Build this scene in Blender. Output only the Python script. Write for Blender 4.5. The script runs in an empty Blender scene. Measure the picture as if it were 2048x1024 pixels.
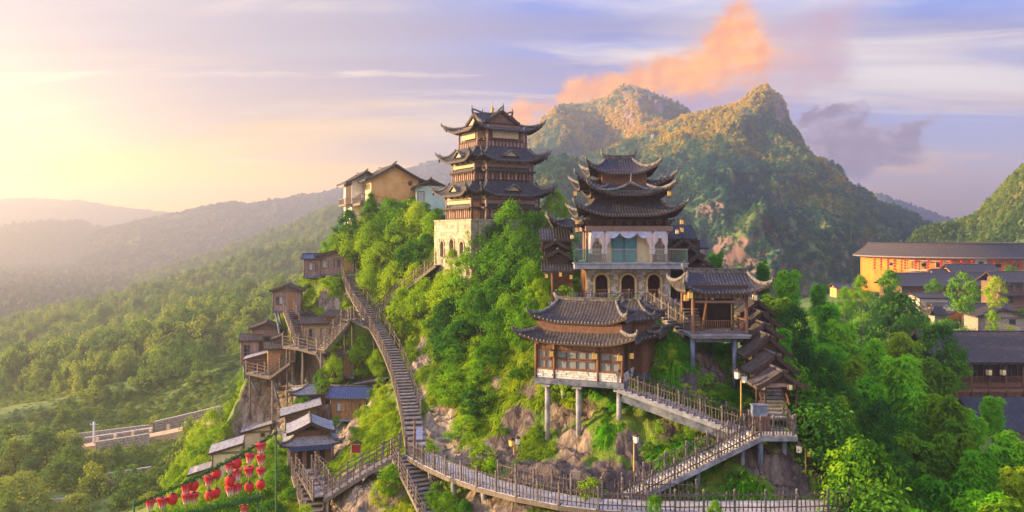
import bpy, math, random
import numpy as np
from mathutils import Vector, Matrix
random.seed(7); RNG = np.random.default_rng(11)
R = math.radians
S = bpy.context.scene
COL = S.collection

# ------------------------------------------------------------------ camera
F, HX, HY = 1600.0, 1024.0, 470.0          # focal length in photo pixels, principal column, horizon row
cam = bpy.data.cameras.new('camera'); camo = bpy.data.objects.new('camera', cam); COL.objects.link(camo)
cam.sensor_width = 36.0; cam.lens = 36.0 * F / 2048.0
cam.shift_y = (HY - 512.0) / 2048.0
cam.clip_start = 0.5; cam.clip_end = 20000
camo.location = (0, 0, 0); camo.rotation_euler = (R(90), 0, 0)
S.camera = camo

# ------------------------------------------------------------------ node helper
class NT:
    def __init__(s, tree): s.t = tree; s.n = tree.nodes; s.l = tree.links; s.n.clear()
    def new(s, typ, **kw):
        n = s.n.new(typ)
        for k, v in kw.items(): setattr(n, k, v)
        return n
    def put(s, sock, v):
        if hasattr(v, 'is_output') or isinstance(v, bpy.types.NodeSocket): s.l.new(v, sock)
        elif v is not None:
            try: sock.default_value = v
            except Exception:
                sock.default_value = (*v, 1.0) if hasattr(v, '__len__') else (v, v, v)
    def m(s, op, a, b=None, c=None, clamp=False):
        n = s.new('ShaderNodeMath', operation=op, use_clamp=clamp)
        for i, v in enumerate((a, b, c)):
            if v is not None: s.put(n.inputs[i], v)
        return n.outputs[0]
    def vm(s, op, a, b=None, out=0):
        n = s.new('ShaderNodeVectorMath', operation=op)
        s.put(n.inputs[0], a)
        if b is not None: s.put(n.inputs[3] if op == 'SCALE' else n.inputs[1], b)
        return n.outputs[1] if op in ('DOT_PRODUCT', 'LENGTH', 'DISTANCE') else n.outputs[0]
    def mix(s, f, a, b, mode='MIX'):
        n = s.new('ShaderNodeMix', data_type='RGBA', blend_type=mode)
        n.clamp_factor = True
        s.put(n.inputs[0], f)
        for i, v in ((6, a), (7, b)):
            if isinstance(v, (tuple, list)): n.inputs[i].default_value = (*v[:3], 1.0)
            else: s.put(n.inputs[i], v)
        return n.outputs[2]
    def mr(s, v, a, b, c=0.0, d=1.0, smooth=True):
        n = s.new('ShaderNodeMapRange', interpolation_type='SMOOTHSTEP' if smooth else 'LINEAR')
        for i, q in enumerate((v, a, b, c, d)): s.put(n.inputs[i], q)
        return n.outputs[0]
    def noise(s, vec, scale, detail=4.0, rough=0.55, dist=0.0, out=0):
        n = s.new('ShaderNodeTexNoise')
        if vec is not None: s.put(n.inputs['Vector'], vec)
        n.inputs['Scale'].default_value = scale; n.inputs['Detail'].default_value = detail
        n.inputs['Roughness'].default_value = rough; n.inputs['Distortion'].default_value = dist
        return n.outputs[out]
    def ramp(s, f, stops):
        n = s.new('ShaderNodeValToRGB'); s.put(n.inputs[0], f)
        e = n.color_ramp.elements
        while len(e) < len(stops): e.new(0.5)
        for q, (p, c) in zip(e, stops):
            q.position = p; q.color = (*c, 1.0) if hasattr(c, '__len__') else (c, c, c, 1.0)
        return n.outputs[0]
    def mapping(s, vec, scale=(1, 1, 1), rot=(0, 0, 0), loc=(0, 0, 0)):
        n = s.new('ShaderNodeMapping'); s.put(n.inputs[0], vec)
        n.inputs['Location'].default_value = loc; n.inputs['Rotation'].default_value = rot; n.inputs['Scale'].default_value = scale
        return n.outputs[0]
    def sep(s, vec):
        n = s.new('ShaderNodeSeparateXYZ'); s.put(n.inputs[0], vec); return n.outputs
    def comb(s, x, y, z):
        n = s.new('ShaderNodeCombineXYZ')
        for i, v in enumerate((x, y, z)): s.put(n.inputs[i], v)
        return n.outputs[0]

# ------------------------------------------------------------------ sky and sun
SUN_AZ, SUN_EL = -87.0, 13.0               # azimuth from straight ahead (minus = left), elevation
sun_dir = Vector((math.sin(R(SUN_AZ)) * math.cos(R(SUN_EL)), math.cos(R(SUN_AZ)) * math.cos(R(SUN_EL)), math.sin(R(SUN_EL))))
sl = bpy.data.lights.new('sun', 'SUN'); so = bpy.data.objects.new('sun', sl); COL.objects.link(so)
sl.energy = 5.0; sl.angle = R(0.6); sl.color = (1.0, 0.69, 0.34)
so.rotation_euler = (-sun_dir).to_track_quat('-Z', 'Y').to_euler()

W = bpy.data.worlds.new('World'); S.world = W; W.use_nodes = True
def build_sky():
    t = NT(W.node_tree)
    out = t.new('ShaderNodeOutputWorld'); bg = t.new('ShaderNodeBackground')
    sky = t.new('ShaderNodeTexSky', sky_type='NISHITA', sun_disc=False)
    sky.sun_elevation = R(SUN_EL); sky.sun_rotation = R(SUN_AZ); sky.air_density = 1.2; sky.dust_density = 1.0; sky.ozone_density = 2.0
    d = t.new('ShaderNodeTexCoord').outputs['Generated']
    d = t.vm('NORMALIZE', d)
    x, y, z = t.sep(d)
    zc = t.m('MAXIMUM', z, 0.0)
    base = t.vm('SCALE', sky.outputs[0], 0.10)
    # 0 on the right of the sky .. 1 towards the sun's side
    azl = t.vm('DOT_PRODUCT', d, Vector((math.sin(R(-62)), math.cos(R(-62)), 0.0)))
    side = t.mr(azl, 0.05, 0.95)
    # clouds spread over a flat ceiling
    den = t.m('ADD', zc, 0.085)
    cp = t.comb(t.m('DIVIDE', x, den), t.m('DIVIDE', y, den), 0.0)
    streak = t.noise(t.mapping(cp, (0.30, 0.95, 1), (0, 0, R(20))), 0.62, 6, 0.60, 0.9)
    veil = t.noise(t.mapping(cp, (0.26, 0.75, 1), (0, 0, R(-16)), (5.1, 1.7, 0)), 0.55, 4, 0.58, 1.0)
    wisps = t.noise(t.mapping(cp, (0.40, 1.4, 1), (0, 0, R(28)), (7.3, 2.2, 0)), 0.9, 6, 0.64, 1.4)
    high = t.mr(zc, 0.02, 0.26)
    clear = t.mix(high, (0.42, 0.42, 0.66), (0.04, 0.17, 0.70))
    clear = t.mix(t.mr(side, 0.25, 0.75), clear, (0.34, 0.32, 0.44))
    clear = t.mix(0.25, clear, base)
    lit = t.mix(t.mr(zc, 0.015, 0.17), (1.0, 0.52, 0.13), (0.70, 0.63, 0.58))
    lit = t.mix(t.mr(side, 0.30, 0.80), lit, t.mix(t.mr(zc, 0.03, 0.28), (0.78, 0.48, 0.12), (0.45, 0.38, 0.40)))
    shade = t.mix(t.mr(zc, 0.01, 0.22), (0.56, 0.38, 0.34), (0.24, 0.22, 0.34))
    cover = t.m('ADD', t.mr(streak, 0.45, 0.62), t.m('MULTIPLY', t.mr(side, 0.30, 0.85), t.mr(zc, 0.22, 0.10, -0.05, 0.40)), clamp=True)
    cover = t.m('MAXIMUM', cover, t.mr(zc, 0.11, 0.02, 0.0, 0.95))
    col = t.mix(cover, clear, lit)
    col = t.mix(t.m('MULTIPLY', t.mr(veil, 0.49, 0.64), t.mr(side, 0.95, 0.45, 0.55, 0.75)), col, shade)
    col = t.mix(t.m('MULTIPLY', t.mr(wisps, 0.52, 0.70), 0.60), col, (0.80, 0.66, 0.52))
    # glow round the low sun
    g0 = Vector((math.sin(R(-35)) * math.cos(R(5)), math.cos(R(-35)) * math.cos(R(5)), math.sin(R(5))))
    gd = t.m('MAXIMUM', t.vm('DOT_PRODUCT', t.vm('NORMALIZE', t.comb(x, y, t.m('MULTIPLY', z, 1.5))), g0), 0.0)
    g1 = t.m('POWER', gd, 8.0); g2 = t.m('POWER', gd, 75.0)
    low = t.mr(zc, 0.12, 0.0)
    col = t.mix(t.m('MULTIPLY', low, t.m('MULTIPLY', g1, 1.6, clamp=True)), col, (3.0, 1.45, 0.0))
    col = t.vm('ADD', col, t.vm('SCALE', (0.50, 0.34, 0.05), t.m('MULTIPLY', g1, 0.20)))
    col = t.vm('ADD', col, t.vm('SCALE', (0.75, 0.48, 0.04), g2))
    # local cloud banks: photo column/row of the centre, radii, tilt
    w = t.vm('SUBTRACT', t.noise(t.mapping(d, (1, 1, 1.5), (0, 0, 0), (1.1, .77, 0)), 9.0, 5, 0.66, out=1), (0.5, 0.5, 0.5))
    puff = t.noise(t.mapping(d, (1, 1, 1.5), (0, 0, 0), (2.2, 0, 0)), 16.0, 6, 0.66)
    puff2 = t.noise(t.mapping(t.vm('ADD', d, (-0.012, 0.0, 0.006)), (1, 1, 1.5), (0, 0, 0), (2.2, 0, 0)), 16.0, 4, 0.62)
    relief = t.mr(t.m('SUBTRACT', puff, puff2), -0.13, 0.13)
    def bank(col, blobs, thr, soft, c_in, c_out, amt=1.0, wa=0.085, c_dk=None):
        dd = t.vm('ADD', d, t.vm('SCALE', w, wa)); acc = None
        for (px, py, rx, ry, tilt) in blobs:
            c = Vector(((px - HX) / F, 1.0, (HY - py) / F)).normalized()
            r = Vector((c.y, -c.x, 0)).normalized(); u = r.cross(c).normalized()
            ca, sa = math.cos(R(tilt)), math.sin(R(tilt)); e1 = r * ca + u * sa; e2 = u * ca - r * sa
            o = t.vm('SUBTRACT', dd, c)
            a = t.m('DIVIDE', t.vm('DOT_PRODUCT', o, e1), rx / F); b = t.m('DIVIDE', t.vm('DOT_PRODUCT', o, e2), ry / F)
            q = t.m('POWER', 2.718, t.m('MULTIPLY', t.m('ADD', t.m('MULTIPLY', a, a), t.m('MULTIPLY', b, b)), -1.0))
            acc = q if acc is None else t.m('MAXIMUM', acc, q)
        acc = t.m('MULTIPLY', acc, t.m('ADD', 0.05, t.m('MULTIPLY', puff, 1.9)))
        f = t.m('MULTIPLY', t.mr(acc, thr, thr + soft), amt)
        cc = t.mix(t.mr(acc, thr + soft * .3, thr + soft * 1.7), c_out, c_in)
        if c_dk is not None: cc = t.mix(t.m('MULTIPLY', relief, 0.8), cc, c_dk)
        return t.mix(f, col, cc)
    col = bank(col, [(1700, 290, 110, 46, -10), (1640, 232, 62, 20, 8), (1790, 268, 76, 22, 20), (1700, 330, 60, 25, 0)], 0.12, 0.60, (0.20, 0.14, 0.20), (0.36, 0.27, 0.33), 0.92, 0.12, (0.13, 0.085, 0.14))
    col = bank(col, [(1420, 200, 180, 60, 14), (1590, 120, 110, 80, 30), (1650, 60, 90, 40, 20)], 0.20, 0.6, (0.44, 0.26, 0.30), (0.46, 0.33, 0.38), 0.75)
    col = bank(col, [(1280, 172, 120, 46, 14), (1385, 140, 105, 60, 22), (1440, 92, 84, 60, 40), (1160, 205, 80, 26, 22), (1060, 240, 65, 22, 35), (1490, 130, 75, 50, 0)],
               0.10, 0.62, (1.10, 0.42, 0.0), (0.85, 0.40, 0.16), 0.97, 0.13, (0.74, 0.25, 0.06))
    col = t.vm('SCALE', col, t.mr(zc, 0.30, 0.62, 1.0, 2.1))         # unseen upper sky brightened to add fill light
    # below the horizon: dim ground colour
    col = t.mix(t.mr(z, 0.0, -0.06), col, (0.20, 0.17, 0.13))
    t.l.new(col, bg.inputs[0]); bg.inputs[1].default_value = 0.44
    t.l.new(bg.outputs[0], out.inputs[0])
build_sky()
W.cycles.sampling_method = 'MANUAL'; W.cycles.sample_map_resolution = 512

S.view_settings.view_transform = 'Standard'; S.view_settings.look = 'None'
S.view_settings.exposure = 1.80; S.view_settings.gamma = 1.0; S.view_settings.use_curve_mapping = False
S.render.engine = 'CYCLES'
cy = S.cycles
cy.use_denoising = True
cy.max_bounces = 5; cy.diffuse_bounces = 3; cy.glossy_bounces = 2; cy.transmission_bounces = 3; cy.volume_bounces = 0; cy.transparent_max_bounces = 6
cy.caustics_reflective = False; cy.caustics_refractive = False; cy.sample_clamp_indirect = 4.0

# ------------------------------------------------------------------ geometry helpers
def P(px, py, d):                            # a point of the place: photo column and row, metres ahead
    return Vector(((px - HX) * d / F, d, (HY - py) * d / F))

def tag(o, label=None, cat=None, group=None, kind=None):
    if label: o['label'] = label
    if cat: o['category'] = cat
    if group: o['group'] = group
    if kind: o['kind'] = kind
    return o

def thing(name, label, cat, loc=(0, 0, 0), rz=0.0, group=None):
    o = bpy.data.objects.new(name, None); COL.objects.link(o)
    o.location = loc; o.rotation_euler = (0, 0, rz); o.empty_display_size = 0.2
    return tag(o, label, cat, group)

def link(name, me, parent=None, loc=None, rot=None, scale=None):
    o = bpy.data.objects.new(name, me); COL.objects.link(o)
    if parent is not None: o.parent = parent
    if loc is not None: o.location = loc
    if rot is not None: o.rotation_euler = rot
    if scale is not None: o.scale = scale
    return o

class MB:
    """collects shapes that become ONE mesh"""
    def __init__(s): s.v = []; s.f = []; s.sm = []
    def add(s, vs, fs, smooth=False):
        k = len(s.v); s.v.extend([tuple(q) for q in vs]); s.f.extend([tuple(i + k for i in f) for f in fs]); s.sm.extend([smooth] * len(fs)); return s
    def box(s, c, size, rz=0.0, M=None):
        hx, hy, hz = size[0] / 2, size[1] / 2, size[2] / 2
        vs = [Vector((x, y, z)) for x in (-hx, hx) for y in (-hy, hy) for z in (-hz, hz)]
        if M is not None: vs = [M @ q for q in vs]
        elif rz:
            ca, sa = math.cos(rz), math.sin(rz)
            vs = [Vector((q.x * ca - q.y * sa, q.x * sa + q.y * ca, q.z)) for q in vs]
        c = Vector(c); vs = [q + c for q in vs]
        return s.add(vs, [(0, 1, 3, 2), (4, 6, 7, 5), (0, 4, 5, 1), (2, 3, 7, 6), (0, 2, 6, 4), (1, 5, 7, 3)])
    def b(s, x0, x1, y0, y1, z0, z1): return s.box(((x0 + x1) / 2, (y0 + y1) / 2, (z0 + z1) / 2), (x1 - x0, y1 - y0, z1 - z0))
    def beam(s, p, q, w, h=None):
        p, q = Vector(p), Vector(q); h = h or w; d = q - p; L = d.length
        if L < 1e-6: return s
        d /= L
        up = Vector((0, 0, 1)) if abs(d.z) < 0.97 else Vector((0, 1, 0))
        sx = d.cross(up).normalized(); u = sx.cross(d)
        M = Matrix((sx, d, u)).transposed()
        return s.box((p + q) / 2, (w, L, h), M=M)
    def tube(s, pts, rad, n=6, cap=True, smooth=True, flat=1.0):
        pts = [Vector(p) for p in pts]; m = len(pts)
        rad = rad if hasattr(rad, '__len__') else [rad] * m
        vs, fs = [], []
        for i, p in enumerate(pts):
            d = (pts[min(i + 1, m - 1)] - pts[max(i - 1, 0)]).normalized()
            up = Vector((0, 0, 1)) if abs(d.z) < 0.95 else Vector((1, 0, 0))
            a = d.cross(up).normalized(); b_ = a.cross(d)
            for k in range(n):
                th = 2 * math.pi * k / n
                vs.append(p + a * (rad[i] * flat * math.cos(th)) + b_ * (rad[i] * math.sin(th)))
        for i in range(m - 1):
            for k in range(n):
                k2 = (k + 1) % n
                fs.append((i * n + k, i * n + k2, (i + 1) * n + k2, (i + 1) * n + k))
        if cap: fs.append(tuple(range(n))[::-1]); fs.append(tuple((m - 1) * n + k for k in range(n)))
        return s.add(vs, fs, smooth)
    def lathe(s, prof, n=10, c=(0, 0, 0), smooth=True):
        vs, fs = [], []; c = Vector(c); m = len(prof)
        for (r, z) in prof:
            for k in range(n):
                th = 2 * math.pi * k / n; vs.append(c + Vector((r * math.cos(th), r * math.sin(th), z)))
        for i in range(m - 1):
            for k in range(n):
                k2 = (k + 1) % n; fs.append((i * n + k, i * n + k2, (i + 1) * n + k2, (i + 1) * n + k))
        fs.append(tuple(range(n))[::-1]); fs.append(tuple((m - 1) * n + k for k in range(n)))
        return s.add(vs, fs, smooth)
    def prism(s, poly, y0, y1):              # outline in x,z pushed along y
        n = len(poly)
        vs = [(x, y0, z) for x, z in poly] + [(x, y1, z) for x, z in poly]
        fs = [tuple(range(n)), tuple(range(2 * n - 1, n - 1, -1))] + [(i, i + n, (i + 1) % n + n, (i + 1) % n) for i in range(n)]
        return s.add(vs, fs)
    def grid(s, V, smooth=True, flip=False):  # V[i][j] points
        m, n = len(V), len(V[0]); vs = [q for row in V for q in row]; fs = []
        for i in range(m - 1):
            for j in range(n - 1):
                f = (i * n + j, i * n + j + 1, (i + 1) * n + j + 1, (i + 1) * n + j); fs.append(f[::-1] if flip else f)
        return s.add(vs, fs, smooth)
    def mesh(s, name, mat):
        me = bpy.data.meshes.new(name); me.from_pydata(s.v, [], s.f)
        me.polygons.foreach_set('use_smooth', s.sm)
        if mat is not None: me.materials.append(mat)
        me.update(); return me
    def build(s, name, mat, parent=None, **kw): return link(name, s.mesh(name, mat), parent, **kw)

def np_mesh(name, V, Fq, mat, smooth=True):
    me = bpy.data.meshes.new(name); V = np.asarray(V, dtype=np.float32); Fq = np.asarray(Fq, dtype=np.int32)
    k = Fq.shape[1]
    me.vertices.add(len(V)); me.vertices.foreach_set('co', V.ravel())
    me.loops.add(Fq.size); me.loops.foreach_set('vertex_index', Fq.ravel())
    me.polygons.add(len(Fq)); me.polygons.foreach_set('loop_start', np.arange(0, Fq.size, k, dtype=np.int32))
    me.polygons.foreach_set('loop_total', np.full(len(Fq), k, dtype=np.int32))
    me.polygons.foreach_set('use_smooth', np.full(len(Fq), smooth, dtype=bool))
    if mat is not None: me.materials.append(mat)
    me.update(calc_edges=True); me.validate(); return me

def grid_faces(m, n):
    i = np.arange((m - 1) * (n - 1)); r, c = i // (n - 1), i % (n - 1)
    a = r * n + c
    return np.stack([a, a + 1, a + n + 1, a + n], 1)

# value noise
_perm = RNG.permutation(4096).astype(np.int64); _val = RNG.random(4096)
def vnoise(x, y, z=None, seed=0):
    x = np.asarray(x, float); y = np.asarray(y, float); z = np.zeros_like(x) + seed * 7.13 if z is None else np.asarray(z, float) + seed * 7.13
    xi, yi, zi = np.floor(x).astype(np.int64), np.floor(y).astype(np.int64), np.floor(z).astype(np.int64)
    fx, fy, fz = x - xi, y - yi, z - zi
    fx, fy, fz = [q * q * q * (q * (q * 6 - 15) + 10) for q in (fx, fy, fz)]
    def h(a, b, c): return _val[_perm[(_perm[(_perm[a & 4095] + b) & 4095] + c) & 4095]]
    r = 0
    for dx, wx in ((0, 1 - fx), (1, fx)):
        for dy, wy in ((0, 1 - fy), (1, fy)):
            for dz, wz in ((0, 1 - fz), (1, fz)):
                r = r + wx * wy * wz * h(xi + dx, yi + dy, zi + dz)
    return r * 2 - 1
def fbm(x, y, z=None, oct=4, seed=0, ridged=False):
    r, a, f = 0, 1.0, 1.0
    for o in range(oct):
        n = vnoise(x * f, y * f, None if z is None else z * f, seed + o * 3)
        r = r + a * ((0.6 - np.abs(n)) * 1.3 if ridged else n); a *= 0.5; f *= 2.03
    return r

# scatter: real instances of prototypes on points (only for what nobody could count)
def scatter(name, pts, rot, scl, protos, kind='stuff', idx=None):
    n = len(pts)
    me = bpy.data.meshes.new(name); me.vertices.add(n); me.vertices.foreach_set('co', np.asarray(pts, np.float32).ravel())
    def attr(nm, typ, dat, key):
        a = me.attributes.new(nm, typ, 'POINT'); a.data.foreach_set(key, np.asarray(dat).ravel())
    scl = np.asarray(scl, np.float32); scl = np.repeat(scl[:, None], 3, 1) if scl.ndim == 1 else scl
    attr('rot', 'FLOAT_VECTOR', np.asarray(rot, np.float32), 'vector'); attr('scl', 'FLOAT_VECTOR', scl, 'vector')
    attr('pick', 'INT', np.asarray(idx if idx is not None else RNG.integers(0, len(protos), n), np.int32), 'value')
    o = link(name, me); o['kind'] = kind
    c = bpy.data.collections.new(name + '_kinds')
    for i, p in enumerate(protos):
        q = bpy.data.objects.new('%02d_%s' % (i, name), p); c.objects.link(q)
    ng = bpy.data.node_groups.new(name, 'GeometryNodeTree')
    ng.interface.new_socket('Geometry', in_out='INPUT', socket_type='NodeSocketGeometry')
    ng.interface.new_socket('Geometry', in_out='OUTPUT', socket_type='NodeSocketGeometry')
    N = ng.nodes; L = ng.links
    gi, go = N.new('NodeGroupInput'), N.new('NodeGroupOutput')
    ip = N.new('GeometryNodeInstanceOnPoints'); ci = N.new('GeometryNodeCollectionInfo')
    ci.inputs[0].default_value = c; ci.inputs[1].default_value = True; ci.inputs[2].default_value = True
    def na(nm, typ):
        a = N.new('GeometryNodeInputNamedAttribute'); a.data_type = typ; a.inputs[0].default_value = nm
        return [q for q in a.outputs if q.enabled][0]
    L.new(gi.outputs[0], ip.inputs['Points']); L.new(ci.outputs[0], ip.inputs['Instance'])
    ip.inputs['Pick Instance'].default_value = True
    L.new(na('pick', 'INT'), ip.inputs['Instance Index']); L.new(na('scl', 'FLOAT_VECTOR'), ip.inputs['Scale'])
    er = N.new('FunctionNodeEulerToRotation'); L.new(na('rot', 'FLOAT_VECTOR'), er.inputs[0]); L.new(er.outputs[0], ip.inputs['Rotation'])
    L.new(ip.outputs[0], go.inputs[0])
    md = o.modifiers.new('scatter', 'NODES'); md.node_group = ng
    return o
# ------------------------------------------------------------------ materials
MATS = {}
def mat(name, c1, c2=None, scale=3.0, rough=0.75, bump=0.0, stretch=(1, 1, 1), vary=0.0, detail=5, contrast=(0.35, 0.65), c3=None, metallic=0.0, bscale=None, coord='World'):
    m = bpy.data.materials.new(name); m.use_nodes = True; t = NT(m.node_tree)
    out = t.new('ShaderNodeOutputMaterial'); p = t.new('ShaderNodeBsdfPrincipled')
    tc = t.new('ShaderNodeTexCoord').outputs['Object'] if coord == 'Object' else t.new('ShaderNodeNewGeometry').outputs['Position']
    oi = t.new('ShaderNodeObjectInfo').outputs['Random']
    v = t.mapping(tc, stretch)
    v = t.vm('ADD', v, t.vm('SCALE', (37.0, 17.0, 23.0), oi))
    col = c1
    if c2 is not None:
        n1 = t.noise(v, scale, detail, 0.6)
        col = t.mix(t.mr(n1, *contrast), c1, c2)
        if c3 is not None:
            col = t.mix(t.mr(t.noise(tc, scale * 0.37, 4, 0.6), 0.52, 0.70), col, c3)
    if vary:
        col = t.mix(1.0, col, t.comb(*[t.mr(oi, 0, 1, 1 - vary, 1 + vary, False)] * 3), 'MULTIPLY')
    if isinstance(col, tuple): p.inputs['Base Color'].default_value = (*col, 1)
    else: t.l.new(col, p.inputs['Base Color'])
    p.inputs['Roughness'].default_value = rough; p.inputs['Metallic'].default_value = metallic
    p.inputs['Specular IOR Level'].default_value = 0.3
    if bump:
        b = t.new('ShaderNodeBump'); b.inputs['Strength'].default_value = bump; b.inputs['Distance'].default_value = 0.05
        t.l.new(t.noise(v, bscale or scale * 2.5, 6, 0.6), b.inputs['Height']); t.l.new(b.outputs[0], p.inputs['Normal'])
    t.l.new(p.outputs[0], out.inputs[0]); MATS[name] = m; return m

def leaf_mat(name, a, b, c, trans=0.36, pos_scale=0.25, hue_spread=0.6, tlift=(1.4, 1.35, 0.5), contrast=1.3, alt=None):
    m = bpy.data.materials.new(name); m.use_nodes = True; t = NT(m.node_tree)
    out = t.new('ShaderNodeOutputMaterial')
    oi = t.new('ShaderNodeObjectInfo').outputs['Random']; pos = t.new('ShaderNodeNewGeometry').outputs['Position']
    n = t.noise(pos, pos_scale, 3, 0.6); n2 = t.noise(pos, pos_scale * 9, 2, 0.6)
    k = t.m('ADD', t.m('MULTIPLY', oi, hue_spread), t.m('MULTIPLY', t.m('SUBTRACT', n, 0.5), contrast))
    k = t.m('ADD', k, t.m('MULTIPLY', t.m('SUBTRACT', n2, 0.5), 0.7))
    k = t.m('ADD', k, (1 - hue_spread) / 2)
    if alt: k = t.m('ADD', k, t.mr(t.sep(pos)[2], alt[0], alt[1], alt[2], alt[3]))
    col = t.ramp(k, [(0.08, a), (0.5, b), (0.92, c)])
    d = t.new('ShaderNodeBsdfDiffuse'); tr = t.new('ShaderNodeBsdfTranslucent'); mx = t.new('ShaderNodeMixShader')
    t.l.new(col, d.inputs[0]); t.l.new(t.mix(1.0, col, tlift, 'MULTIPLY'), tr.inputs[0])
    mx.inputs[0].default_value = trans
    t.l.new(d.outputs[0], mx.inputs[1]); t.l.new(tr.outputs[0], mx.inputs[2]); t.l.new(mx.outputs[0], out.inputs[0])
    MATS[name] = m; return m

leaf_mat('leaf_green', (0.045, 0.15, 0.012), (0.15, 0.34, 0.014), (0.32, 0.50, 0.02))
leaf_mat('leaf_deep', (0.028, 0.11, 0.018), (0.06, 0.19, 0.020), (0.13, 0.29, 0.020))
leaf_mat('leaf_lime', (0.14, 0.28, 0.012), (0.30, 0.46, 0.014), (0.48, 0.55, 0.022))
leaf_mat('leaf_bamboo', (0.06, 0.24, 0.012), (0.17, 0.47, 0.016), (0.32, 0.62, 0.02), trans=0.4)
leaf_mat('leaf_olive', (0.10, 0.24, 0.014), (0.22, 0.38, 0.016), (0.36, 0.46, 0.02))
leaf_mat('grass_blade', (0.13, 0.25, 0.010), (0.28, 0.42, 0.012), (0.50, 0.48, 0.025), pos_scale=0.18, hue_spread=0.35)  # yellower green: light of the sunlit side put into the grass colour
leaf_mat('grass_wet', (0.04, 0.19, 0.008), (0.09, 0.34, 0.010), (0.18, 0.42, 0.012), pos_scale=0.2, hue_spread=0.4)  # deeper green: shade of the right side put into the grass colour
leaf_mat('leaf_far', (0.028, 0.125, 0.12), (0.10, 0.21, 0.085), (0.66, 0.47, 0.03), trans=0.25, pos_scale=0.016, hue_spread=0.4, contrast=2.4, alt=(0.0, 105.0, -0.28, 0.30))  # golden crest light and teal lower haze put into the colour by height
leaf_mat('leaf_dist', (0.035, 0.075, 0.06), (0.08, 0.12, 0.075), (0.20, 0.18, 0.08), trans=0.25, pos_scale=0.006, hue_spread=0.4)  # dull bluish tint puts distance haze into the leaf colour
leaf_mat('leaf_valley', (0.055, 0.14, 0.035), (0.15, 0.25, 0.04), (0.38, 0.42, 0.06), trans=0.4, pos_scale=0.03, hue_spread=0.55)  # pale, dull greens: valley haze put into the leaf colour
mat('bark', (0.10, 0.07, 0.05), (0.19, 0.14, 0.10), 6, 0.9, 0.4, (1, 1, 0.25))

def crag_material():
    m = bpy.data.materials.new('crag'); m.use_nodes = True; t = NT(m.node_tree)
    out = t.new('ShaderNodeOutputMaterial'); p = t.new('ShaderNodeBsdfPrincipled')
    pos = t.new('ShaderNodeNewGeometry').outputs['Position']; x, y, z = t.sep(pos)
    rock = t.new('ShaderNodeAttribute', attribute_name='rock').outputs['Fac']
    tone = t.new('ShaderNodeAttribute', attribute_name='tone').outputs['Fac']
    sv = t.mapping(pos, (1.0, 0.55, 0.22), (0, R(18), 0))
    streak = t.noise(sv, 1.5, 9, 0.66, 0.5); streak2 = t.noise(t.mapping(pos, (1, .6, .13), (0, R(10), 0)), 3.6, 8, 0.65, 0.3)
    blot = t.noise(pos, 0.35, 6, 0.62, 0.6)
    k = t.m('ADD', t.m('MULTIPLY', streak, 0.55), t.m('MULTIPLY', streak2, 0.45))
    dark = t.ramp(k, [(0.28, (0.016, 0.012, 0.014)), (0.45, (0.058, 0.042, 0.040)), (0.58, (0.115, 0.085, 0.075)), (0.72, (0.24, 0.20, 0.18))])
    tan = t.ramp(k, [(0.28, (0.04, 0.028, 0.022)), (0.43, (0.17, 0.12, 0.085)), (0.54, (0.42, 0.32, 0.21)), (0.70, (0.66, 0.56, 0.42))])
    rc = t.mix(t.m('ADD', tone, t.m('MULTIPLY', t.m('SUBTRACT', blot, 0.5), 0.7), clamp=True), dark, tan)
    rc = t.mix(t.m('MULTIPLY', t.mr(t.noise(pos, 1.1, 7, 0.6), 0.56, 0.68), 0.35), rc, (0.42, 0.39, 0.36))       # pale lichen
    crack = t.new('ShaderNodeTexVoronoi', feature='DISTANCE_TO_EDGE'); crack.inputs['Scale'].default_value = 0.42
    t.l.new(t.vm('ADD', t.mapping(pos, (1, .8, .6), (0, R(25), 0)), t.vm('SCALE', t.noise(pos, .9, 5, .6, out=1), 1.1)), crack.inputs['Vector'])
    rc = t.mix(t.m('MULTIPLY', t.mr(crack.outputs['Distance'], 0.03, 0.0), t.mr(blot, .40, .55)), rc, (0.05, 0.036, 0.03))
    g = t.noise(pos, 2.6, 6, 0.65)
    gc = t.ramp(t.m('ADD', t.m('MULTIPLY', g, .6), t.m('MULTIPLY', t.noise(pos, .22, 3), .4)), [(0.32, (0.04, 0.08, 0.010)), (0.5, (0.11, 0.19, 0.014)), (0.66, (0.24, 0.28, 0.03))])
    f = t.mr(t.m('ADD', rock, t.m('MULTIPLY', t.m('SUBTRACT', t.noise(pos, 1.4, 6, 0.7), 0.5), 0.55)), 0.42, 0.58)
    t.l.new(t.mix(f, gc, rc), p.inputs['Base Color']); p.inputs['Roughness'].default_value = 0.85; p.inputs['Specular IOR Level'].default_value = 0.25
    b = t.new('ShaderNodeBump'); b.inputs['Strength'].default_value = 1.0; b.inputs['Distance'].default_value = 0.45
    hgt = t.m('ADD', t.m('MULTIPLY', k, 1.0), t.m('MULTIPLY', t.mr(crack.outputs['Distance'], 0.0, 0.03), 0.12))
    t.l.new(hgt, b.inputs['Height']); t.l.new(b.outputs[0], p.inputs['Normal'])
    t.l.new(p.outputs[0], out.inputs[0]); return m
M_CRAG = crag_material()

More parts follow.
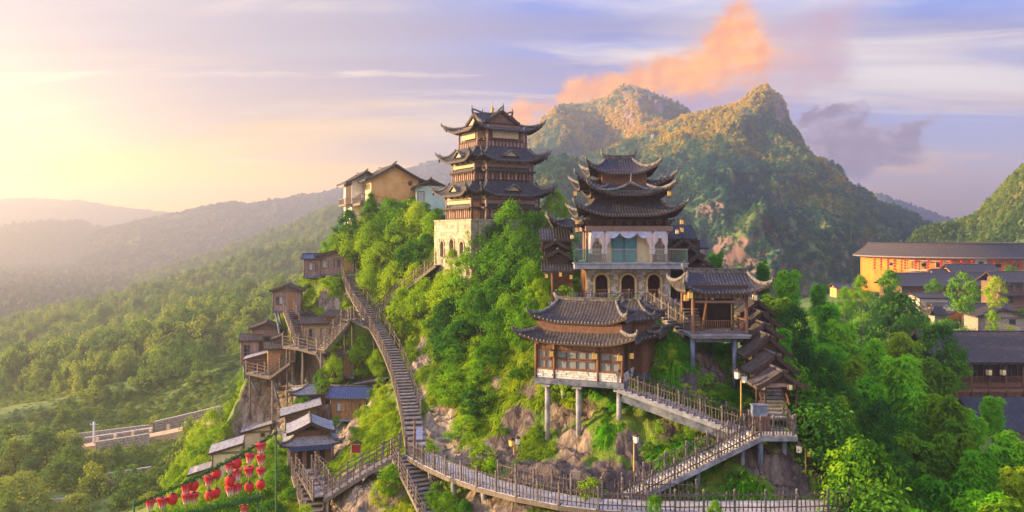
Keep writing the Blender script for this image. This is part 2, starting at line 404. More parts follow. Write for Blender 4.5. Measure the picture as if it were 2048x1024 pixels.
def ground_material(name, cols, rockc, s1=0.06, s2=0.5, rock_lo=0.40, rock_hi=0.25):
    m = bpy.data.materials.new(name); m.use_nodes = True; t = NT(m.node_tree)
    out = t.new('ShaderNodeOutputMaterial'); p = t.new('ShaderNodeBsdfPrincipled')
    g = t.new('ShaderNodeNewGeometry'); pos = g.outputs['Position']; nz = t.sep(g.outputs['True Normal'])[2]
    k = t.m('ADD', t.m('MULTIPLY', t.noise(pos, s1, 5, 0.6), .6), t.m('MULTIPLY', t.noise(pos, s2, 5, 0.7), .4))
    gc = t.ramp(k, [(0.36, cols[0]), (0.5, cols[1]), (0.64, cols[2])])
    rk = t.ramp(t.noise(t.mapping(pos, (1, 1, 0.22)), s2 * 1.6, 7, .68), [(0.38, rockc[0]), (0.62, rockc[1])])
    f = t.mr(t.m('ADD', nz, t.m('MULTIPLY', t.m('SUBTRACT', t.noise(pos, s1 * 1.5, 5, .6), .5), .5)), rock_lo, rock_hi)
    at = t.new('ShaderNodeAttribute', attribute_name='rock').outputs['Fac']
    f = t.m('MAXIMUM', f, t.mr(t.m('ADD', at, t.m('MULTIPLY', t.m('SUBTRACT', t.noise(pos, s2 * .4, 5, .6), .5), .5)), .35, .55))
    t.l.new(t.mix(f, gc, rk), p.inputs['Base Color']); p.inputs['Roughness'].default_value = 0.9; p.inputs['Specular IOR Level'].default_value = 0.2
    t.l.new(p.outputs[0], out.inputs[0]); return m
M_VALLEY = ground_material('valley_ground', ((0.045, 0.075, 0.014), (0.10, 0.17, 0.025), (0.22, 0.24, 0.05)), ((0.22, 0.12, 0.07), (0.40, 0.27, 0.17)), 0.045, 0.5, 0.52, 0.34)
M_HILL = ground_material('hill_ground', ((0.03, 0.07, 0.035), (0.07, 0.12, 0.04), (0.22, 0.20, 0.05)), ((0.12, 0.075, 0.075), (0.30, 0.19, 0.16)), 0.012, 0.08)

# ------------------------------------------------------------------ walks and stairs (deck lines, used by terrain and by the builders)
def D(px, py, z): return P(px, py, z * F / (HY - py))
ZW = -15.6
WALK = [D(1720, 1006, ZW), D(1640, 1011, ZW), D(1520, 1013, ZW), D(1400, 1013, ZW), D(1290, 1012, ZW), D(1200, 1008, ZW), D(1130, 1000, ZW), D(1050, 985, ZW), D(975, 966, ZW), D(915, 945, ZW), D(870, 925, ZW), D(836, 906, ZW)]
DIAG = [P(1252, 994, 47.9), P(1510, 866, 49.2)]
LANDING = [P(1510, 866, 49.2), P(1590, 866, 49.2)]
UPPER = [P(1492, 862, 50.6), P(1243, 772, 54.0)]
LONG = [P(836, 906, 57.3), P(829, 870, 60.7), P(822, 830, 64.4), P(812, 790, 68), P(800, 748, 72.3), P(783, 706, 77), P(765, 672, 81.2), P(745, 640, 85.2), P(722, 606, 89.5), P(706, 575, 93.2), P(698, 550, 96)]
BRANCH = [P(752, 628, 86.4), P(790, 592, 86.5), P(835, 562, 86), P(880, 528, 84)]
MIDP = [P(748, 655, 83.8), P(705, 636, 84.6), P(690, 642, 84)]
MIDS = [P(690, 645, 84), P(642, 700, 82)]
LOWP = [P(574, 690, 86), P(606, 694, 85), P(642, 704, 83.6), P(656, 738, 83.4), P(670, 772, 83)]
HUTST = [P(578, 622, 91), P(604, 692, 85.5)]
BOT = [P(806, 908, 57), P(822, 938, 55.4), P(840, 972, 53.8), P(858, 1008, 52.4), P(876, 1044, 51)]
LEFT = [P(800, 902, 57.3), P(765, 922, 57.2), P(722, 946, 57.1), P(695, 962, 57), P(648, 992, 56.6)]
LEFT2 = [P(648, 992, 56.6), P(628, 960, 59.5), P(612, 938, 61.5)]
LLST = [P(604, 945, 61), P(618, 990, 58.4), P(634, 1036, 55.6)]
LEDGE = [P(500, 742, 88), P(545, 752, 86.5), P(585, 722, 86)]
PATHS = [(WALK, 1.3), (DIAG, 1.3), (LANDING, 2.0), (UPPER, 1.2), (LONG, 1.3), (BRANCH, 1.0), (MIDP, 1.0), (MIDS, 1.2), (LOWP, 1.0), (HUTST, 1.0), (BOT, 1.1), (LEFT, 1.2), (LEFT2, 1.0), (LLST, 1.1), (LEDGE, .8)]
PADS = []      # (centre x, y, z, radius): building platforms that the ground must stay under
for (px, py, d, r) in ((1150, 772, 55, 3.0), (1190, 775, 55.5, 3.0), (1105, 768, 56.5, 2.4), (1440, 668, 58, 3.2), (1490, 668, 60, 2.5), (1255, 600, 66, 4.0), (1190, 600, 68, 3.0), (1320, 600, 68, 3.5), (1250, 598, 71, 5), (1110, 600, 67, 2.2), (1340, 640, 62, 2.5),
                       (1550, 850, 51, 2), (1545, 800, 54, 2), (1530, 740, 57.5, 2), (1516, 700, 61, 2),
                       (660, 548, 97, 2.6), (628, 552, 96, 2.2), (572, 640, 92, 2), (520, 705, 92, 2.4), (515, 745, 89, 2.2), (550, 735, 87, 2), (690, 838, 79, 2.4), (735, 790, 82, 2.0), (620, 800, 82, 2.0), (600, 850, 77, 2), (615, 925, 66, 2.6), (440, 950, 77, 2.5), (500, 905, 84, 2.2), (650, 690, 86, 2.0), (640, 660, 88, 2.0), (690, 745, 84, 1.5)):
    q = P(px, py, d); PADS.append((q.x, q.y, q.z, r))

CP = []
def cp(*a):
    for (px, py, d) in a: q = P(px, py, d); CP.append((q.x, q.y, q.z))
for path, w in PATHS:
    for q in path: CP.append((q.x, q.y, q.z - 0.9))
cp((700, 440, 101), (760, 425, 104), (840, 415, 105), (660, 480, 99), (640, 520, 97), (600, 580, 95), (560, 640, 92), (535, 700, 90), (500, 760, 88.5), (480, 815, 86), (455, 860, 82), (425, 905, 80),
   (930, 525, 83), (870, 515, 86), (1040, 520, 80), (1000, 470, 86), (1090, 480, 82), (800, 500, 96), (760, 520, 96), (820, 600, 88), (900, 580, 83), (1000, 560, 78), (1060, 580, 72), (950, 650, 76), (1020, 660, 69), (880, 690, 77), (860, 740, 74), (1010, 730, 65), (900, 800, 66), (860, 840, 64.5), (960, 840, 61), (900, 890, 60), (960, 910, 57), (1040, 830, 58.5), (1050, 780, 61),
   (1098, 850, 56.3), (1148, 862, 55.6), (1222, 842, 54.6), (1150, 800, 58.5), (1150, 900, 53.8), (1220, 920, 52), (1040, 920, 55), (1010, 965, 52), (1110, 970, 50.2), (1200, 980, 48.8), (1300, 940, 49.6), (1320, 880, 52), (1400, 920, 50), (1280, 840, 54), (1380, 850, 52.5), (1450, 900, 50.4), (1430, 960, 48.6), (1520, 950, 48.6), (1580, 945, 49), (1640, 950, 49.5), (1620, 900, 52), (1600, 850, 55),
   (1310, 690, 58.5), (1370, 690, 58.6), (1350, 740, 57), (1420, 720, 58.4), (1440, 780, 56.5), (1320, 650, 61), (1470, 780, 56.5), (1250, 680, 60), (1180, 690, 61),
   (1250, 606, 67), (1150, 606, 67), (1360, 606, 67.5), (1250, 600, 74), (1100, 606, 66.5), (1400, 640, 66),
   (600, 700, 89), (560, 770, 86.5), (600, 820, 82.5), (660, 860, 78.5), (700, 880, 74), (640, 880, 75), (740, 840, 75), (760, 780, 76.5), (720, 720, 82), (740, 700, 81.5), (660, 750, 84), (680, 600, 92), (640, 620, 92), (730, 880, 68), (680, 930, 63), (740, 930, 60.5), (650, 980, 58), (720, 990, 56.5), (780, 960, 56), (770, 1020, 54), (560, 900, 76), (520, 900, 82), (560, 980, 68), (540, 1030, 63), (480, 940, 76), (420, 980, 73))
CP += [(-38, 92, -34), (-37, 78, -32), (-42, 112, -34), (-35, 64, -31), (-32, 52, -29), (-24, 48, -25), (-14, 45, -21.5), (0, 41, -18.8), (12, 41, -18.8), (-20, 128, -9), (-32, 122, -24), (0, 122, -14), (10, 104, -16), (20, 88, -20), (18, 72, -13),
       (21, 62, -17), (22, 54, -18), (20, 42, -20), (27, 46, -27), (28, 70, -24), (30, 98, -24), (40, 60, -28), (45, 110, -22), (62, 140, -19), (85, 200, -15), (40, 42, -30), (60, 80, -26), (110, 150, -18), (140, 230, -12), (50, 230, -22), (0, 230, -30), (20, 150, -24), (0, 20, -30), (50, 300, -34), (150, 300, -32), (250, 300, -32), (60, 400, -46), (200, 450, -46), (0, 500, -52), (300, 400, -42), (300, 150, -24), (220, 220, -24), (120, 260, -26), (300, 0, -30), (-40, 20, -38), (40, 20, -33), (0, 0, -32), (80, 20, -32), (130, 80, -26), (-60, 70, -44)]
# left valley and the slope behind it
cp((300, 880, 150), (200, 900, 150), (390, 862, 150), (250, 960, 125), (330, 945, 122), (100, 900, 150), (60, 830, 175), (200, 830, 175), (350, 815, 172), (450, 790, 165), (20, 1000, 115), (150, 1010, 118), (440, 720, 185), (380, 740, 208.125), (480, 650, 277.5), (400, 640, 370), (300, 690, 323.75), (200, 740, 277.5), (100, 740, 323.75), (0, 740, 323.75),
   (560, 520, 578.125), (480, 545, 670.625), (400, 580, 716.875), (300, 625, 763.125), (220, 660, 670.625), (120, 660, 647.5), (40, 650, 670.625), (600, 462, 855.625), (680, 425, 948.125), (500, 495, 925), (400, 528, 1017.5), (300, 568, 1110), (200, 608, 1179.38), (560, 600, 323.75), (620, 500, 578.125), (700, 420, 855.625), (780, 400, 948.125), (900, 420, 855.625), (1020, 470, 716.875))
for (px, py, d) in ((680, 520, 1410.62), (400, 620, 1549.38), (160, 660, 1549.38), (0, 690, 1271.88), (900, 520, 1318.12), (-200, 700, 716.875), (-200, 800, 254.375), (-150, 950, 130)): cp((px, py, d))
for (px, py, d) in ((120, 905, 150), (250, 884, 150), (340, 868, 150.5), (450, 842, 154), (150, 872, 158), (240, 862, 158), (330, 852, 158), (440, 826, 162), (200, 905, 146), (300, 886, 146), (400, 868, 147)):
    q = P(px, py, d); CP.append((q.x, q.y, q.z - .3))
CPA = np.array(CP)
def _k(r): return np.sqrt(r * r + 4.0)
def _rbf_fit(pts, lam=0.6):
    xy = pts[:, :2]; n = len(pts)
    K = _k(np.linalg.norm(xy[:, None] - xy[None], axis=2)); K -= lam * np.eye(n) * -1.0 if False else 0
    Q = np.concatenate([np.ones((n, 1)), xy / 100.0], 1)
    A = np.zeros((n + 3, n + 3)); A[:n, :n] = -K + np.eye(n) * lam; A[:n, n:] = Q; A[n:, :n] = Q.T
    return np.linalg.solve(A, np.concatenate([pts[:, 2], np.zeros(3)]))
RB = _rbf_fit(CPA)
CARVE = []
for path, w in PATHS:
    for a, b in zip(path[:-1], path[1:]): CARVE.append((np.array(a), np.array(b), w))
def gz0(x, y):
    x = np.atleast_1d(np.asarray(x, float)).ravel(); y = np.atleast_1d(np.asarray(y, float)).ravel()
    out = np.empty(len(x)); n = len(CPA)
    for i in range(0, len(x), 20000):
        q = np.stack([x[i:i + 20000], y[i:i + 20000]], 1)
        K = -_k(np.linalg.norm(q[:, None] - CPA[None, :, :2], axis=2))
        out[i:i + 20000] = K @ RB[:n] + RB[n] + q @ RB[n + 1:] / 100.0
    return out
def carve(x, y, z, drop=0.45):
    for a, b, w in CARVE:
        m = (np.abs(x - (a[0] + b[0]) / 2) < abs(a[0] - b[0]) / 2 + 6) & (np.abs(y - (a[1] + b[1]) / 2) < abs(a[1] - b[1]) / 2 + 6)
        if not m.any(): continue
        dx, dy = b[0] - a[0], b[1] - a[1]; L2 = dx * dx + dy * dy + 1e-9
        t = np.clip(((x[m] - a[0]) * dx + (y[m] - a[1]) * dy) / L2, 0, 1)
        dist = np.hypot(x[m] - a[0] - t * dx, y[m] - a[1] - t * dy)
        z[m] = np.minimum(z[m], a[2] + t * (b[2] - a[2]) - drop + np.maximum(0, dist - w) * 1.6)
    for (px, py, pz, r) in PADS:
        dist = np.hypot(x - px, y - py); m = dist < r + 5
        z[m] = np.minimum(z[m], pz - 0.4 + np.maximum(0, dist[m] - r) * 1.5)
    return z
def rough(x, y, z, amp):
    q = fbm(x * 0.35, y * 0.35, z * 0.12, 5, 3) * 0.55 + fbm(x * 1.5, y * 0.9, z * 0.35, 3, 9, True) * 0.22
    return z + q * amp
def gz(x, y):                                  # ground height of one point
    X, Y = np.array([x], float), np.array([y], float)
    return float(carve(X, Y, gz0(X, Y))[0])

# rock faces: photo column, row, radius in pixels, depth, tone (0 dark brown, 1 tan)
ROCKS = [(545, 795, 96, 87, .85), (505, 855, 66, 85, .85), (575, 840, 50, 82, .7), (590, 770, 45, 86, .7), (575, 720, 30, 87, .6), (705, 865, 48, 75, .85), (680, 900, 44, 70, .85), (735, 800, 26, 77, .8), (665, 920, 36, 66, .8), (720, 985, 75, 57, .75), (660, 995, 40, 58, .8), (775, 990, 40, 55, .7), (690, 575, 20, 93, .7), (640, 590, 28, 93, .7), (665, 610, 20, 92, .8), (700, 470, 14, 100, .6), (730, 500, 16, 98, .6),
         (846, 735, 32, 75, 1.1), (860, 790, 36, 70, 1.1), (880, 845, 46, 64, 1.1), (905, 890, 50, 60, 1.1), (930, 925, 40, 57, .9), (840, 690, 24, 79, .9), (818, 655, 26, 84, .9), (990, 760, 22, 63, .6),
         (1055, 775, 30, 60, .25), (1035, 850, 46, 58, .1), (1000, 905, 54, 56, .15), (1060, 955, 55, 52, .15), (1130, 955, 60, 51, .1), (1150, 890, 46, 54, .75), (1120, 830, 36, 57, .6), (1175, 830, 36, 57, .5), (1215, 960, 50, 50, .05), (1290, 950, 36, 50, .05), (1260, 890, 34, 52, .3), (1330, 860, 30, 52, .1),
         (1370, 775, 40, 56.5, .1), (1405, 705, 32, 58.5, .3), (1430, 745, 34, 57.5, .2), (1510, 920, 40, 49.5, .15), (1570, 950, 55, 49, .15), (1640, 940, 35, 49.5, .2), (1330, 700, 18, 59, .1), (940, 1000, 60, 50, .6), (1020, 1010, 60, 49, .5), (470, 880, 26, 82, .8), (620, 690, 45, 87, .5), (640, 830, 40, 80, .7)]
def crag_masks(x, y, z):
    r = np.zeros(len(x)); tn = np.zeros(len(x)); tw = np.full(len(x), 1e-6)
    for (px, py, rp, d, to) in ROCKS:
        c = P(px, py, d); R_ = rp * d / F * 0.9
        dd = ((x - c.x) / R_) ** 2 + ((y - c.y) / (R_ * 1.5)) ** 2 + ((z - c.z) / R_) ** 2
        w = np.exp(-dd * 0.75); r = np.maximum(r, w); tn += w * to; tw += w
    return r, tn / tw

def ground_mesh(name, x0, x1, y0, y1, step, material, amp, fine):
    xs = np.arange(x0, x1 + step / 2, step); ys = np.arange(y0, y1 + step / 2, step)
    X, Y = np.meshgrid(xs, ys); x, y = X.ravel(), Y.ravel()
    z = gz0(x, y)
    if fine:
        z = rough(x, y, z, amp); z = carve(x, y, z)
        r0, _ = crag_masks(x, y, z); s_ = np.clip((r0 - .35) / .3, 0, 1)
        q = z + .25 * x; st = np.floor(q / .9) * .9 + .9 * np.clip((q / .9 - np.floor(q / .9)) * 2.2 - .9, 0, 1)      # ledges in the rock
        z = z + s_ * (np.clip(st - q, -.45, .2) * .7 + fbm(x * 1.1, y * 1.1, z * .5, 4, 31, True) * .28)
        edge = np.minimum(np.minimum(x - x0, x1 - x), np.minimum(y - y0, y1 - y))
        z = z - np.clip(1 - edge / 2.0, 0, 1) * 1.5
    else:
        z = z + fbm(x * .06, y * .06, None, 4, 5) * amp
        inside = (x > CRX0 + 3) & (x < CRX1 - 3) & (y > CRY0 + 3) & (y < CRY1 - 3)
        z = np.where(inside, np.minimum(z, carve(x, y, z.copy())) - 3.0, z)
    me = np_mesh(name, np.stack([x, y, z], 1), grid_faces(len(ys), len(xs)), material)
    if fine:
        r, tn = crag_masks(x, y, z)
        for nm, dat in (('rock', r), ('tone', tn)):
            a = me.attributes.new(nm, 'FLOAT', 'POINT'); a.data.foreach_set('value', dat.astype(np.float32))
    o = link(name, me); o['kind'] = 'structure'
    return o, x, y, z
CRX0, CRX1, CRY0, CRY1 = -44.0, 26.0, 43.0, 114.0
crag, cx_, cy_, cz_ = ground_mesh('crag', CRX0, CRX1, CRY0, CRY1, 0.25, M_CRAG, 1.0, True)
valley, vx_, vy_, vz_ = ground_mesh('ground', -1150, 330, -40, 1500, 6.5, M_VALLEY, 1.6, False)
tag(crag, 'steep rocky crag streaked brown and tan under the village', None)

# far ground sheet reaching the horizon
far = MB(); far.grid([[(x, y, -62 - (0.0 if abs(x) < 9000 else 0)) for x in (-3100, -1800, -900, 900, 1800, 3100)] for y in (-500, 0, 700, 1500, 2300, 3100)], flip=False)
tag(far.build('ground', M_HILL), None, None, None, 'structure')

# ------------------------------------------------------------------ hills lofted from base line to crest to back
def resample(pl, n):
    pl = np.array(pl, float); d = np.concatenate([[0], np.cumsum(np.linalg.norm(np.diff(pl[:, :2], axis=0), axis=1))])
    t = np.linspace(0, d[-1], n); return np.stack([np.interp(t, d, pl[:, k]) for k in range(3)], 1)
HILLS = {}
def hill(name, rows, n, m, amp, scale, material, seed, tip=0.12, ridged=True, bare=(), ds=0.62, fade=None):
    rows = [[(px, py, d * ds) for px, py, d in r] for r in rows]; amp *= ds; scale *= ds
    A = np.array([[tuple(P(*q)) for q in resample(r, n)] for r in rows])        # rows near to far
    k = len(rows); t = np.linspace(0, k - 1, m); G = np.zeros((m, n, 3))
    for i, tt in enumerate(t):
        a = min(int(tt), k - 2); f = tt - a
        p0, p1, p2, p3 = A[max(a - 1, 0)], A[a], A[a + 1], A[min(a + 2, k - 1)]
        G[i] = 0.5 * (2 * p1 + (p2 - p0) * f + (2 * p0 - 5 * p1 + 4 * p2 - p3) * f * f + (3 * p1 - p0 - 3 * p2 + p3) * f ** 3)
    v = G.reshape(-1, 3); crest = (k - 2)
    w = np.repeat(np.clip(np.abs(t - crest) / 0.8, tip, 1.0), n)
    if fade: w = w * np.clip((fade - HX - F * v[:, 0] / v[:, 1]) / 260 + .2, .2, 1)
    h = fbm(v[:, 0] / scale, v[:, 1] / scale, v[:, 2] / scale, 5, seed, ridged) - (.38 if ridged else 0)
    v[:, 2] += h * amp * w; v[:, 1] -= fbm(v[:, 0] / scale * 1.3, v[:, 2] / scale, None, 4, seed + 5) * amp * 1.2 * w
    px, py = HX + F * v[:, 0] / v[:, 1], HY - F * v[:, 2] / v[:, 1]; rk = np.zeros(len(v))
    for (bx, by, rx, ry, pr) in bare: rk = np.maximum(rk, pr * np.exp(-.7 * (((px - bx) / rx) ** 2 + ((py - by) / ry) ** 2)))
    if len(bare):
        w_ = np.clip((rk - .3) / .3, 0, 1); v[:, 1] -= w_ * fbm(v[:, 0] / 9, v[:, 2] / 22, None, 5, seed + 9, True) * 5; v[:, 2] += w_ * fbm(v[:, 0] / 8, v[:, 1] / 8, v[:, 2] / 8, 4, seed + 11, True) * 2
    me = np_mesh(name, v, grid_faces(m, n), material)
    a = me.attributes.new('rock', 'FLOAT', 'POINT'); a.data.foreach_set('value', rk.astype(np.float32))
    o = link(name, me); o['kind'] = 'structure'; HILLS[o.name] = (v.reshape(m, n, 3), crest / (k - 1))
    return o, v.reshape(m, n, 3)

back_row = lambda r, dd, dy: [(px, py + dy, d + dd) for px, py, d in r]
BARE_F = [(1562, 208, 15, 44, .8), (1300, 272, 20, 10, .5), (1440, 450, 80, 14, .35)]
BARE_B = [(1280, 195, 36, 20, .75), (1322, 212, 20, 20, .8), (1258, 230, 16, 28, .6)]
# back peak with the bare rock tip
r = [(960, 384, 1250), (1040, 302, 1250), (1090, 250, 1250), (1130, 217, 1250), (1180, 209, 1250), (1215, 202, 1250), (1240, 180, 1245), (1262, 173, 1240), (1300, 190, 1235), (1330, 207, 1230), (1360, 215, 1225), (1385, 240, 1220), (1440, 274, 1210), (1520, 332, 1200)]
_, MT_B = hill('mountain', [[(900, 560, 700), (1520, 600, 700)], [(930, 470, 900), (1100, 420, 900), (1300, 420, 880), (1520, 470, 880)], [(945, 400, 1080), (1100, 300, 1100), (1180, 290, 1120), (1270, 265, 1090), (1380, 310, 1080), (1520, 400, 1050)], r, back_row(r, 300, 120)], 240, 150, 40, 120, M_HILL, 21, bare=BARE_B)
# front peak and its long spur
r = [(1070, 357, 820), (1130, 337, 830), (1200, 315, 840), (1300, 274, 850), (1360, 250, 855), (1400, 234, 860), (1440, 224, 870), (1480, 218, 880), (1497, 202, 885), (1518, 184, 888), (1535, 181, 890), (1548, 194, 888), (1562, 217, 882), (1575, 248, 875), (1592, 278, 868), (1612, 316, 860), (1650, 350, 850), (1700, 385, 840), (1750, 415, 830), (1800, 440, 820), (1850, 462, 810), (1930, 495, 800)]
_, MT_F = hill('mountain', [[(1000, 800, 350), (1400, 800, 350), (1960, 760, 390)], [(1020, 500, 520), (1300, 480, 500), (1500, 520, 430), (1700, 520, 440), (1960, 540, 520)], [(1050, 430, 660), (1300, 380, 640), (1480, 330, 650), (1580, 360, 640), (1750, 450, 640), (1950, 510, 650)], r, back_row(r, 220, 140)], 320, 200, 30, 85, M_HILL, 33, bare=BARE_F, fade=1880)
# rounded hill between the tower and the hall
r = [(980, 420, 560), (1040, 360, 560), (1080, 325, 560), (1125, 312, 560), (1170, 330, 560), (1230, 372, 560), (1300, 430, 560)]
_, HL_R = hill('hill', [[(960, 740, 350), (1320, 740, 350)], [(970, 500, 470), (1130, 440, 470), (1310, 500, 470)], r, back_row(r, 120, 90)], 70, 50, 7, 45, M_HILL, 41)
# right hillside
r = [(1840, 470, 300), (1880, 462, 295), (1920, 450, 290), (1960, 430, 285), (1985, 400, 280), (2005, 375, 275), (2030, 350, 268), (2060, 325, 262), (2140, 280, 255), (2300, 240, 250)]
_, HL_E = hill('hill', [[(1800, 520, 240), (2340, 520, 215)], [(1820, 495, 265), (1960, 470, 258), (2060, 420, 240), (2320, 380, 225)], r, back_row(r, 90, 60)], 110, 60, 4, 28, M_HILL, 47, ds=1.0)
# blue hill between mountain and right hillside
r = [(1760, 400, 1900), (1800, 415, 1900), (1840, 428, 1900), (1880, 445, 1900), (1930, 465, 1900), (2000, 480, 1900)]
_, HL_B = hill('hill', [[(1700, 520, 1500), (2050, 530, 1500)], [(1730, 460, 1700), (2030, 500, 1700)], r, back_row(r, 300, 60)], 70, 30, 8, 90, M_HILL, 53, ds=.7)
# hills of the left distance, far to near
r = [(-300, 410, 4200), (-100, 402, 4200), (60, 398, 4200), (160, 402, 4200), (230, 415, 4200), (310, 424, 4200), (380, 428, 4200), (520, 440, 4200)]
_, HL_1 = hill('hill', [[(-320, 500, 3300), (540, 500, 3300)], [(-310, 450, 3800), (530, 465, 3800)], r, back_row(r, 500, 40)], 110, 30, 26, 260, M_HILL, 61, 0.2, False, ds=.64)
r = [(200, 470, 2500), (320, 432, 2500), (380, 420, 2500), (440, 406, 2500), (470, 404, 2500), (500, 412, 2500), (550, 405, 2500), (590, 396, 2500), (640, 390, 2500), (700, 378, 2500), (800, 345, 2500), (870, 325, 2500), (960, 330, 2500), (1080, 380, 2500)]
_, HL_2 = hill('hill', [[(150, 540, 1800), (1100, 540, 1800)], [(180, 490, 2150), (600, 440, 2150), (1090, 440, 2150)], r, back_row(r, 400, 60)], 170, 50, 26, 200, M_HILL, 67, 0.2, False, ds=.64)
r = [(150, 500, 1300), (260, 470, 1300), (340, 455, 1300), (420, 440, 1300), (520, 428, 1300), (620, 415, 1300), (700, 410, 1300), (800, 430, 1300)]
_, HL_3 = hill('hill', [[(120, 600, 900), (820, 560, 900)], [(140, 540, 1100), (500, 470, 1100), (810, 480, 1100)], r, back_row(r, 250, 60)], 130, 50, 16, 110, M_HILL, 71, 0.15, False, ds=1.5)
r = [(-200, 500, 880), (-60, 480, 880), (20, 462, 880), (100, 455, 880), (150, 454, 880), (200, 466, 880), (250, 480, 880), (300, 505, 880), (360, 540, 880), (430, 580, 880)]
_, HL_4 = hill('hill', [[(-240, 640, 620), (470, 640, 620)], [(-220, 560, 750), (120, 530, 750), (450, 610, 750)], r, back_row(r, 180, 70)], 130, 60, 11, 80, M_HILL, 77, 0.15, False, ds=2.0)
r = [(160, 560, 640), (230, 520, 640), (290, 492, 640), (340, 480, 640), (380, 474, 640), (420, 482, 640), (470, 498, 640), (540, 520, 640), (640, 540, 640)]
_, HL_5 = hill('hill', [[(120, 640, 480), (680, 600, 480)], [(140, 600, 560), (370, 530, 560), (660, 565, 560)], r, back_row(r, 130, 60)], 100, 50, 8, 60, M_HILL, 83, 0.15, False, ds=2.15)

# ------------------------------------------------------------------ haze
hz = MB(); hz.b(-3200, 3200, -600, 3150, -64, 166)
m = bpy.data.materials.new('haze_air'); m.use_nodes = True; t = NT(m.node_tree)
o_ = t.new('ShaderNodeOutputMaterial'); v_ = t.new('ShaderNodeVolumePrincipled')
v_.inputs['Color'].default_value = (0.89, 0.90, 0.97, 1); v_.inputs['Density'].default_value = 0.00074; v_.inputs['Anisotropy'].default_value = 0.60
t.l.new(v_.outputs[0], o_.inputs['Volume'])
hzo = hz.build('haze', m); hzo['kind'] = 'stuff'
# ------------------------------------------------------------------ foliage prototypes (meshes only)
def _unit(v): return v / (np.linalg.norm(v, axis=-1, keepdims=True) + 1e-9)
def leaf_quads(pos, nrm, axis, ln, wd):
    """one bent diamond leaf (two triangles folded on the midrib -> a quad) per row"""
    axis = _unit(axis - nrm * np.sum(axis * nrm, 1, keepdims=True)); side = np.cross(nrm, axis)
    ln = ln[:, None]; wd = wd[:, None]
    V = np.stack([pos - axis * ln * .5, pos + side * wd * .5 + nrm * wd * .12, pos + axis * ln * .5 - nrm * ln * .1, pos - side * wd * .5 + nrm * wd * .12], 1)
    return V.reshape(-1, 3)
def quads_mesh(name, V, material, extra=None):
    Fq = np.arange(len(V)).reshape(-1, 4)
    return np_mesh(name, V, Fq, material, smooth=False)

def crown_mesh(name, material, seed, clumps=50, per=70, prof=None, leaf=(0.075, 0.045), clump_r=0.26, droop=0.3, upb=0.35):
    """crown of radius about 1, from z=0 to z=2 before scaling; prof(t)=radius at height t"""
    g = np.random.default_rng(seed); prof = prof or (lambda t: np.sqrt(np.clip(1 - (2 * t - 0.9) ** 2, 0.02, 1)))
    t = g.random(clumps) ** 0.85; a = g.random(clumps) * 2 * np.pi
    rr = prof(t) * np.sqrt(0.25 + 0.75 * g.random(clumps)) * (0.8 + 0.35 * g.random(clumps))
    C = np.stack([rr * np.cos(a), rr * np.sin(a), t * 2], 1)
    cr = clump_r * (0.65 + 0.7 * g.random(clumps))
    k = np.repeat(np.arange(clumps), per); n = len(k)
    o = _unit(g.normal(size=(n, 3))) * (g.random(n) ** 0.55 * (1 + .5 * (g.random(n) < .22)))[:, None]; o[:, 2] *= 0.75
    pos = C[k] + o * cr[k][:, None]
    nr = _unit(o * 0.7 + _unit(pos - np.array([0, 0, 0.7])) * 0.55 + g.normal(size=(n, 3)) * 0.35 + np.array([0, 0, upb]))
    ax = _unit(o * np.array([1, 1, 0.3]) + g.normal(size=(n, 3)) * 0.6 - np.array([0, 0, droop]))
    V = leaf_quads(pos, nr, ax, leaf[0] * (0.7 + 0.7 * g.random(n)), leaf[1] * (0.7 + 0.7 * g.random(n)))
    return quads_mesh(name, V, material)

def bamboo_mesh(name, material, seed, culms=7, nodes=15, spread=0.42):
    """a feathery clump 2 high: leaning culms with flat drooping sprays in tiers"""
    g = np.random.default_rng(seed); Ps, Ns, As, L, Wd = [], [], [], [], []
    for c in range(culms):
        a = g.random() * 2 * np.pi; lean = spread * (0.25 + 0.9 * g.random()); h = 2.0 * (0.72 + 0.28 * g.random()) if c else 2.0
        dx = np.array([np.cos(a), np.sin(a), 0])
        for i in range(nodes):
            s = 0.22 + 0.78 * (i + g.random() * .5) / nodes
            base = dx * lean * s ** 2.2 + np.array([0, 0, h * (s - 0.10 * s ** 5)])
            rad = 0.50 * (1 - 0.60 * s) * (0.7 + 0.5 * g.random())
            for b in range(5):
                th = g.random() * 2 * np.pi; bd = np.array([np.cos(th), np.sin(th), 0.15 - 0.25 * g.random()])
                side = np.array([-np.sin(th), np.cos(th), 0])
                m = 13; u = (np.arange(m) + g.random(m)) / m
                p = base + bd * (rad * u)[:, None] + np.array([0, 0, -1]) * (rad * 0.55 * u ** 2)[:, None] + side * (g.normal(size=m) * rad * .22)[:, None] + g.normal(size=(m, 3)) * .012
                Ps.append(p); Ns.append(_unit(np.array([0, 0, 1.0]) + bd * 0.35 + g.normal(size=(m, 3)) * .28)); As.append(bd + side * g.normal(size=m)[:, None] * .55 + np.array([0, 0, -.35]))
                L.append(0.13 * (0.7 + .6 * g.random(m))); Wd.append(0.044 * (0.8 + .5 * g.random(m)))
    V = leaf_quads(np.concatenate(Ps), np.concatenate(Ns), np.concatenate(As), np.concatenate(L), np.concatenate(Wd))
    return quads_mesh(name, V, material)

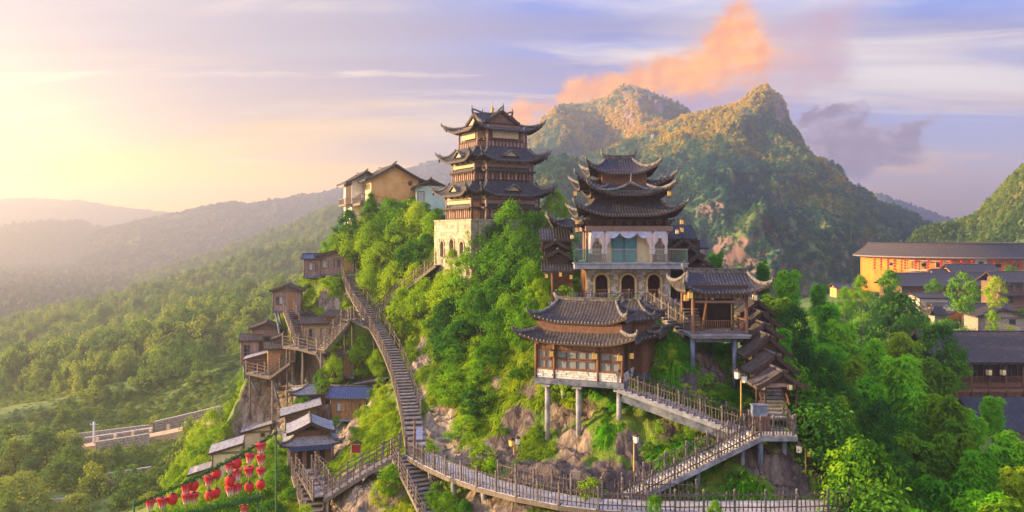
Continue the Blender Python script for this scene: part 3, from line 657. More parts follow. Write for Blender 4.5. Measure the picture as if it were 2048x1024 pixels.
def trunk_mesh(name, seed, h=1.3, r=0.05, limbs=5, spread=0.7):
    g = random.Random(seed); mb = MB(); pts = []
    x = y = 0
    for i in range(6):
        pts.append((x, y, h * i / 5)); x += g.uniform(-.04, .04); y += g.uniform(-.04, .04)
    mb.tube(pts, [r * (1.25 - 0.16 * i) for i in range(6)], 7)
    for k in range(limbs):
        b = Vector(pts[2 + k % 3]); a = g.uniform(0, 6.28); q = b + Vector((math.cos(a) * spread * .5, math.sin(a) * spread * .5, .12)); e = b + Vector((math.cos(a) * spread, math.sin(a) * spread, .2))
        mb.tube([b, q, e], [r * .5, r * .35, r * .12], 5)
    return mb.mesh(name, MATS['bark'])

def culm_mesh(name, seed, culms=7, spread=0.42):
    g = np.random.default_rng(seed); mb = MB(); q = random.Random(seed)
    for c in range(culms):
        a = q.uniform(0, 6.28); lean = spread * q.uniform(.25, .9); h = 2.0 * q.uniform(.7, .95)
        mb.tube([(math.cos(a) * lean * s ** 2.2 + .05 * math.cos(c), math.sin(a) * lean * s ** 2.2 + .05 * math.sin(c * 2), h * s) for s in (0, .3, .6, .85)], [.014, .013, .011, .006], 5)
    return mb.mesh(name, MATS['culm'])
mat('culm', (0.16, 0.20, 0.05), (0.28, 0.27, 0.10), 5, 0.6)

def tuft_mesh(name, material, seed, blades=34, length=1.0, hang=0.9):
    g = np.random.default_rng(seed); V, Fq = [], []
    for i in range(blades):
        a = g.random() * 2 * np.pi; d = np.array([np.cos(a), np.sin(a), 0]); s = np.array([-d[1], d[0], 0]); l = length * (.6 + .6 * g.random()); w = 0.016 + .014 * g.random()
        p0 = d * g.random() * .16; out = .25 + .55 * g.random(); up = .25 + .35 * g.random()
        k = len(V)
        for u, ww in ((0, 1), (.35, 1), (.7, .75), (1, .12)):
            p = p0 + d * out * l * u + np.array([0, 0, 1]) * l * (up * u * 1.6 - (up * 1.1 + hang) * u * u * .75)
            V += [p - s * w * ww, p + s * w * ww]
        Fq += [(k + 2 * j, k + 2 * j + 1, k + 2 * j + 3, k + 2 * j + 2) for j in range(3)]
    return np_mesh(name, np.array(V), np.array(Fq), material, smooth=True)

def blob_mesh(name, material, seed, conical=False, sub=2, rag=0.34):
    """far tree crown: ragged ball of facets about 1 across the radius, z 0..2"""
    import bmesh
    bm = bmesh.new(); bmesh.ops.create_icosphere(bm, subdivisions=sub, radius=1.0)
    g = np.random.default_rng(seed)
    co = np.array([v.co[:] for v in bm.verts])
    k = 1 + rag * fbm(co[:, 0] * 2.2 + seed * 3.3, co[:, 1] * 2.2, co[:, 2] * 2.2, 2, seed) + g.normal(size=len(co)) * rag * .35
    co = co * k[:, None]
    if conical: co[:, :2] *= np.clip(0.95 - 0.45 * (co[:, 2:3] + .6), 0.12, 1.2)
    co[:, 2] += 1.0
    for v, c in zip(bm.verts, co): v.co = c
    me = bpy.data.meshes.new(name); bm.to_mesh(me); bm.free(); me.materials.append(material); return me

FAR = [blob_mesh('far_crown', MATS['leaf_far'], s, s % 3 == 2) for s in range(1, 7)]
DIST = [blob_mesh('distant_crown', MATS['leaf_dist'], s, s % 3 == 2) for s in range(1, 5)]
cone = lambda t: np.clip(1.05 * (1 - t) ** 0.8 + .04, 0.03, 1)
tall = lambda t: 0.75 * np.sqrt(np.clip(1 - (2 * t - 0.75) ** 2 * .55, 0.02, 1)) * np.clip(1.25 - t, .2, 1)
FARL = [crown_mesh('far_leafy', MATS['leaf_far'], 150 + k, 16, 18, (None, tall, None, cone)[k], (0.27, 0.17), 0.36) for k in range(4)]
MIDT = [crown_mesh('mid_crown', MATS['leaf_valley'], 100 + s, 26, 34, (cone if s == 3 else tall if s == 2 else None), (0.16, 0.10), 0.34) for s in range(5)]
MIDB = [bamboo_mesh('mid_bamboo', MATS['leaf_valley'], 200 + s, 4, 9) for s in range(2)]

# ------------------------------------------------------------------ woods on the hills (stuff: nobody could count these)
def hill_woods(name, G, n, size, rows=(0.05, 0.98), protos=FAR, bare=(), seed=1, flat=1.0, crest=0.8):
    g = np.random.default_rng(seed); m, k, _ = G.shape
    lim = int(m * min(1.0, crest + 0.08))
    a = G[:-1, :-1]; area = np.linalg.norm(np.cross(G[1:, :-1] - a, G[:-1, 1:] - a), axis=2)[int(rows[0] * m):lim]
    c = np.cumsum(area.ravel()); pick = np.searchsorted(c, g.random(n) * c[-1]); pick = np.minimum(pick, area.size - 1)
    i, j = pick // (k - 1) + int(rows[0] * m), pick % (k - 1); u, v = g.random(n)[:, None], g.random(n)[:, None]
    p = G[i, j] * (1 - u) * (1 - v) + G[i + 1, j] * u * (1 - v) + G[i, j + 1] * (1 - u) * v + G[i + 1, j + 1] * u * v
    # leave out what the frame cannot show and the bare faces
    px = HX + F * p[:, 0] / p[:, 1]; py = HY - F * p[:, 2] / p[:, 1]; ok = (px > -120) & (px < 2170)
    for (bx, by, rx, ry, pr) in bare:
        ok &= ~((((px - bx) / rx) ** 2 + ((py - by) / ry) ** 2 < 1 + .5 * fbm(p[:, 0] * .03, p[:, 2] * .03, None, 3, 2)) & (g.random(n) < pr))
    p = p[ok]; n = len(p)
    patch = fbm(p[:, 0] / size / 14, p[:, 1] / size / 14, None, 3, seed)
    s = size * (0.55 + 0.6 * g.random(n) ** 1.5) * (1 + 0.35 * patch)
    s = s * np.clip(p[:, 1] / 480, .62, 1) if size < 8 else s
    if size < 8: s = s * np.where((i[ok] / m) > crest - .12, .62, 1.0)
    p[:, 2] -= s * 0.45
    rot = np.stack([g.normal(size=n) * .12, g.normal(size=n) * .12, g.random(n) * 6.28], 1)
    scl = np.stack([s * .5, s * .5, s * .5 * flat * (0.8 + .5 * g.random(n))], 1)
    return scatter(name, p, rot, scl, protos)
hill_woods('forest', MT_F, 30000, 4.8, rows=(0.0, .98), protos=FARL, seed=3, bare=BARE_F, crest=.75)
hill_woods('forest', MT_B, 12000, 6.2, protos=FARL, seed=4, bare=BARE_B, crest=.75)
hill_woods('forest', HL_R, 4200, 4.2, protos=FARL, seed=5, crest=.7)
hill_woods('forest', HL_E, 6500, 3.6, seed=6, protos=MIDT[:4], crest=.7)
hill_woods('forest', HL_B, 2500, 13, protos=DIST, seed=7, crest=.7)
hill_woods('forest', HL_1, 3500, 22, protos=DIST, seed=8, flat=.6, crest=.7)
hill_woods('forest', HL_2, 8000, 15, protos=DIST, seed=9, flat=.7, crest=.7)
hill_woods('forest', HL_3, 5500, 22, protos=DIST, seed=10, crest=.7)
hill_woods('forest', HL_4, 6000, 20, protos=DIST, seed=12, crest=.7)
hill_woods('forest', HL_5, 5000, 16, protos=DIST, seed=13, crest=.7)

def floor_woods():
    g = np.random.default_rng(77); n = 9000; y = 560 + 1500 * g.random(n); px = -150 + 700 * g.random(n); x = (px - HX) * y / F
    s = 7 + 7 * g.random(n)
    scatter('forest', np.stack([x, y, -63 + 0 * x], 1), np.stack([0 * s, 0 * s, g.random(n) * 6.28], 1), np.stack([s * .5, s * .5, s * .55], 1), DIST)
floor_woods()
# ------------------------------------------------------------------ building materials
mat('tile', (0.027, 0.026, 0.030), (0.058, 0.054, 0.054), 7, 0.7, 0.35, (1, 1, 1), 0.12, c3=(0.089, 0.078, 0.065))
mat('tile_brown', (0.038, 0.030, 0.027), (0.082, 0.065, 0.054), 7, 0.75, 0.35, vary=.12, c3=(0.116, 0.095, 0.068))
mat('tile_pale', (0.231, 0.224, 0.231), (0.374, 0.360, 0.354), 5, 0.8, 0.3, vary=.12, c3=(0.136, 0.129, 0.143))
mat('tile_blue', (0.030, 0.048, 0.12), (0.06, 0.09, 0.20), 6, 0.45, 0.3, vary=.1)
mat('ridge', (0.099, 0.090, 0.084), (0.223, 0.205, 0.186), 5, 0.8, 0.3, c3=(0.043, 0.040, 0.040))
mat('ridge_dark', (0.048, 0.044, 0.044), (0.128, 0.116, 0.108), 5, 0.8, 0.3)
mat('drip', (0.336, 0.320, 0.296), (0.176, 0.160, 0.152), 9, 0.8)
mat('wood_dark', (0.045, 0.028, 0.022), (0.095, 0.058, 0.041), 4, 0.7, 0.3, (6, 6, 0.7), 0.2)
mat('wood', (0.152, 0.075, 0.043), (0.290, 0.152, 0.090), 4, 0.65, 0.3, (6, 6, 0.7), 0.2)
mat('wood_red', (0.135, 0.062, 0.036), (0.24, 0.118, 0.070), 4, 0.6, 0.3, (6, 6, 0.7), 0.2)
mat('wood_warm', (0.30, 0.145, 0.060), (0.46, 0.25, 0.11), 4, 0.65, 0.3, (6, 6, 0.7), 0.2)
mat('wood_pale', (0.42, 0.30, 0.19), (0.62, 0.47, 0.30), 4, 0.7, 0.25, (1, 1, 5), 0.12)
mat('wood_grey', (0.135, 0.106, 0.086), (0.243, 0.198, 0.162), 4, 0.8, 0.35, (5, 5, 0.8), 0.25)
mat('wood_mauve', (0.250, 0.156, 0.144), (0.388, 0.256, 0.219), 4, 0.75, 0.3, (5, 5, 0.8), 0.15)
mat('step', (0.180, 0.148, 0.119), (0.328, 0.283, 0.238), 3, 0.85, 0.3, (1, 1, 1), 0.22)
mat('deck', (0.36, 0.32, 0.27), (0.55, 0.50, 0.44), 3, 0.85, 0.3, vary=.15)
mat('post_grey', (0.105, 0.088, 0.08), (0.20, 0.175, 0.16), 4, 0.85, 0.2)
mat('picket_wood', (0.085, 0.062, 0.052), (0.17, 0.13, 0.11), 4, 0.8, 0.3, vary=.25)
mat('concrete', (0.246, 0.254, 0.279), (0.377, 0.377, 0.394), 2.5, 0.85, 0.2, c3=(0.164, 0.164, 0.180))
mat('column_blue', (0.10, 0.13, 0.20), (0.22, 0.26, 0.34), 2.5, 0.75, 0.15, (1, 1, .4), c3=(0.34, 0.36, 0.40))
mat('slab_blue', (0.075, 0.09, 0.135), (0.18, 0.20, 0.26), 2.0, 0.8, 0.2, c3=(0.30, 0.30, 0.32))
mat('stone_cream', (0.289, 0.238, 0.162), (0.442, 0.374, 0.272), 2.2, 0.85, 0.3, c3=(0.170, 0.145, 0.093))
mat('stone_block', (0.323, 0.272, 0.196), (0.493, 0.425, 0.315), 2.6, 0.85, 0.35, vary=.22, c3=(0.187, 0.162, 0.111))
mat('stone', (0.40, 0.36, 0.31), (0.62, 0.57, 0.50), 4, 0.85, 0.35, vary=.3)
mat('stone_white', (0.52, 0.50, 0.47), (0.74, 0.72, 0.68), 5, 0.85, 0.35, vary=.2)
mat('mortar', (0.30, 0.24, 0.16), (0.42, 0.34, 0.24), 5, 0.9, 0.2)
mat('arch_trim', (0.58, 0.42, 0.18), (0.70, 0.54, 0.28), 4, 0.8, 0.2)
mat('plaster_cream', (0.78, 0.66, 0.44), (0.68, 0.54, 0.32), 1.2, 0.85, 0.1, c3=(0.60, 0.45, 0.25))
mat('plaster_orange', (0.74, 0.38, 0.12), (0.82, 0.50, 0.20), 0.9, 0.85, 0.1, c3=(0.66, 0.26, 0.05))
mat('plaster_white', (0.78, 0.75, 0.70), (0.62, 0.58, 0.53), 1.2, 0.85, 0.1)
mat('plaster_mint', (0.42, 0.58, 0.52), (0.55, 0.68, 0.60), 1.2, 0.85, 0.1)
mat('ochre', (0.60, 0.20, 0.022), (0.72, 0.28, 0.04), 0.5, 0.85, 0.1, c3=(0.50, 0.16, 0.02))
mat('interior', (0.018, 0.013, 0.012), (0.03, 0.022, 0.018), 2, 0.9)
mat('cloth', (0.62, 0.50, 0.50), (0.72, 0.62, 0.62), 3, 0.9, 0.1)
mat('cloth_blue', (0.42, 0.47, 0.70), (0.56, 0.60, 0.80), 3, 0.9, 0.1)
mat('curtain_grey', (0.17, 0.19, 0.20), (0.30, 0.32, 0.32), 8, 0.9, 0.0, (14, 14, .3))
mat('door_teal', (0.02, 0.16, 0.22), (0.04, 0.24, 0.30), 2, 0.3)
mat('metal', (0.45, 0.42, 0.36), None, rough=.35, metallic=.8)
mat('iron', (0.03, 0.03, 0.032), (0.06, 0.055, 0.05), 6, 0.6)
mat('gold_pole', (0.42, 0.25, 0.05), (0.55, 0.36, 0.10), 4, 0.6)
mat('red_cloth', (0.62, 0.015, 0.018), (0.72, 0.03, 0.03), 3, 0.7)
mat('red_board', (0.30, 0.02, 0.03), (0.38, 0.03, 0.04), 3, 0.6)
mat('rope', (0.05, 0.11, 0.04), (0.09, 0.18, 0.06), 9, 0.9)
mat('wall_stone', (0.26, 0.21, 0.165), (0.44, 0.37, 0.29), 5, 0.9, 0.4, vary=.35)
mat('road', (0.55, 0.33, 0.17), (0.68, 0.45, 0.26), 1.2, 0.9, 0.1)
mat('pole_grey', (0.55, 0.55, 0.56), (0.68, 0.67, 0.66), 2, 0.8)

def glow_mat(name, col, e):
    m = bpy.data.materials.new(name); m.use_nodes = True; t = NT(m.node_tree)
    out = t.new('ShaderNodeOutputMaterial'); p = t.new('ShaderNodeBsdfPrincipled')
    p.inputs['Base Color'].default_value = (*col, 1); p.inputs['Roughness'].default_value = .6
    p.inputs['Emission Color'].default_value = (*col, 1); p.inputs['Emission Strength'].default_value = e
    t.l.new(p.outputs[0], out.inputs[0]); MATS[name] = m
glow_mat('lamp_paper', (0.80, 0.62, 0.34), 0.05); glow_mat('lamp_lit', (0.70, 0.40, 0.09), 0.10); glow_mat('lamp_white', (0.8, 0.74, 0.62), 0.03)

def glass_mat(name, col, rough=.06, alpha=.45):
    m = bpy.data.materials.new(name); m.use_nodes = True; t = NT(m.node_tree)
    out = t.new('ShaderNodeOutputMaterial'); g = t.new('ShaderNodeBsdfGlossy'); tr = t.new('ShaderNodeBsdfTransparent'); d = t.new('ShaderNodeBsdfDiffuse')
    g.inputs['Roughness'].default_value = rough; g.inputs[0].default_value = (.8, .85, .9, 1); tr.inputs[0].default_value = (*col, 1); d.inputs[0].default_value = (*[c * .35 for c in col], 1)
    a = t.new('ShaderNodeMixShader'); a.inputs[0].default_value = alpha; b = t.new('ShaderNodeMixShader'); b.inputs[0].default_value = .05
    t.l.new(tr.outputs[0], a.inputs[1]); t.l.new(d.outputs[0], a.inputs[2]); t.l.new(a.outputs[0], b.inputs[1]); t.l.new(g.outputs[0], b.inputs[2]); t.l.new(b.outputs[0], out.inputs[0]); MATS[name] = m
glass_mat('glass_green', (0.90, 0.97, 0.97), alpha=.015); glass_mat('glass_side', (0.55, 0.80, 0.82), alpha=.10); 
mat('glass_dark', (0.03, 0.04, 0.05), (0.07, 0.085, 0.09), 1.5, 0.12)
mat('glass_pale', (0.40, 0.42, 0.42), (0.56, 0.56, 0.54), 1.5, 0.2)
mat('glass_teal', (0.03, 0.18, 0.24), (0.06, 0.28, 0.34), 0.8, 0.1)
M = MATS
ORD = 'first second third fourth fifth sixth seventh eighth ninth tenth eleventh twelfth thirteenth fourteenth fifteenth sixteenth seventeenth eighteenth nineteenth twentieth twenty-first twenty-second twenty-third twenty-fourth twenty-fifth twenty-sixth twenty-seventh'.split()

# ------------------------------------------------------------------ roofs
PITCH = 0.24
def rib(s, p=PITCH): return 0.055 * abs(math.cos(math.pi * s / p)) ** 1.5
class Roof:
    """hipped tile roof with upturned corners round inner box (ai,bi) at z1 down to eave box (a,b) at z0, local to its thing"""
    def __init__(s, a, b, ai, bi, z0, z1, up=0.7, ext=0.45, q0=0.35, pw=2.4, c=(0, 0), curve=1.6):
        s.__dict__.update(a=a, b=b, ai=ai, bi=bi, z0=z0, z1=z1, up=up, ext=ext, q0=q0, pw=pw, c=c, curve=curve)
    def pt(s, side, w, v, lift=0.0):
        """side 0..3 (front,right,back,left); w along the eave in metres, v 0 top .. 1 eave"""
        A, Ai, B, Bi = (s.a, s.ai, s.b, s.bi) if side % 2 == 0 else (s.b, s.bi, s.a, s.ai)
        v = min(max(v, 0.0), 1.0); half = Ai + (A - Ai) * v; q = min(abs(w) / max(half, 1e-6), 1.0)
        k = max(0.0, (q - s.q0) / (1 - s.q0)) ** s.pw
        e = s.ext * k * v ** 1.6
        z = s.z0 + (s.z1 - s.z0) * max(0.0, 1 - v) ** s.curve + s.up * k * v ** 2.2 + lift
        x = w + math.copysign(e, w); y = -(Bi + (B - Bi) * v) - e
        for _ in range(side): x, y = -y, x
        return Vector((x + s.c[0], y + s.c[1], z))
    def side_len(s, side): return (s.a, s.ai) if side % 2 == 0 else (s.b, s.bi)
    def sheet(s, mb, side, lift=0.0, ribs=True, rows=8, sub=4, under=False):
        A, Ai = s.side_len(side); n = max(2, int(round(2 * A / PITCH))); pit = 2 * A / n
        cols = n * (sub if ribs else 0) or max(8, n // 2)
        V = []
        for j in range(cols + 1):
            w = -A + 2 * A * j / cols; v0 = max(0.0, (abs(w) - Ai) / max(A - Ai, 1e-6)); v0 = min(v0, 1.0)
            row = []
            for i in range(rows + 1):
                v = v0 + (1 - v0) * i / rows
                row.append(s.pt(side, w, v, lift + (rib(w + A, pit) if ribs else 0)))
            V.append(row)
        mb.grid(V, smooth=True, flip=not under)
    def build(s, parent, tile='tile', ridge='ridge', wood='wood_dark', sides=(0, 1, 2, 3), name='roof', top_ridge=0.0, drip=True, under=True, orn=0.0, rsz=1.0):
        mb = MB()
        for k in sides: s.sheet(mb, k)
        r = mb.build(name, M[tile], parent)
        if under:
            u = MB()
            for k in sides: s.sheet(u, k, -0.10, False, 5, under=True)
            # rafters below the eave
            for k in sides:
                A, Ai = s.side_len(k); n = max(4, int(2 * A / 0.55))
                for j in range(n + 1):
                    w = -A * .96 + 2 * A * .96 * j / n; v0 = max(.25, min(.92, (abs(w) - Ai) / max(A - Ai, 1e-6)))
                    u.beam(s.pt(k, w, v0, -.16), s.pt(k, w, .985, -.16), .07, .11)
            u.build('rafters', M[wood], r)
            e = MB()
            for k in sides:
                A, Ai = s.side_len(k); n = 26
                e.grid([[s.pt(k, -A + 2 * A * j / n, 1.0, dz) for j in range(n + 1)] for dz in (-.17, .01)], smooth=False)
            e.build('eave_board', M[wood], r)
        if drip:
            dm = MB()
            for k in sides:
                A, Ai = s.side_len(k); n = max(2, int(round(2 * A / PITCH)))
                for j in range(n + 1):
                    q = s.pt(k, -A + 2 * A * j / n, 1.0, 0.0); o = Vector((0, -1, 0))
                    for _ in range(k): o = Vector((-o.y, o.x, 0))
                    t_ = Vector((-o.y, o.x, 0)); c = q + o * .03
                    dm.add([c + t_ * .055 + Vector((0, 0, .02)), c + Vector((0, 0, -.09)), c - t_ * .055 + Vector((0, 0, .02)), c + Vector((0, 0, .085))], [(0, 1, 2, 3)])
            dm.build('drip_tiles', M['drip'], r)['kind'] = 'stuff'
        for k in sides:                       # hip ridge ending in a curled horn
            A, Ai = s.side_len(k)
            if (k + 1) % 4 not in sides and len(sides) < 4: continue
            pts, rad = [], []
            for i in range(11):
                v = i / 10; w = Ai + (A - Ai) * v
                pts.append(s.pt(k, w, v, .09 + .05 * v)); rad.append((.10 + .035 * v) * rsz)
            d = (pts[-1] - pts[-3]); d.z = 0; d.normalize(); e = pts[-1]
            for u_, zz, rr in ((.14, .08, .12), (.25, .18, .095), (.31, .31, .065), (.29, .41, .05), (.23, .44, .02)):
                pts.append(e + d * u_ * (.6 + s.up * .5) + Vector((0, 0, zz * (.6 + s.up * .5)))); rad.append(rr * rsz)
            hb = MB(); hb.tube(pts, rad, 6, flat=.75); hb.build('hip_ridge', M[ridge], r)
        if top_ridge:
            h = top_ridge; L = s.ai + .15
            rb = MB(); n = 12; V = []
            cs = []
            for i in range(n + 1):
                x = -L + 2 * L * i / n; z = s.z1 + .02 + .25 * h * (abs(x) / L) ** 3
                cs.append((x, z))
            for (x, z), (x2, z2) in zip(cs[:-1], cs[1:]):
                rb.beam((x + s.c[0], s.c[1], z + h * .35), (x2 + s.c[0], s.c[1], z2 + h * .35), .16, h * .8)
                rb.beam((x + s.c[0], s.c[1], z + h * .82), (x2 + s.c[0], s.c[1], z2 + h * .82), .26, h * .16)
            rb.build('ridge', M[ridge], r)
            for sx in (-1, 1):
                f = MB(); e = Vector((sx * L + s.c[0], s.c[1], s.z1 + h * .6))
                f.tube([e + Vector((-sx * .1, 0, -.1)), e + Vector((sx * .08, 0, .15)), e + Vector((sx * .2, 0, .45 * h + .25)), e + Vector((sx * .12, 0, .7 * h + .38)), e + Vector((sx * -.02, 0, .75 * h + .4))], [.16, .15, .11, .07, .03], 6, flat=.6)
                f.build('finial', M[ridge], r)
        return r

def gable_roof(parent, L, half, z_eave, z_ridge, tile='tile', ridge='ridge_dark', wood='wood_dark', c=(0, 0), axis='y', sag=0.08, name='roof', drip=True, thick=.10, front_board=True, lift=0.0, rc=0.0):
    """two tile slopes; the ridge runs along `axis`, L long; eaves at +-half"""
    r = None
    def T(u, w, z): return Vector((u + c[0], w + c[1], z)) if axis == 'x' else Vector((-w + c[0], u + c[1], z))
    mb, un = MB(), MB(); n = max(2, int(round(L / PITCH))); pit = L / n; rows = 5
    def zz(v, u): return z_eave + (z_ridge - z_eave) * (1 - v) ** (1.25) + lift * (abs(u) / (L / 2)) ** 3 * v
    for sg in (-1, 1):
        V = [[T(-L / 2 + L * j / (n * 4), sg * half * i / rows, zz(i / rows, -L / 2 + L * j / (n * 4)) + rib(L * j / (n * 4), pit)) for i in range(rows + 1)] for j in range(n * 4 + 1)]
        mb.grid(V, True, flip=(sg < 0) == (axis == 'x'))
        for dz in (0,):
            V = [[T(-L / 2 + L * j / 4, sg * half * i / rows, zz(i / rows, -L / 2 + L * j / 4) - thick) for i in range(rows + 1)] for j in range(5)]
            un.grid(V, False)
        un.grid([[T(-L / 2 + L * j / 8, sg * half, zz(1, -L / 2 + L * j / 8) + q) for q in (-thick - .04, .0)] for j in range(9)], False)
    r = mb.build(name, M[tile], parent)
    for e in (-L / 2, L / 2):                 # barge boards
        for sg in (-1, 1):
            for i in range(rows):
                un.beam(T(e, sg * half * i / rows, zz(i / rows, e) - thick * .4), T(e, sg * half * (i + 1) / rows, zz((i + 1) / rows, e) - thick * .4), .06, thick + .16)
    un.build('roof_boards', M[wood], r)
    rb = MB(); rb.tube([T(-L / 2 - .05, 0, z_ridge + .07 + .12 * rc), T(-L / 4, 0, z_ridge + .05), T(L / 4, 0, z_ridge + .05), T(L / 2 + .05, 0, z_ridge + .07 + .12 * rc)], .10, 6); rb.build('ridge', M[ridge], r)
    if drip:
        dm = MB()
        for sg in (-1, 1):
            for j in range(n + 1):
                u = -L / 2 + L * j / n; z = zz(1, u)
                dm.add([T(u - .05, sg * (half + .02), z + .02), T(u, sg * (half + .02), z - .08), T(u + .05, sg * (half + .02), z + .02), T(u, sg * (half + .02), z + .08)], [(0, 1, 2, 3)])
        dm.build('drip_tiles', M['drip'], r)['kind'] = 'stuff'
    return r

def shed_roof(parent, x0, x1, y0, y1, z_front, z_back, tile='tile_pale', wood='wood_dark', name='roof', axis='y', thick=.12):
    """one slope falling along axis (y: back to front; x: right to left)"""
    mb, un = MB(), MB()
    W_ = (x1 - x0) if axis == 'y' else (y1 - y0); n = max(2, int(round(W_ / PITCH))); pit = W_ / n; rows = 4
    def T(s_, v, dz):
        z = z_back + (z_front - z_back) * v + dz
        return Vector((x0 + s_, y1 + (y0 - y1) * v, z)) if axis == 'y' else Vector((x1 + (x0 - x1) * v, y0 + s_, z))
    mb.grid([[T(W_ * j / (n * 4), i / rows, rib(W_ * j / (n * 4), pit)) for i in range(rows + 1)] for j in range(n * 4 + 1)], True, flip=axis == 'y')
    r = mb.build(name, M[tile], parent)
    un.grid([[T(W_ * j / 2, i / 2, -thick) for i in range(3)] for j in range(3)], False)
    for a, b in (((0, 0), (W_, 0)), ((W_, 0), (W_, 1)), ((W_, 1), (0, 1)), ((0, 1), (0, 0))):
        un.beam(T(a[0], a[1], -thick * .5), T(b[0], b[1], -thick * .5), .06, thick + .06)
    un.build('roof_boards', M[wood], r)
    return r

# ------------------------------------------------------------------ small shared pieces
_cache = {}
def unit_box(matname):
    k = ('box', matname)
    if k not in _cache: _cache[k] = MB().box((0, 0, 0), (1, 1, 1)).mesh('bar', M[matname])
    return _cache[k]
def bar(name, parent, c, size, matname, rot=None):
    """one piece: an object of its own that shares the unit box"""
    return link(name, unit_box(matname), parent, c, rot, size)
def bar2(name, parent, p, q, w, h, matname):
    p, q = Vector(p), Vector(q); d = q - p; L = d.length; d /= L
    up = Vector((0, 0, 1)) if abs(d.z) < .97 else Vector((0, 1, 0)); sx = d.cross(up).normalized(); u = sx.cross(d)
    return link(name, unit_box(matname), parent, (p + q) / 2, Matrix((sx, d, u)).transposed().to_euler(), (w, L, h))

def window(parent, x, y, z, w, h, face='f', frame='wood', pane='glass_dark', nx=2, ny=2, th=.07, lattice=False):
    """frame with panes recessed behind it; face f: looks to -y, l: -x, r: +x"""
    def T(u, o, zz): return (x + u, y - o, zz) if face == 'f' else ((x - o, y - u, zz) if face == 'l' else (x + o, y + u, zz))
    def S3(a, b, c): return (a, b, c) if face == 'f' else (b, a, c)
    mb = MB()
    for u in [-w / 2 + w * i / nx for i in range(nx + 1)]:
        k = th if u in (-w / 2,) or abs(u - w / 2) < 1e-6 else th * .6
        mb.box(T(u, .03, z + h / 2), S3(k, .10, h))
    for v in [h * i / ny for i in range(ny + 1)]:
        k = th if v == 0 or abs(v - h) < 1e-6 else th * .6
        mb.box(T(0, .035, z + v), S3(w + th, .105, k))
    f = mb.build('window', M[frame], parent)
    for i in range(nx):
        for j in range(ny):
            bar('pane', f, T(-w / 2 + w * (i + .5) / nx, -.005, z + h * (j + .5) / ny), S3(w / nx - .01, .02, h / ny - .01), pane)
    return f

def planks(parent, x0, x1, y, z0, z1, face='f', matname='wood', pitch=.3, th=.05, horizontal=False, name='plank'):
    L = abs(x1 - x0); H = z1 - z0; n = max(1, int(round((H if horizontal else L) / pitch)))
    for i in range(n):
        j = .012 * ((i * 7) % 3 - 1)
        if horizontal: c = ((x0 + x1) / 2, y + j, z0 + H * (i + .5) / n); s_ = (L, th, H / n - .015)
        else: c = (x0 + (x1 - x0) * (i + .5) / n, y + j, (z0 + z1) / 2); s_ = (L / n - .015, th, H)
        if face != 'f': c = (c[1], c[0], c[2]); s_ = (s_[1], s_[0], s_[2])
        bar(name, parent, c, s_, matname)

_lan = {}
def lantern(kind, loc, label, group='lanterns hung under the eaves', s=1.0):
    """paper lantern: cap, body, foot, tassel; hangs from its top at loc"""
    t = thing('lantern', label, 'lantern', loc, 0, group); t.scale = (s, s, s)
    if kind not in _lan:
        body = MB().lathe([(.10, -.14), (.15, -.18), (.16, -.42), (.11, -.48)], 8).mesh('shade', M['lamp_paper'] if kind == 'paper' else M['lamp_lit'])
        if kind == 'box':
            body = MB().box((0, 0, -.32), (.26, .26, .34)).mesh('shade', M['lamp_lit'])
        cap = MB().lathe([(.02, 0), (.03, -.05), (.20, -.13), (.20, -.15), (.05, -.15)], 8).mesh('cap', M['wood_dark'])
        foot = MB().lathe([(.13, -.47), (.15, -.52), (.03, -.54), (.015, -.72)], 8).mesh('tassel', M['wood_dark'])
        cage = MB()
        for a in range(4): cage.box((.17 * math.cos(a * 1.57 + .78), .17 * math.sin(a * 1.57 + .78), -.31), (.025, .025, .36))
        _lan[kind] = (body, cap, foot, cage.mesh('cage', M['wood_dark']))
    for nm, me in zip(('shade', 'cap', 'tassel', 'cage'), _lan[kind]): link(nm, me, t)
    return t

def ashlar(parent, x0, x1, y, z0, z1, bh=.24, bw=.5, matname='stone', seed=1, face='f', skip=None, th=.10, gap=.018):
    """courses of single stones proud of the wall behind"""
    g = random.Random(seed); n = max(1, int(round((z1 - z0) / bh))); hh = (z1 - z0) / n
    for r_ in range(n):
        x = x0
        while x < x1 - .04:
            w = min(bw * g.uniform(.6, 1.3), x1 - x)
            if x1 - x - w < .14: w = x1 - x
            c = x + w / 2; zc = z0 + hh * (r_ + .5)
            if skip is None or not skip(c, zc, w):
                o = g.uniform(-.02, .02)
                cc = (c, y + o, zc) if face == 'f' else (y + o, c, zc); ss = (w - gap, th, hh - gap) if face == 'f' else (th, w - gap, hh - gap)
                bar('stone', parent, cc, ss, matname)
            x += w

def arch_wall(parent, name, x0, x1, y0, y1, z0, z1, openings, matname):
    """wall slab with round-headed openings (cx, half width, sill z, spring z)"""
    mb = MB(); N = 10
    xs = sorted({x0, x1} | {cx + s_ * hw for cx, hw, _, _ in openings for s_ in (-1, 1)})
    for a, b in zip(xs[:-1], xs[1:]):
        mid = (a + b) / 2; op = [o for o in openings if abs(mid - o[0]) < o[1]]
        if not op: mb.b(a, b, y0, y1, z0, z1); continue
        cx, hw, zs, zp = op[0]
        if zs > z0 + .01: mb.b(a, b, y0, y1, z0, zs)
        top = [(cx + hw * math.cos(math.pi * i / N), zp + hw * math.sin(math.pi * i / N)) for i in range(N + 1)]
        for (xa, za), (xb, zb) in zip(top[:-1], top[1:]): mb.prism([(xb, zb), (xa, za), (xa, z1), (xb, z1)], y0, y1)
        mb.b(a, a + .001, y0, y1, zs, zp); 
    return mb.build(name, M[matname], parent)

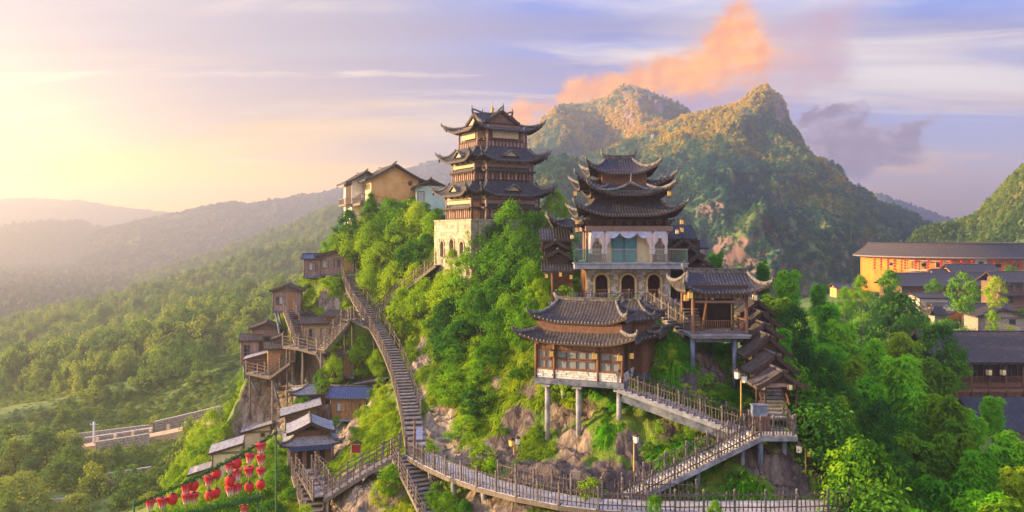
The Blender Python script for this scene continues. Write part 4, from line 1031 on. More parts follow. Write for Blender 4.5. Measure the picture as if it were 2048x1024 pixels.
def arch_trim(parent, cx, hw, zs, zp, y, w=.16, matname='arch_trim', n=9):
    """the surround: jamb stones and voussoirs, each a piece"""
    for s_ in (-1, 1):
        k = max(1, int(round((zp - zs) / .35)))
        for i in range(k): bar('arch_stone', parent, (cx + s_ * (hw + w / 2), y, zs + (zp - zs) * (i + .5) / k), (w, .14, (zp - zs) / k - .012), matname)
    for i in range(n):
        a = math.pi * (i + .5) / n
        bar('arch_stone', parent, (cx + (hw + w / 2) * math.cos(a), y, zp + (hw + w / 2) * math.sin(a)), (math.pi * (hw + w * .6) / n - .012, .14, w), matname, (0, -(a - math.pi / 2), 0))

def balustrade(parent, p, q, h=.9, step=.16, matname='wood', rail=.06, posts=True):
    p, q = Vector(p), Vector(q); L = (q - p).length; n = max(2, int(L / step))
    for z in (h, .12): bar2('rail', parent, p + Vector((0, 0, z)), q + Vector((0, 0, z)), rail, rail, matname)
    d = (q - p) / n; a = math.atan2(d.y, d.x)
    for i in range(n + 1):
        c = p + d * i + Vector((0, 0, h / 2 + .03)); bar('baluster', parent, c, (.035, .035, h - .1), matname, (0, 0, a))

def column_mesh(r, h, matname, n=10):
    k = ('col', r, round(h, 2), matname)
    if k not in _cache: _cache[k] = MB().lathe([(r * 1.25, 0), (r * 1.25, .08), (r, .14), (r * .96, h)], n).mesh('column', M[matname])
    return _cache[k]

# ------------------------------------------------------------------ rustic fences, walks and stairs
_pk = {}
def picket_mesh(h, matname, seed):
    k = (round(h, 2), matname, seed)
    if k not in _pk:
        g = random.Random(seed); mb = MB()
        mb.tube([(g.uniform(-.02, .02), g.uniform(-.02, .02), z * h) for z in (0, .35, .7, 1.0)], [.032, .036, .03, .024], 5); _pk[k] = mb.mesh('picket', M[matname])
    return _pk[k]
def fence(parent, pts, h=1.05, post=1.5, step=.24, wood='picket_wood', post_mat='post_grey', pickets=True, rails=(.25, .85), post_h=1.2, prail=.05):
    """posts, round rails and pickets along a polyline of deck points"""
    pts = [Vector(p) for p in pts]
    for a, b in zip(pts[:-1], pts[1:]):
        L = (b - a).length; n = max(1, int(round(L / post)))
        ang = math.atan2(b.y - a.y, b.x - a.x)
        for i in range(n + 1 if b is pts[-1] else n):
            q = a + (b - a) * (i / n); k = ('post', post_mat, round(post_h, 2))
            if k not in _cache:
                mb = MB(); mb.box((0, 0, post_h * .48), (.11, .11, post_h * .96)); mb.lathe([(.085, post_h * .94), (.085, post_h * .99), (.05, post_h * 1.03), (.02, post_h * 1.06)], 6); _cache[k] = mb.mesh('post', M[post_mat])
            link('post', _cache[k], parent, q, (0, 0, ang))
        for i in range(n):
            s0, s1 = a + (b - a) * (i / n), a + (b - a) * ((i + 1) / n)
            for rz in rails:
                j = random.uniform(-.03, .03)
                bar2('rail', parent, s0 + Vector((0, 0, rz * h + j)), s1 + Vector((0, 0, rz * h - j)), prail, prail * 1.1, wood)
            if pickets:
                m = max(1, int(round((s1 - s0).length / step)))
                for k_ in range(1, m):
                    q = s0 + (s1 - s0) * (k_ / m); link('picket', picket_mesh(h * .96, wood, k_ % 4), parent, q + Vector((0, 0, .04)), (random.uniform(-.04, .04), random.uniform(-.05, .05), random.uniform(0, 6)), (1, 1, random.uniform(.93, 1.06)))

def offset(path, d):
    """path moved sideways by d (plus = to its left hand)"""
    path = [Vector(p) for p in path]; out = []
    for i, p in enumerate(path):
        t_ = path[min(i + 1, len(path) - 1)] - path[max(i - 1, 0)]; t_.z = 0; t_.normalize()
        out.append(p + Vector((-t_.y, t_.x, 0)) * d)
    return out

def stair(name, label, path, width, rise=.17, tread='step', side='wood_grey', riser_min=.02, under=True, cat='stairway', stone=False):
    """flight of single treads between two stringers, with flat landings where the line is level"""
    t = thing(name, label, cat, (0, 0, 0)); path = [Vector(p) for p in path]
    for a, b in zip(path[:-1], path[1:]):
        d = b - a; run = math.hypot(d.x, d.y); ang = math.atan2(d.y, d.x)
        n = max(1, int(round(max(abs(d.z) / rise, run / (1.2 if abs(d.z) < .3 else 99)))))
        for i in range(n):
            c = a + d * ((i + .5) / n); w = run / n
            bar('tread', t, (c.x, c.y, a.z + d.z * ((i + .5) / n) - .04), (w + (.05 if abs(d.z) > .3 else -.015), width - .02 * ((i * 5) % 3), .09), tread, (0, 0, ang))
    for s_ in (-1, 1):
        o = offset(path, s_ * width / 2)
        for a, b in zip(o[:-1], o[1:]): bar2('stringer', t, a + Vector((0, 0, -.16)), b + Vector((0, 0, -.16)), .12, .26, side)
    if under:
        u = MB()
        l, r_ = offset(path, width / 2 - .05), offset(path, -width / 2 + .05)
        u.grid([[p + Vector((0, 0, -.14)) for p in l], [p + Vector((0, 0, -.14)) for p in r_]], False)
        u.grid([[p + Vector((0, 0, -.30)) for p in l], [p + Vector((0, 0, -.30)) for p in r_]], False)
        u.build('underside', M['wood_dark'], t)
    return t

def stilts(parent, pts, matname='column_blue', r=.14, down=None, name='stilt', n=8):
    """each support runs from its top (world point) to the ground below it; parent at world origin"""
    for p in pts:
        p = Vector(p); g = gz(p.x, p.y) - .6 if down is None else p.z - down
        if p.z - g < .3: continue
        MB().tube([p, (p.x, p.y, g)], [r, r], n).build(name, M[matname], parent)
# ------------------------------------------------------------------ main hall
def loc_m(loc, rz): return Matrix.Translation(Vector(loc)) @ Matrix.Rotation(rz, 4, 'Z')
def stilts_local(t, loc, rz, pts, matname='column_blue', r=.14, name='stilt', n=8, lean=(0, 0)):
    m = loc_m(loc, rz)
    for p in pts:
        p = Vector(p); w = m @ p; g = gz(w.x + lean[0], w.y + lean[1]) - .5
        if w.z - g < .25: continue
        e = m.inverted() @ Vector((w.x + lean[0], w.y + lean[1], g))
        MB().tube([p, e], [r, r], n).build(name, M[matname], t)

def brackets(parent, x0, x1, y, z, n, face='f', s=1.0, matname='wood_dark'):
    for i in range(n):
        u = x0 + (x1 - x0) * i / max(n - 1, 1); mb = MB()
        for k, (w, dz) in enumerate(((.22, 0), (.5, .16), (.8, .32))):
            c = (u, y - .12 * k * s, z + dz * s); sz = (w * s, .22 * s, .12 * s)
            mb.box(c, sz)
            for e in (-1, 1): mb.box((u + e * w * s * .42, c[1], c[2] + .09 * s), (.11 * s, .2 * s, .08 * s))
        if face != 'f': mb.v = [(q[1], q[0], q[2]) if face == 'l' else (-q[1], q[0], q[2]) for q in mb.v]
        mb.build('bracket', M[matname], parent)

def main_hall():
    k = F / 66.0; loc = P(1255, 602, 66.0)
    X = lambda px: (px - 1255) / k
    Z = lambda py: (602 - py) / k
    t = thing('hall', 'tall tiered hall with dark flared roofs, teal glass doors and stone arches', 'hall', loc)
    # stone storey with three arches
    ops = [(X(1203), .52, .02, Z(562)), (X(1256), .56, .02, Z(563)), (X(1308), .52, .02, Z(562))]
    x0, x1 = X(1174), X(1341)
    w = arch_wall(t, 'stone_wall', x0, x1, .05, .5, 0, Z(540), ops, 'mortar')
    def skip(c, z, ww):
        for cx, hw, zs, zp in ops:
            d = abs(c - cx) - ww / 2
            if z < zp + .02 and d < hw + .14: return True
            if z >= zp and math.hypot(max(d, 0), z - zp) < hw + .17: return True
        return False
    ashlar(w, x0, x1, .02, 0, Z(540), .19, .40, 'stone', 3, skip=skip)
    for cx, hw, zs, zp in ops:
        arch_trim(w, cx, hw, zs, zp, .0); balustrade(w, (cx - hw, .25, 0), (cx + hw, .25, 0), .92, .17, 'wood_warm')
    MB().b(x0 + .1, x1 - .1, 2.2, 2.3, 0, Z(541)).b(x0, x0 + .1, .5, 6.4, 0, Z(541)).b(x1 - .1, x1, .5, 6.4, 0, Z(541)).build('inner_wall', M['wood'], w)
    MB().b(X(1150), X(1372), -1.0, 6.8, -.35, -.02).build('floor', M['slab_blue'], t)
    # balcony
    MB().b(X(1147), X(1369), -1.25, 6.6, Z(537), Z(527)).b(X(1145), X(1371), -1.3, 6.65, Z(527.5), Z(525)).build('balcony_slab', M['concrete'], t)
    n = 7
    for i in range(n):
        a, b = X(1147) + (X(1369) - X(1147)) * i / n, X(1147) + (X(1369) - X(1147)) * (i + 1) / n
        bar('glass_panel', t, ((a + b) / 2, -1.2, Z(525) + .55), (b - a - .04, .02, 1.1), 'glass_side' if i in (0, n - 1) else 'glass_green')
    for s_, px in ((-1, 1147), (1, 1369)):
        for i in range(3): bar('glass_panel', t, (X(px), -.65 + i * 1.2, Z(525) + .55), (.02, 1.15, 1.1), 'glass_side')
    bar('handrail', t, (0 + (X(1147) + X(1369)) / 2, -1.2, Z(525) + 1.12), (X(1369) - X(1147), .05, .05), 'metal')
    # upper room
    zf, zb = Z(525), Z(462)
    MB().b(X(1183), X(1226), 1.0, 1.08, zf, zb).b(X(1277), X(1333), 1.0, 1.08, zf, zb).b(X(1226), X(1277), 1.0, 1.08, Z(474), zb).b(X(1183), X(1186), 1.0, 6, zf, zb).b(X(1330), X(1333), 1.0, 6, zf, zb).build('room_wall', M['plaster_cream'], t)
    for i, px in enumerate((1180, 1210, 1306, 1334)): link('column', column_mesh(.12, zb - zf, 'wood_mauve'), t, (X(px), .35, zf))
    for px in (1180, 1334):
        for y in (2.5, 5.5): link('column', column_mesh(.12, zb - zf, 'wood_mauve'), t, (X(px), y, zf))
    for i in range(2):
        x_ = X(1239 + 25 * i); d = bar('door', t, (x_, .96, (zf + Z(474)) / 2), (1.0, .05, Z(474) - zf), 'glass_teal')
        fr = MB()
        for u in (-.5, .5): fr.b(x_ + u - .035, x_ + u + .035, .90, .97, zf, Z(474))
        fr.b(x_ - .5, x_ + .5, .905, .965, Z(475), Z(473)).b(x_ - .5, x_ + .5, .905, .965, zf, zf + .08); fr.build('door_frame', M['door_teal'], t)
        MB().tube([(X(1251.5) + (i - .5) * .26, .84, zf + .85), (X(1251.5) + (i - .5) * .40, .82, zf + 1.0), (X(1251.5) + (i - .5) * .26, .84, zf + 1.18)], .025, 6).build('door_handle', M['metal'], t)
    for px in (1194, 1321): window(t, X(px), .98, zf + .15, .85, 1.5, nx=3, ny=4, frame='wood_mauve', pane='glass_pale')
    for px in (1194, 1321):   # low lattice rail
        balustrade(t, (X(px - 13), .3, zf), (X(px + 13), .3, zf), .8, .14, 'wood_grey')
    # swagged curtains
    def swag(xa, xb, matname, drop, name):
        mb = MB(); V = []
        for i in range(15):
            u = i / 14; x_ = xa + (xb - xa) * u; low = drop * (1 - (2 * u - 1) ** 2) ** .8
            V.append([(x_, .12 + .05 * math.sin(9 * v + 5 * u) * v, zb - .04 - (low + .14) * v) for v in np.linspace(0, 1, 8)])
        mb.grid(V, True); mb.build(name, M[matname], t)
    for a, b in ((1183, 1208), (1212, 1240), (1240, 1275), (1275, 1304), (1308, 1333)): swag(X(a), X(b), 'cloth_blue', .42, 'valance')
    for px, s_ in ((1186, 1), (1203, -1), (1217, 1), (1299, -1), (1312, 1), (1329, -1)):
        mb = MB(); V = []
        for j in range(13):
            th = j / 12 * 2 * math.pi; row = []
            for zz, r_, o in ((0, .26, 0), (.35, .30, .02), (.8, .24, .10), (1.05, .10, .20), (1.15, .09, .21), (1.5, .14, .2), (1.75, .12, .2)):
                rr = r_ * (1 + .22 * math.sin(th * 5))
                row.append((X(px) - s_ * o * .8 + rr * math.cos(th), .22 + .45 * rr * math.sin(th), zb - .15 - zz))
            V.append(row)
        mb.grid(V, True); mb.build('curtain', M['cloth'], t)
    MB().b(X(1172), X(1346), .15, .5, zb, zb + .42).b(X(1172), X(1174), .5, 6.4, zb, zb + .4).b(X(1344), X(1346), .5, 6.4, zb, zb + .4).build('beam', M['wood_mauve'], t)
    MB().b(X(1180), X(1338), .5, 6.2, zb + .1, Z(410)).build('frieze', M['wood_dark'], t)
    brackets(t, X(1180), X(1338), .3, zb + .5, 9, s=1.15)
    brackets(t, .9, 5.8, X(1175), zb + .5, 4, face='l', s=1.1)
    for px in (1180, 1210, 1306, 1334): MB().prism([(X(px) - .35, zb - .05), (X(px) + .35, zb - .05), (X(px) + .1, zb - .5), (X(px) - .1, zb - .5)], .38, .44).build('corner_brace', M['wood_mauve'], t)
    c = (0.1, 3.3)
    # roofs, low to high
    r1 = Roof(4.05, 4.0, 2.75, 2.6, Z(430), Z(403), .85, .40, .30, 2.2, c); r1.build(t, rsz=1.25)
    MB().b(c[0] - 2.75, c[0] + 2.75, c[1] - 2.55, c[1] + 2.55, Z(408), Z(378)).build('upper_wall', M['wood_dark'], t)
    brackets(t, c[0] - 2.6, c[0] + 2.6, c[1] - 2.6, Z(398), 8, s=.9)
    r2 = Roof(3.05, 3.3, 1.6, 1.7, Z(389), Z(368), .75, .38, .28, 2.1, (c[0] + .08, c[1] - .55)); rr = r2.build(t, rsz=1.2)
    # small arched gable riding on the middle of the second roof
    g = MB(); gy = c[1] - 4.15
    for s_ in (-1, 1):
        g.tube([(c[0] + .08, gy, Z(366)), (c[0] + .08 + s_ * .5, gy, Z(373)), (c[0] + .08 + s_ * 1.15, gy, Z(379)), (c[0] + .08 + s_ * 2.0, gy + .05, Z(381)), (c[0] + .08 + s_ * 2.7, gy + .1, Z(378))], [.15, .13, .12, .11, .10], 6)
    g.build('gable_ridge', M['ridge'], rr)
    MB().prism([(c[0] - 1.0, Z(380)), (c[0] + 1.16, Z(380)), (c[0] + .08, Z(369))], gy + .05, gy + .6).build('gable_face', M['wood_dark'], rr)
    MB().lathe([(.10, 0), (.12, .1), (.06, .22), (.09, .34), (.02, .75)], 6, (c[0] + .08, gy, Z(366))).build('finial', M['ridge'], rr)
    r3 = Roof(3.65, 3.0, 1.8, 1.4, Z(372), Z(356), .95, .4, .3, 2.1, (c[0] - .15, c[1] + .7)); r3.build(t, rsz=1.2)
    MB().b(c[0] - 2.0, c[0] + 1.8, c[1] - 1.5, c[1] + 1.8, Z(372), Z(335)).build('upper_wall', M['wood'], t)
    r4 = Roof(2.6, 2.5, 1.15, .12, Z(344), Z(312), .8, .38, .3, 2.0, (c[0] - .35, c[1] + .2)); r4.build(t, top_ridge=.42, rsz=1.2)
    MB().b(c[0] - 1.3, c[0] + .9, c[1] + .1, c[1] + .3, Z(316), Z(309)).build('ridge_base', M['ridge_dark'], t)
    # left gallery
    g = thing('corner_pavilion', 'small stacked tile roofs over an open wooden porch left of the hall', 'pavilion', P(1118, 602, 66.5))
    kk = F / 66.5; X2 = lambda px: (px - 1118) / kk
    Z2 = lambda py: (602 - py) / kk
    for px in (1105, 1143):
        for y in (0, 2.4): link('column', column_mesh(.10, Z2(540), 'wood'), g, (X2(px), y, -.05))
    MB().b(X2(1098), X2(1150), -.2, 2.8, -.3, -.05).build('floor', M['concrete'], g)
    planks(g, X2(1107), X2(1141), .1, 0, Z2(583), matname='wood', pitch=.16)
    MB().b(X2(1103), X2(1145), -.05, .05, Z2(548), Z2(540)).b(X2(1107), X2(1141), -.02, .02, Z2(556), Z2(551)).build('beam', M['wood'], g)
    MB().b(X2(1106), X2(1142), 2.2, 2.3, 0, Z2(542)).build('back_wall', M['wood_red'], g)
    shed_roof(g, X2(1084), X2(1158), -.9, .9, Z2(541), Z2(521), 'tile')
    for i, (py, px) in enumerate(((514, 1116), (497, 1112))):
        gable_roof(g, 1.5, 1.25, Z2(py), Z2(py - 15), 'tile_brown', c=(X2(px), .4 + i * .9)); MB().b(X2(px) - .9, X2(px) + .9, .2 + i * .9, 1.0 + i * .9, Z2(py + 14), Z2(py) + .1).build('upper_wall', M['wood_dark'], g)
    shed_roof(g, X2(1082), X2(1150), 1.2, 3.2, Z2(480), Z2(457), 'tile'); MB().b(X2(1086), X2(1146), 1.8, 3.0, Z2(505), Z2(478)).build('upper_wall', M['wood_dark'], g)
    for a, rows in ((1098, 3),):
        r_ = Roof(1.3, 1.2, .3, .2, Z2(452), Z2(438), .7, .4, .25, 2.0, (X2(1140), 2.0)); r_.build(g)
    # right gallery: gable roofs stepping down behind the entry pavilion
    g = thing('gallery', 'dark gable roofs stepping down at the right end of the hall', 'gallery', P(1375, 602, 68))
    kk = F / 68; X3 = lambda px: (px - 1375) / kk
    Z3 = lambda py: (602 - py) / kk
    shed_roof(g, X3(1338), X3(1398), .6, 2.8, Z3(478), Z3(450), 'tile')
    for i, (px, py, hw) in enumerate(((1368, 496, 1.15), (1376, 512, 1.25), (1386, 530, 1.35), (1394, 548, 1.45))):
        gable_roof(g, 1.5, hw, Z3(py), Z3(py - 19), 'tile_brown', c=(X3(px), .6 - i * .75))
        MB().b(X3(px) - hw * .75, X3(px) + hw * .75, .3 - i * .75, 1.2 - i * .75, Z3(py + 18), Z3(py) + .15).build('wall', M['wood_dark'], g)
        for s_ in (-1, 1): link('column', column_mesh(.08, Z3(py) + 2.0, 'wood_dark'), g, (X3(px) + s_ * hw * .85, .0 - i * .75, -2.0))
    shed_roof(g, X3(1392), X3(1425), 1.4, 3.2, Z3(496), Z3(482), 'tile')
    MB().b(X3(1350), X3(1405), 1.0, 3.0, -1.5, Z3(480)).build('back_wall', M['wood_dark'], g)
    # lanterns on the hall
    for (px, py, d, kind, lab) in ((1145, 470, 64.3, 'paper', 'paper lantern at the left front corner of the hall roof'), (1154, 440, 64.0, 'box', 'glowing lantern under the left flare of the lowest hall roof'), (1154, 456, 64.0, 'box', 'glowing lantern, lower of the pair at the left hall eave'), (1364, 440, 64.0, 'box', 'glowing lantern under the right flare of the lowest hall roof'), (1364, 456, 64, 'box', 'glowing lantern, lower of the pair at the right hall eave'), (1355, 460, 64, 'paper', 'paper lantern hanging beside the right curtains of the hall'),
                                   (1151, 383, 64, 'box', 'glowing lantern under the left end of the second hall roof'), (1339, 383, 64, 'box', 'glowing lantern under the right end of the second hall roof'), (1093, 548, 65.6, 'box', 'orange lantern at the left post of the hall porch'), (1121, 545, 65.6, 'box', 'orange lantern in the middle of the hall porch opening'), (1142, 550, 65.6, 'box', 'orange lantern at the right post of the hall porch')):
        lantern(kind, P(px, py - 4, d), lab)
    # terrace walk in front with rustic fence, and the stair down to the entry pavilion
    z = loc.z - .12
    A, B = Vector((P(1146, 602, 64).x, 64.2, z)), Vector((P(1297, 602, 64).x, 64.2, z))
    w = stair('terrace', 'narrow plank terrace along the stone arches of the hall', [A + Vector((-1.2, .3, 0)), B + Vector((.2, .3, 0))], 1.9, cat='terrace')
    fence(w, [A, B], h=1.0, post=1.6, step=.22, wood='wood_grey', post_mat='wood_grey')
    C = P(1384, 670, 58.4)
    w = stair('stairway', 'wooden stairway from the hall terrace down to the entry pavilion', [B + Vector((0.3, .2, 0)), C + Vector((.2, .6, 0))], 1.5)
    fence(w, [B, C], h=1.1, post=1.0, step=.2, wood='wood_grey', post_mat='wood_grey')
    fence(w, [p + Vector((1.1, .9, 0)) for p in (B, C)], h=1.1, post=1.2, step=.25, wood='wood_grey', post_mat='wood_grey')
main_hall()

# ------------------------------------------------------------------ entry pavilion and covered stair
def entry_pavilion():
    k = F / 57.0; loc = P(1440, 668, 57); X = lambda px: (px - 1440) / k
    Z = lambda py: (668 - py) / k
    t = thing('pavilion', 'open wooden entry pavilion on blue columns under a curved dark roof', 'pavilion', loc)
    MB().b(X(1381), X(1498), -.35, 4.0, -.28, 0).b(X(1379), X(1500), -.42, 4.05, -.12, -.02).build('floor_slab', M['concrete'], t)
    hh = Z(580)
    for px in (1386, 1493):
        for y in (0, 3.6): link('column', column_mesh(.13, hh, 'wood'), t, (X(px), y, 0))
    link('column', column_mesh(.10, hh, 'wood_dark'), t, (X(1437), 3.4, 0)); link('column', column_mesh(.10, hh, 'wood_dark'), t, (X(1480), 2.0, 0))
    balustrade(t, (X(1387), 0, 0), (X(1492), 0, 0), .95, .15, 'wood'); balustrade(t, (X(1493), 0, 0), (X(1493), 3.6, 0), .95, .3, 'wood')
    MB().b(X(1386), X(1493), -.06, .06, Z(597), Z(588)).b(X(1390), X(1489), -.04, .04, Z(606), Z(601)).build('lintel', M['wood_mauve'], t)
    MB().b(X(1384), X(1495), -.1, 3.7, Z(586), Z(570)).build('beam', M['wood_dark'], t)
    for i in range(9): bar('hanging_strip', t, (X(1394 + i * 11.5), -.08, Z(590)), (.07, .03, .5), 'wood_dark')
    MB().b(X(1388), X(1492), 3.7, 3.8, 0, hh).build('back_wall', M['wood_dark'], t)
    for i in range(7): bar('tread', t, (X(1402), 2.0 + i * .22, .15 + i * .22), (1.1, .3, .1), 'step')
    bar2('brace', t, (X(1415), 1.6, .1), (X(1432), 2.9, 1.9), .14, .2, 'wood')
    r = Roof(2.65, 2.5, 2.2, .15, Z(584), Z(549), .6, .34, .45, 2.2, (X(1447), 1.8), 1.4); r.build(t, top_ridge=.38, rsz=1.3)
    stilts_local(t, loc, 0, [(X(1386), .1, -.28), (X(1470), .1, -.28), (X(1492), 3.5, -.28), (X(1388), 3.4, -.28)], 'column_blue', .17)
    MB().b(X(1391), X(1488), .1, .3, -.6, -.28).build('ground_beam', M['slab_blue'], t)
    for px, py, d, l in ((1381, 583, 56, 'white box lantern at the left post of the entry pavilion'), (1373, 588, 56.4, 'orange box lantern just left of the entry pavilion post'), (1510, 588, 56, 'white paper lantern at the right eave of the entry pavilion')): lantern('box' if 'box' in l else 'paper', P(px, py - 4, d), l, s=1.25)
    for px in (1425, 1477): lantern('box', P(px, 588, 57.8), 'small glowing lantern inside the entry pavilion, %s' % ('left of centre' if px < 1450 else 'right of centre'), s=.8)
entry_pavilion()

def covered_stair():
    a = P(1552, 838, 50.6); b = Vector((P(1512, 0, 62).x, 62.5, -7.6))
    t = thing('covered_stair', 'covered stairway with a cascade of dark gable roofs climbing from the landing', 'covered stairway', (0, 0, 0))
    n = 26
    for i in range(n):
        p = a + (b - a) * ((i + .5) / n); bar('tread', t, p, (1.5, (b.y - a.y) / n + .06, .1), 'deck')
    for s_ in (-1, 1): bar2('stringer', t, a + Vector((s_ * .85, 0, -.1)), b + Vector((s_ * .85, 0, -.1)), .16, .34, 'wood'); bar2('handrail', t, a + Vector((s_ * .85, 0, .9)), b + Vector((s_ * .85, 0, .9)), .08, .1, 'wood')
    tops = [(1553, 738, 768, 51.3), (1540, 705, 740, 53.6), (1528, 668, 708, 55.9), (1520, 645, 672, 58.0), (1515, 622, 648, 60.0), (1508, 600, 625, 62.0)]
    for i, (px, pr, pe, d) in enumerate(tops):
        c = P(px, pr, d); e = P(px, pe, d)
        gable_roof(t, 2.3, 1.62 if i < 3 else 1.4, e.z, c.z, 'tile_brown', c=(c.x, c.y), name='roof', lift=0.0, thick=.12)
        u = (c.y - a.y) / (b.y - a.y); fz = a.z + (b.z - a.z) * u
        for s_ in (-1, 1):
            for dy in (-.85, .85):
                f2 = fz + (b.z - a.z) / (b.y - a.y) * dy; MB().tube([(c.x + s_ * 1.0, c.y + dy, f2 - .2), (c.x + s_ * 1.0, c.y + dy, e.z + .25)], .085, 7).build('column', M['wood_dark'], t)
        MB().b(c.x - 1.1, c.x + 1.1, c.y - .9, c.y - .78, e.z - .02, e.z + .2).build('tie_beam', M['wood_mauve'], t)
        MB().prism([(c.x - .95, e.z + .22), (c.x + .95, e.z + .22), (c.x, c.z - .1)], c.y - .86, c.y - .8).build('gable_wall', M['wood_dark'], t)
        if i: MB().b(c.x - 1.05, c.x + 1.05, c.y + .3, c.y + .36, e.z - .5, e.z + .25).build('frieze', M['wood'], t)
    for px, d, lab in ((1526, 50.4, 'left'), (1580, 50.4, 'right')): lantern('paper', P(px, 763, d), 'white paper lantern at the %s post of the lowest covered stair roof' % lab, s=1.1)
    for i, (px, py, d) in enumerate(((1505, 740, 53.5), (1500, 706, 55.5))): lantern('box', P(px, py, d), 'dim lantern left of the %s covered stair roof' % ('second' if i == 0 else 'third'), s=.9)
    l = thing('landing', 'curved landing with timber deck and balustrade at the foot of the covered stair', 'landing', (0, 0, 0))
    z = LANDING[0].z; x0, x1 = P(1498, 0, 49.2).x, P(1588, 0, 49.2).x
    for i in range(10):
        bar('deck_plank', l, (x0 + (x1 - x0) * (i + .5) / 10, 49.9, z - .05), ((x1 - x0) / 10 - .015, 2.6, .1), 'deck')
    MB().b(x0, x1, 48.55, 51.2, z - .35, z - .11).build('deck_frame', M['concrete'], l)
    fence(l, [Vector((x0 + .1, 48.62, z)), Vector((x1 - .25, 48.62, z)), Vector((x1 - .02, 48.9, z)), Vector((x1 - .02, 51.1, z))], h=1.1, post=1.4, step=.2)
    fence(l, [Vector((x0 + .1, 51.1, z)), Vector((P(1525, 0, 51.1).x, 51.1, z))], h=1.1, post=1.4, step=.2)
    stilts_local(l, (0, 0, 0), 0, [(P(1521, 0, 48.9).x, 48.9, z - .3), (P(1552, 0, 50).x, 50.4, z - .3), (P(1570, 0, 49.2).x, 49.3, z - .3), (P(1580, 0, 50.8).x, 50.8, z - .3)], 'column_blue', .17)
    # planter and bin by the portal
    q = P(1518, 850, 50.2)
    p = thing('planter', 'square brown planter box standing beside the covered stair portal', 'planter', (q.x, q.y, z)); MB().b(-.55, .55, -.35, .35, 0, .75).b(-.6, .6, -.4, .4, .75, .85).build('box', M['wood_red'], p)
    MB().b(-.45, .45, -.25, .25, .85, 1.5).b(-.5, .5, -.3, .3, 1.5, 1.56).build('cabinet', M['column_blue'], p)
covered_stair()

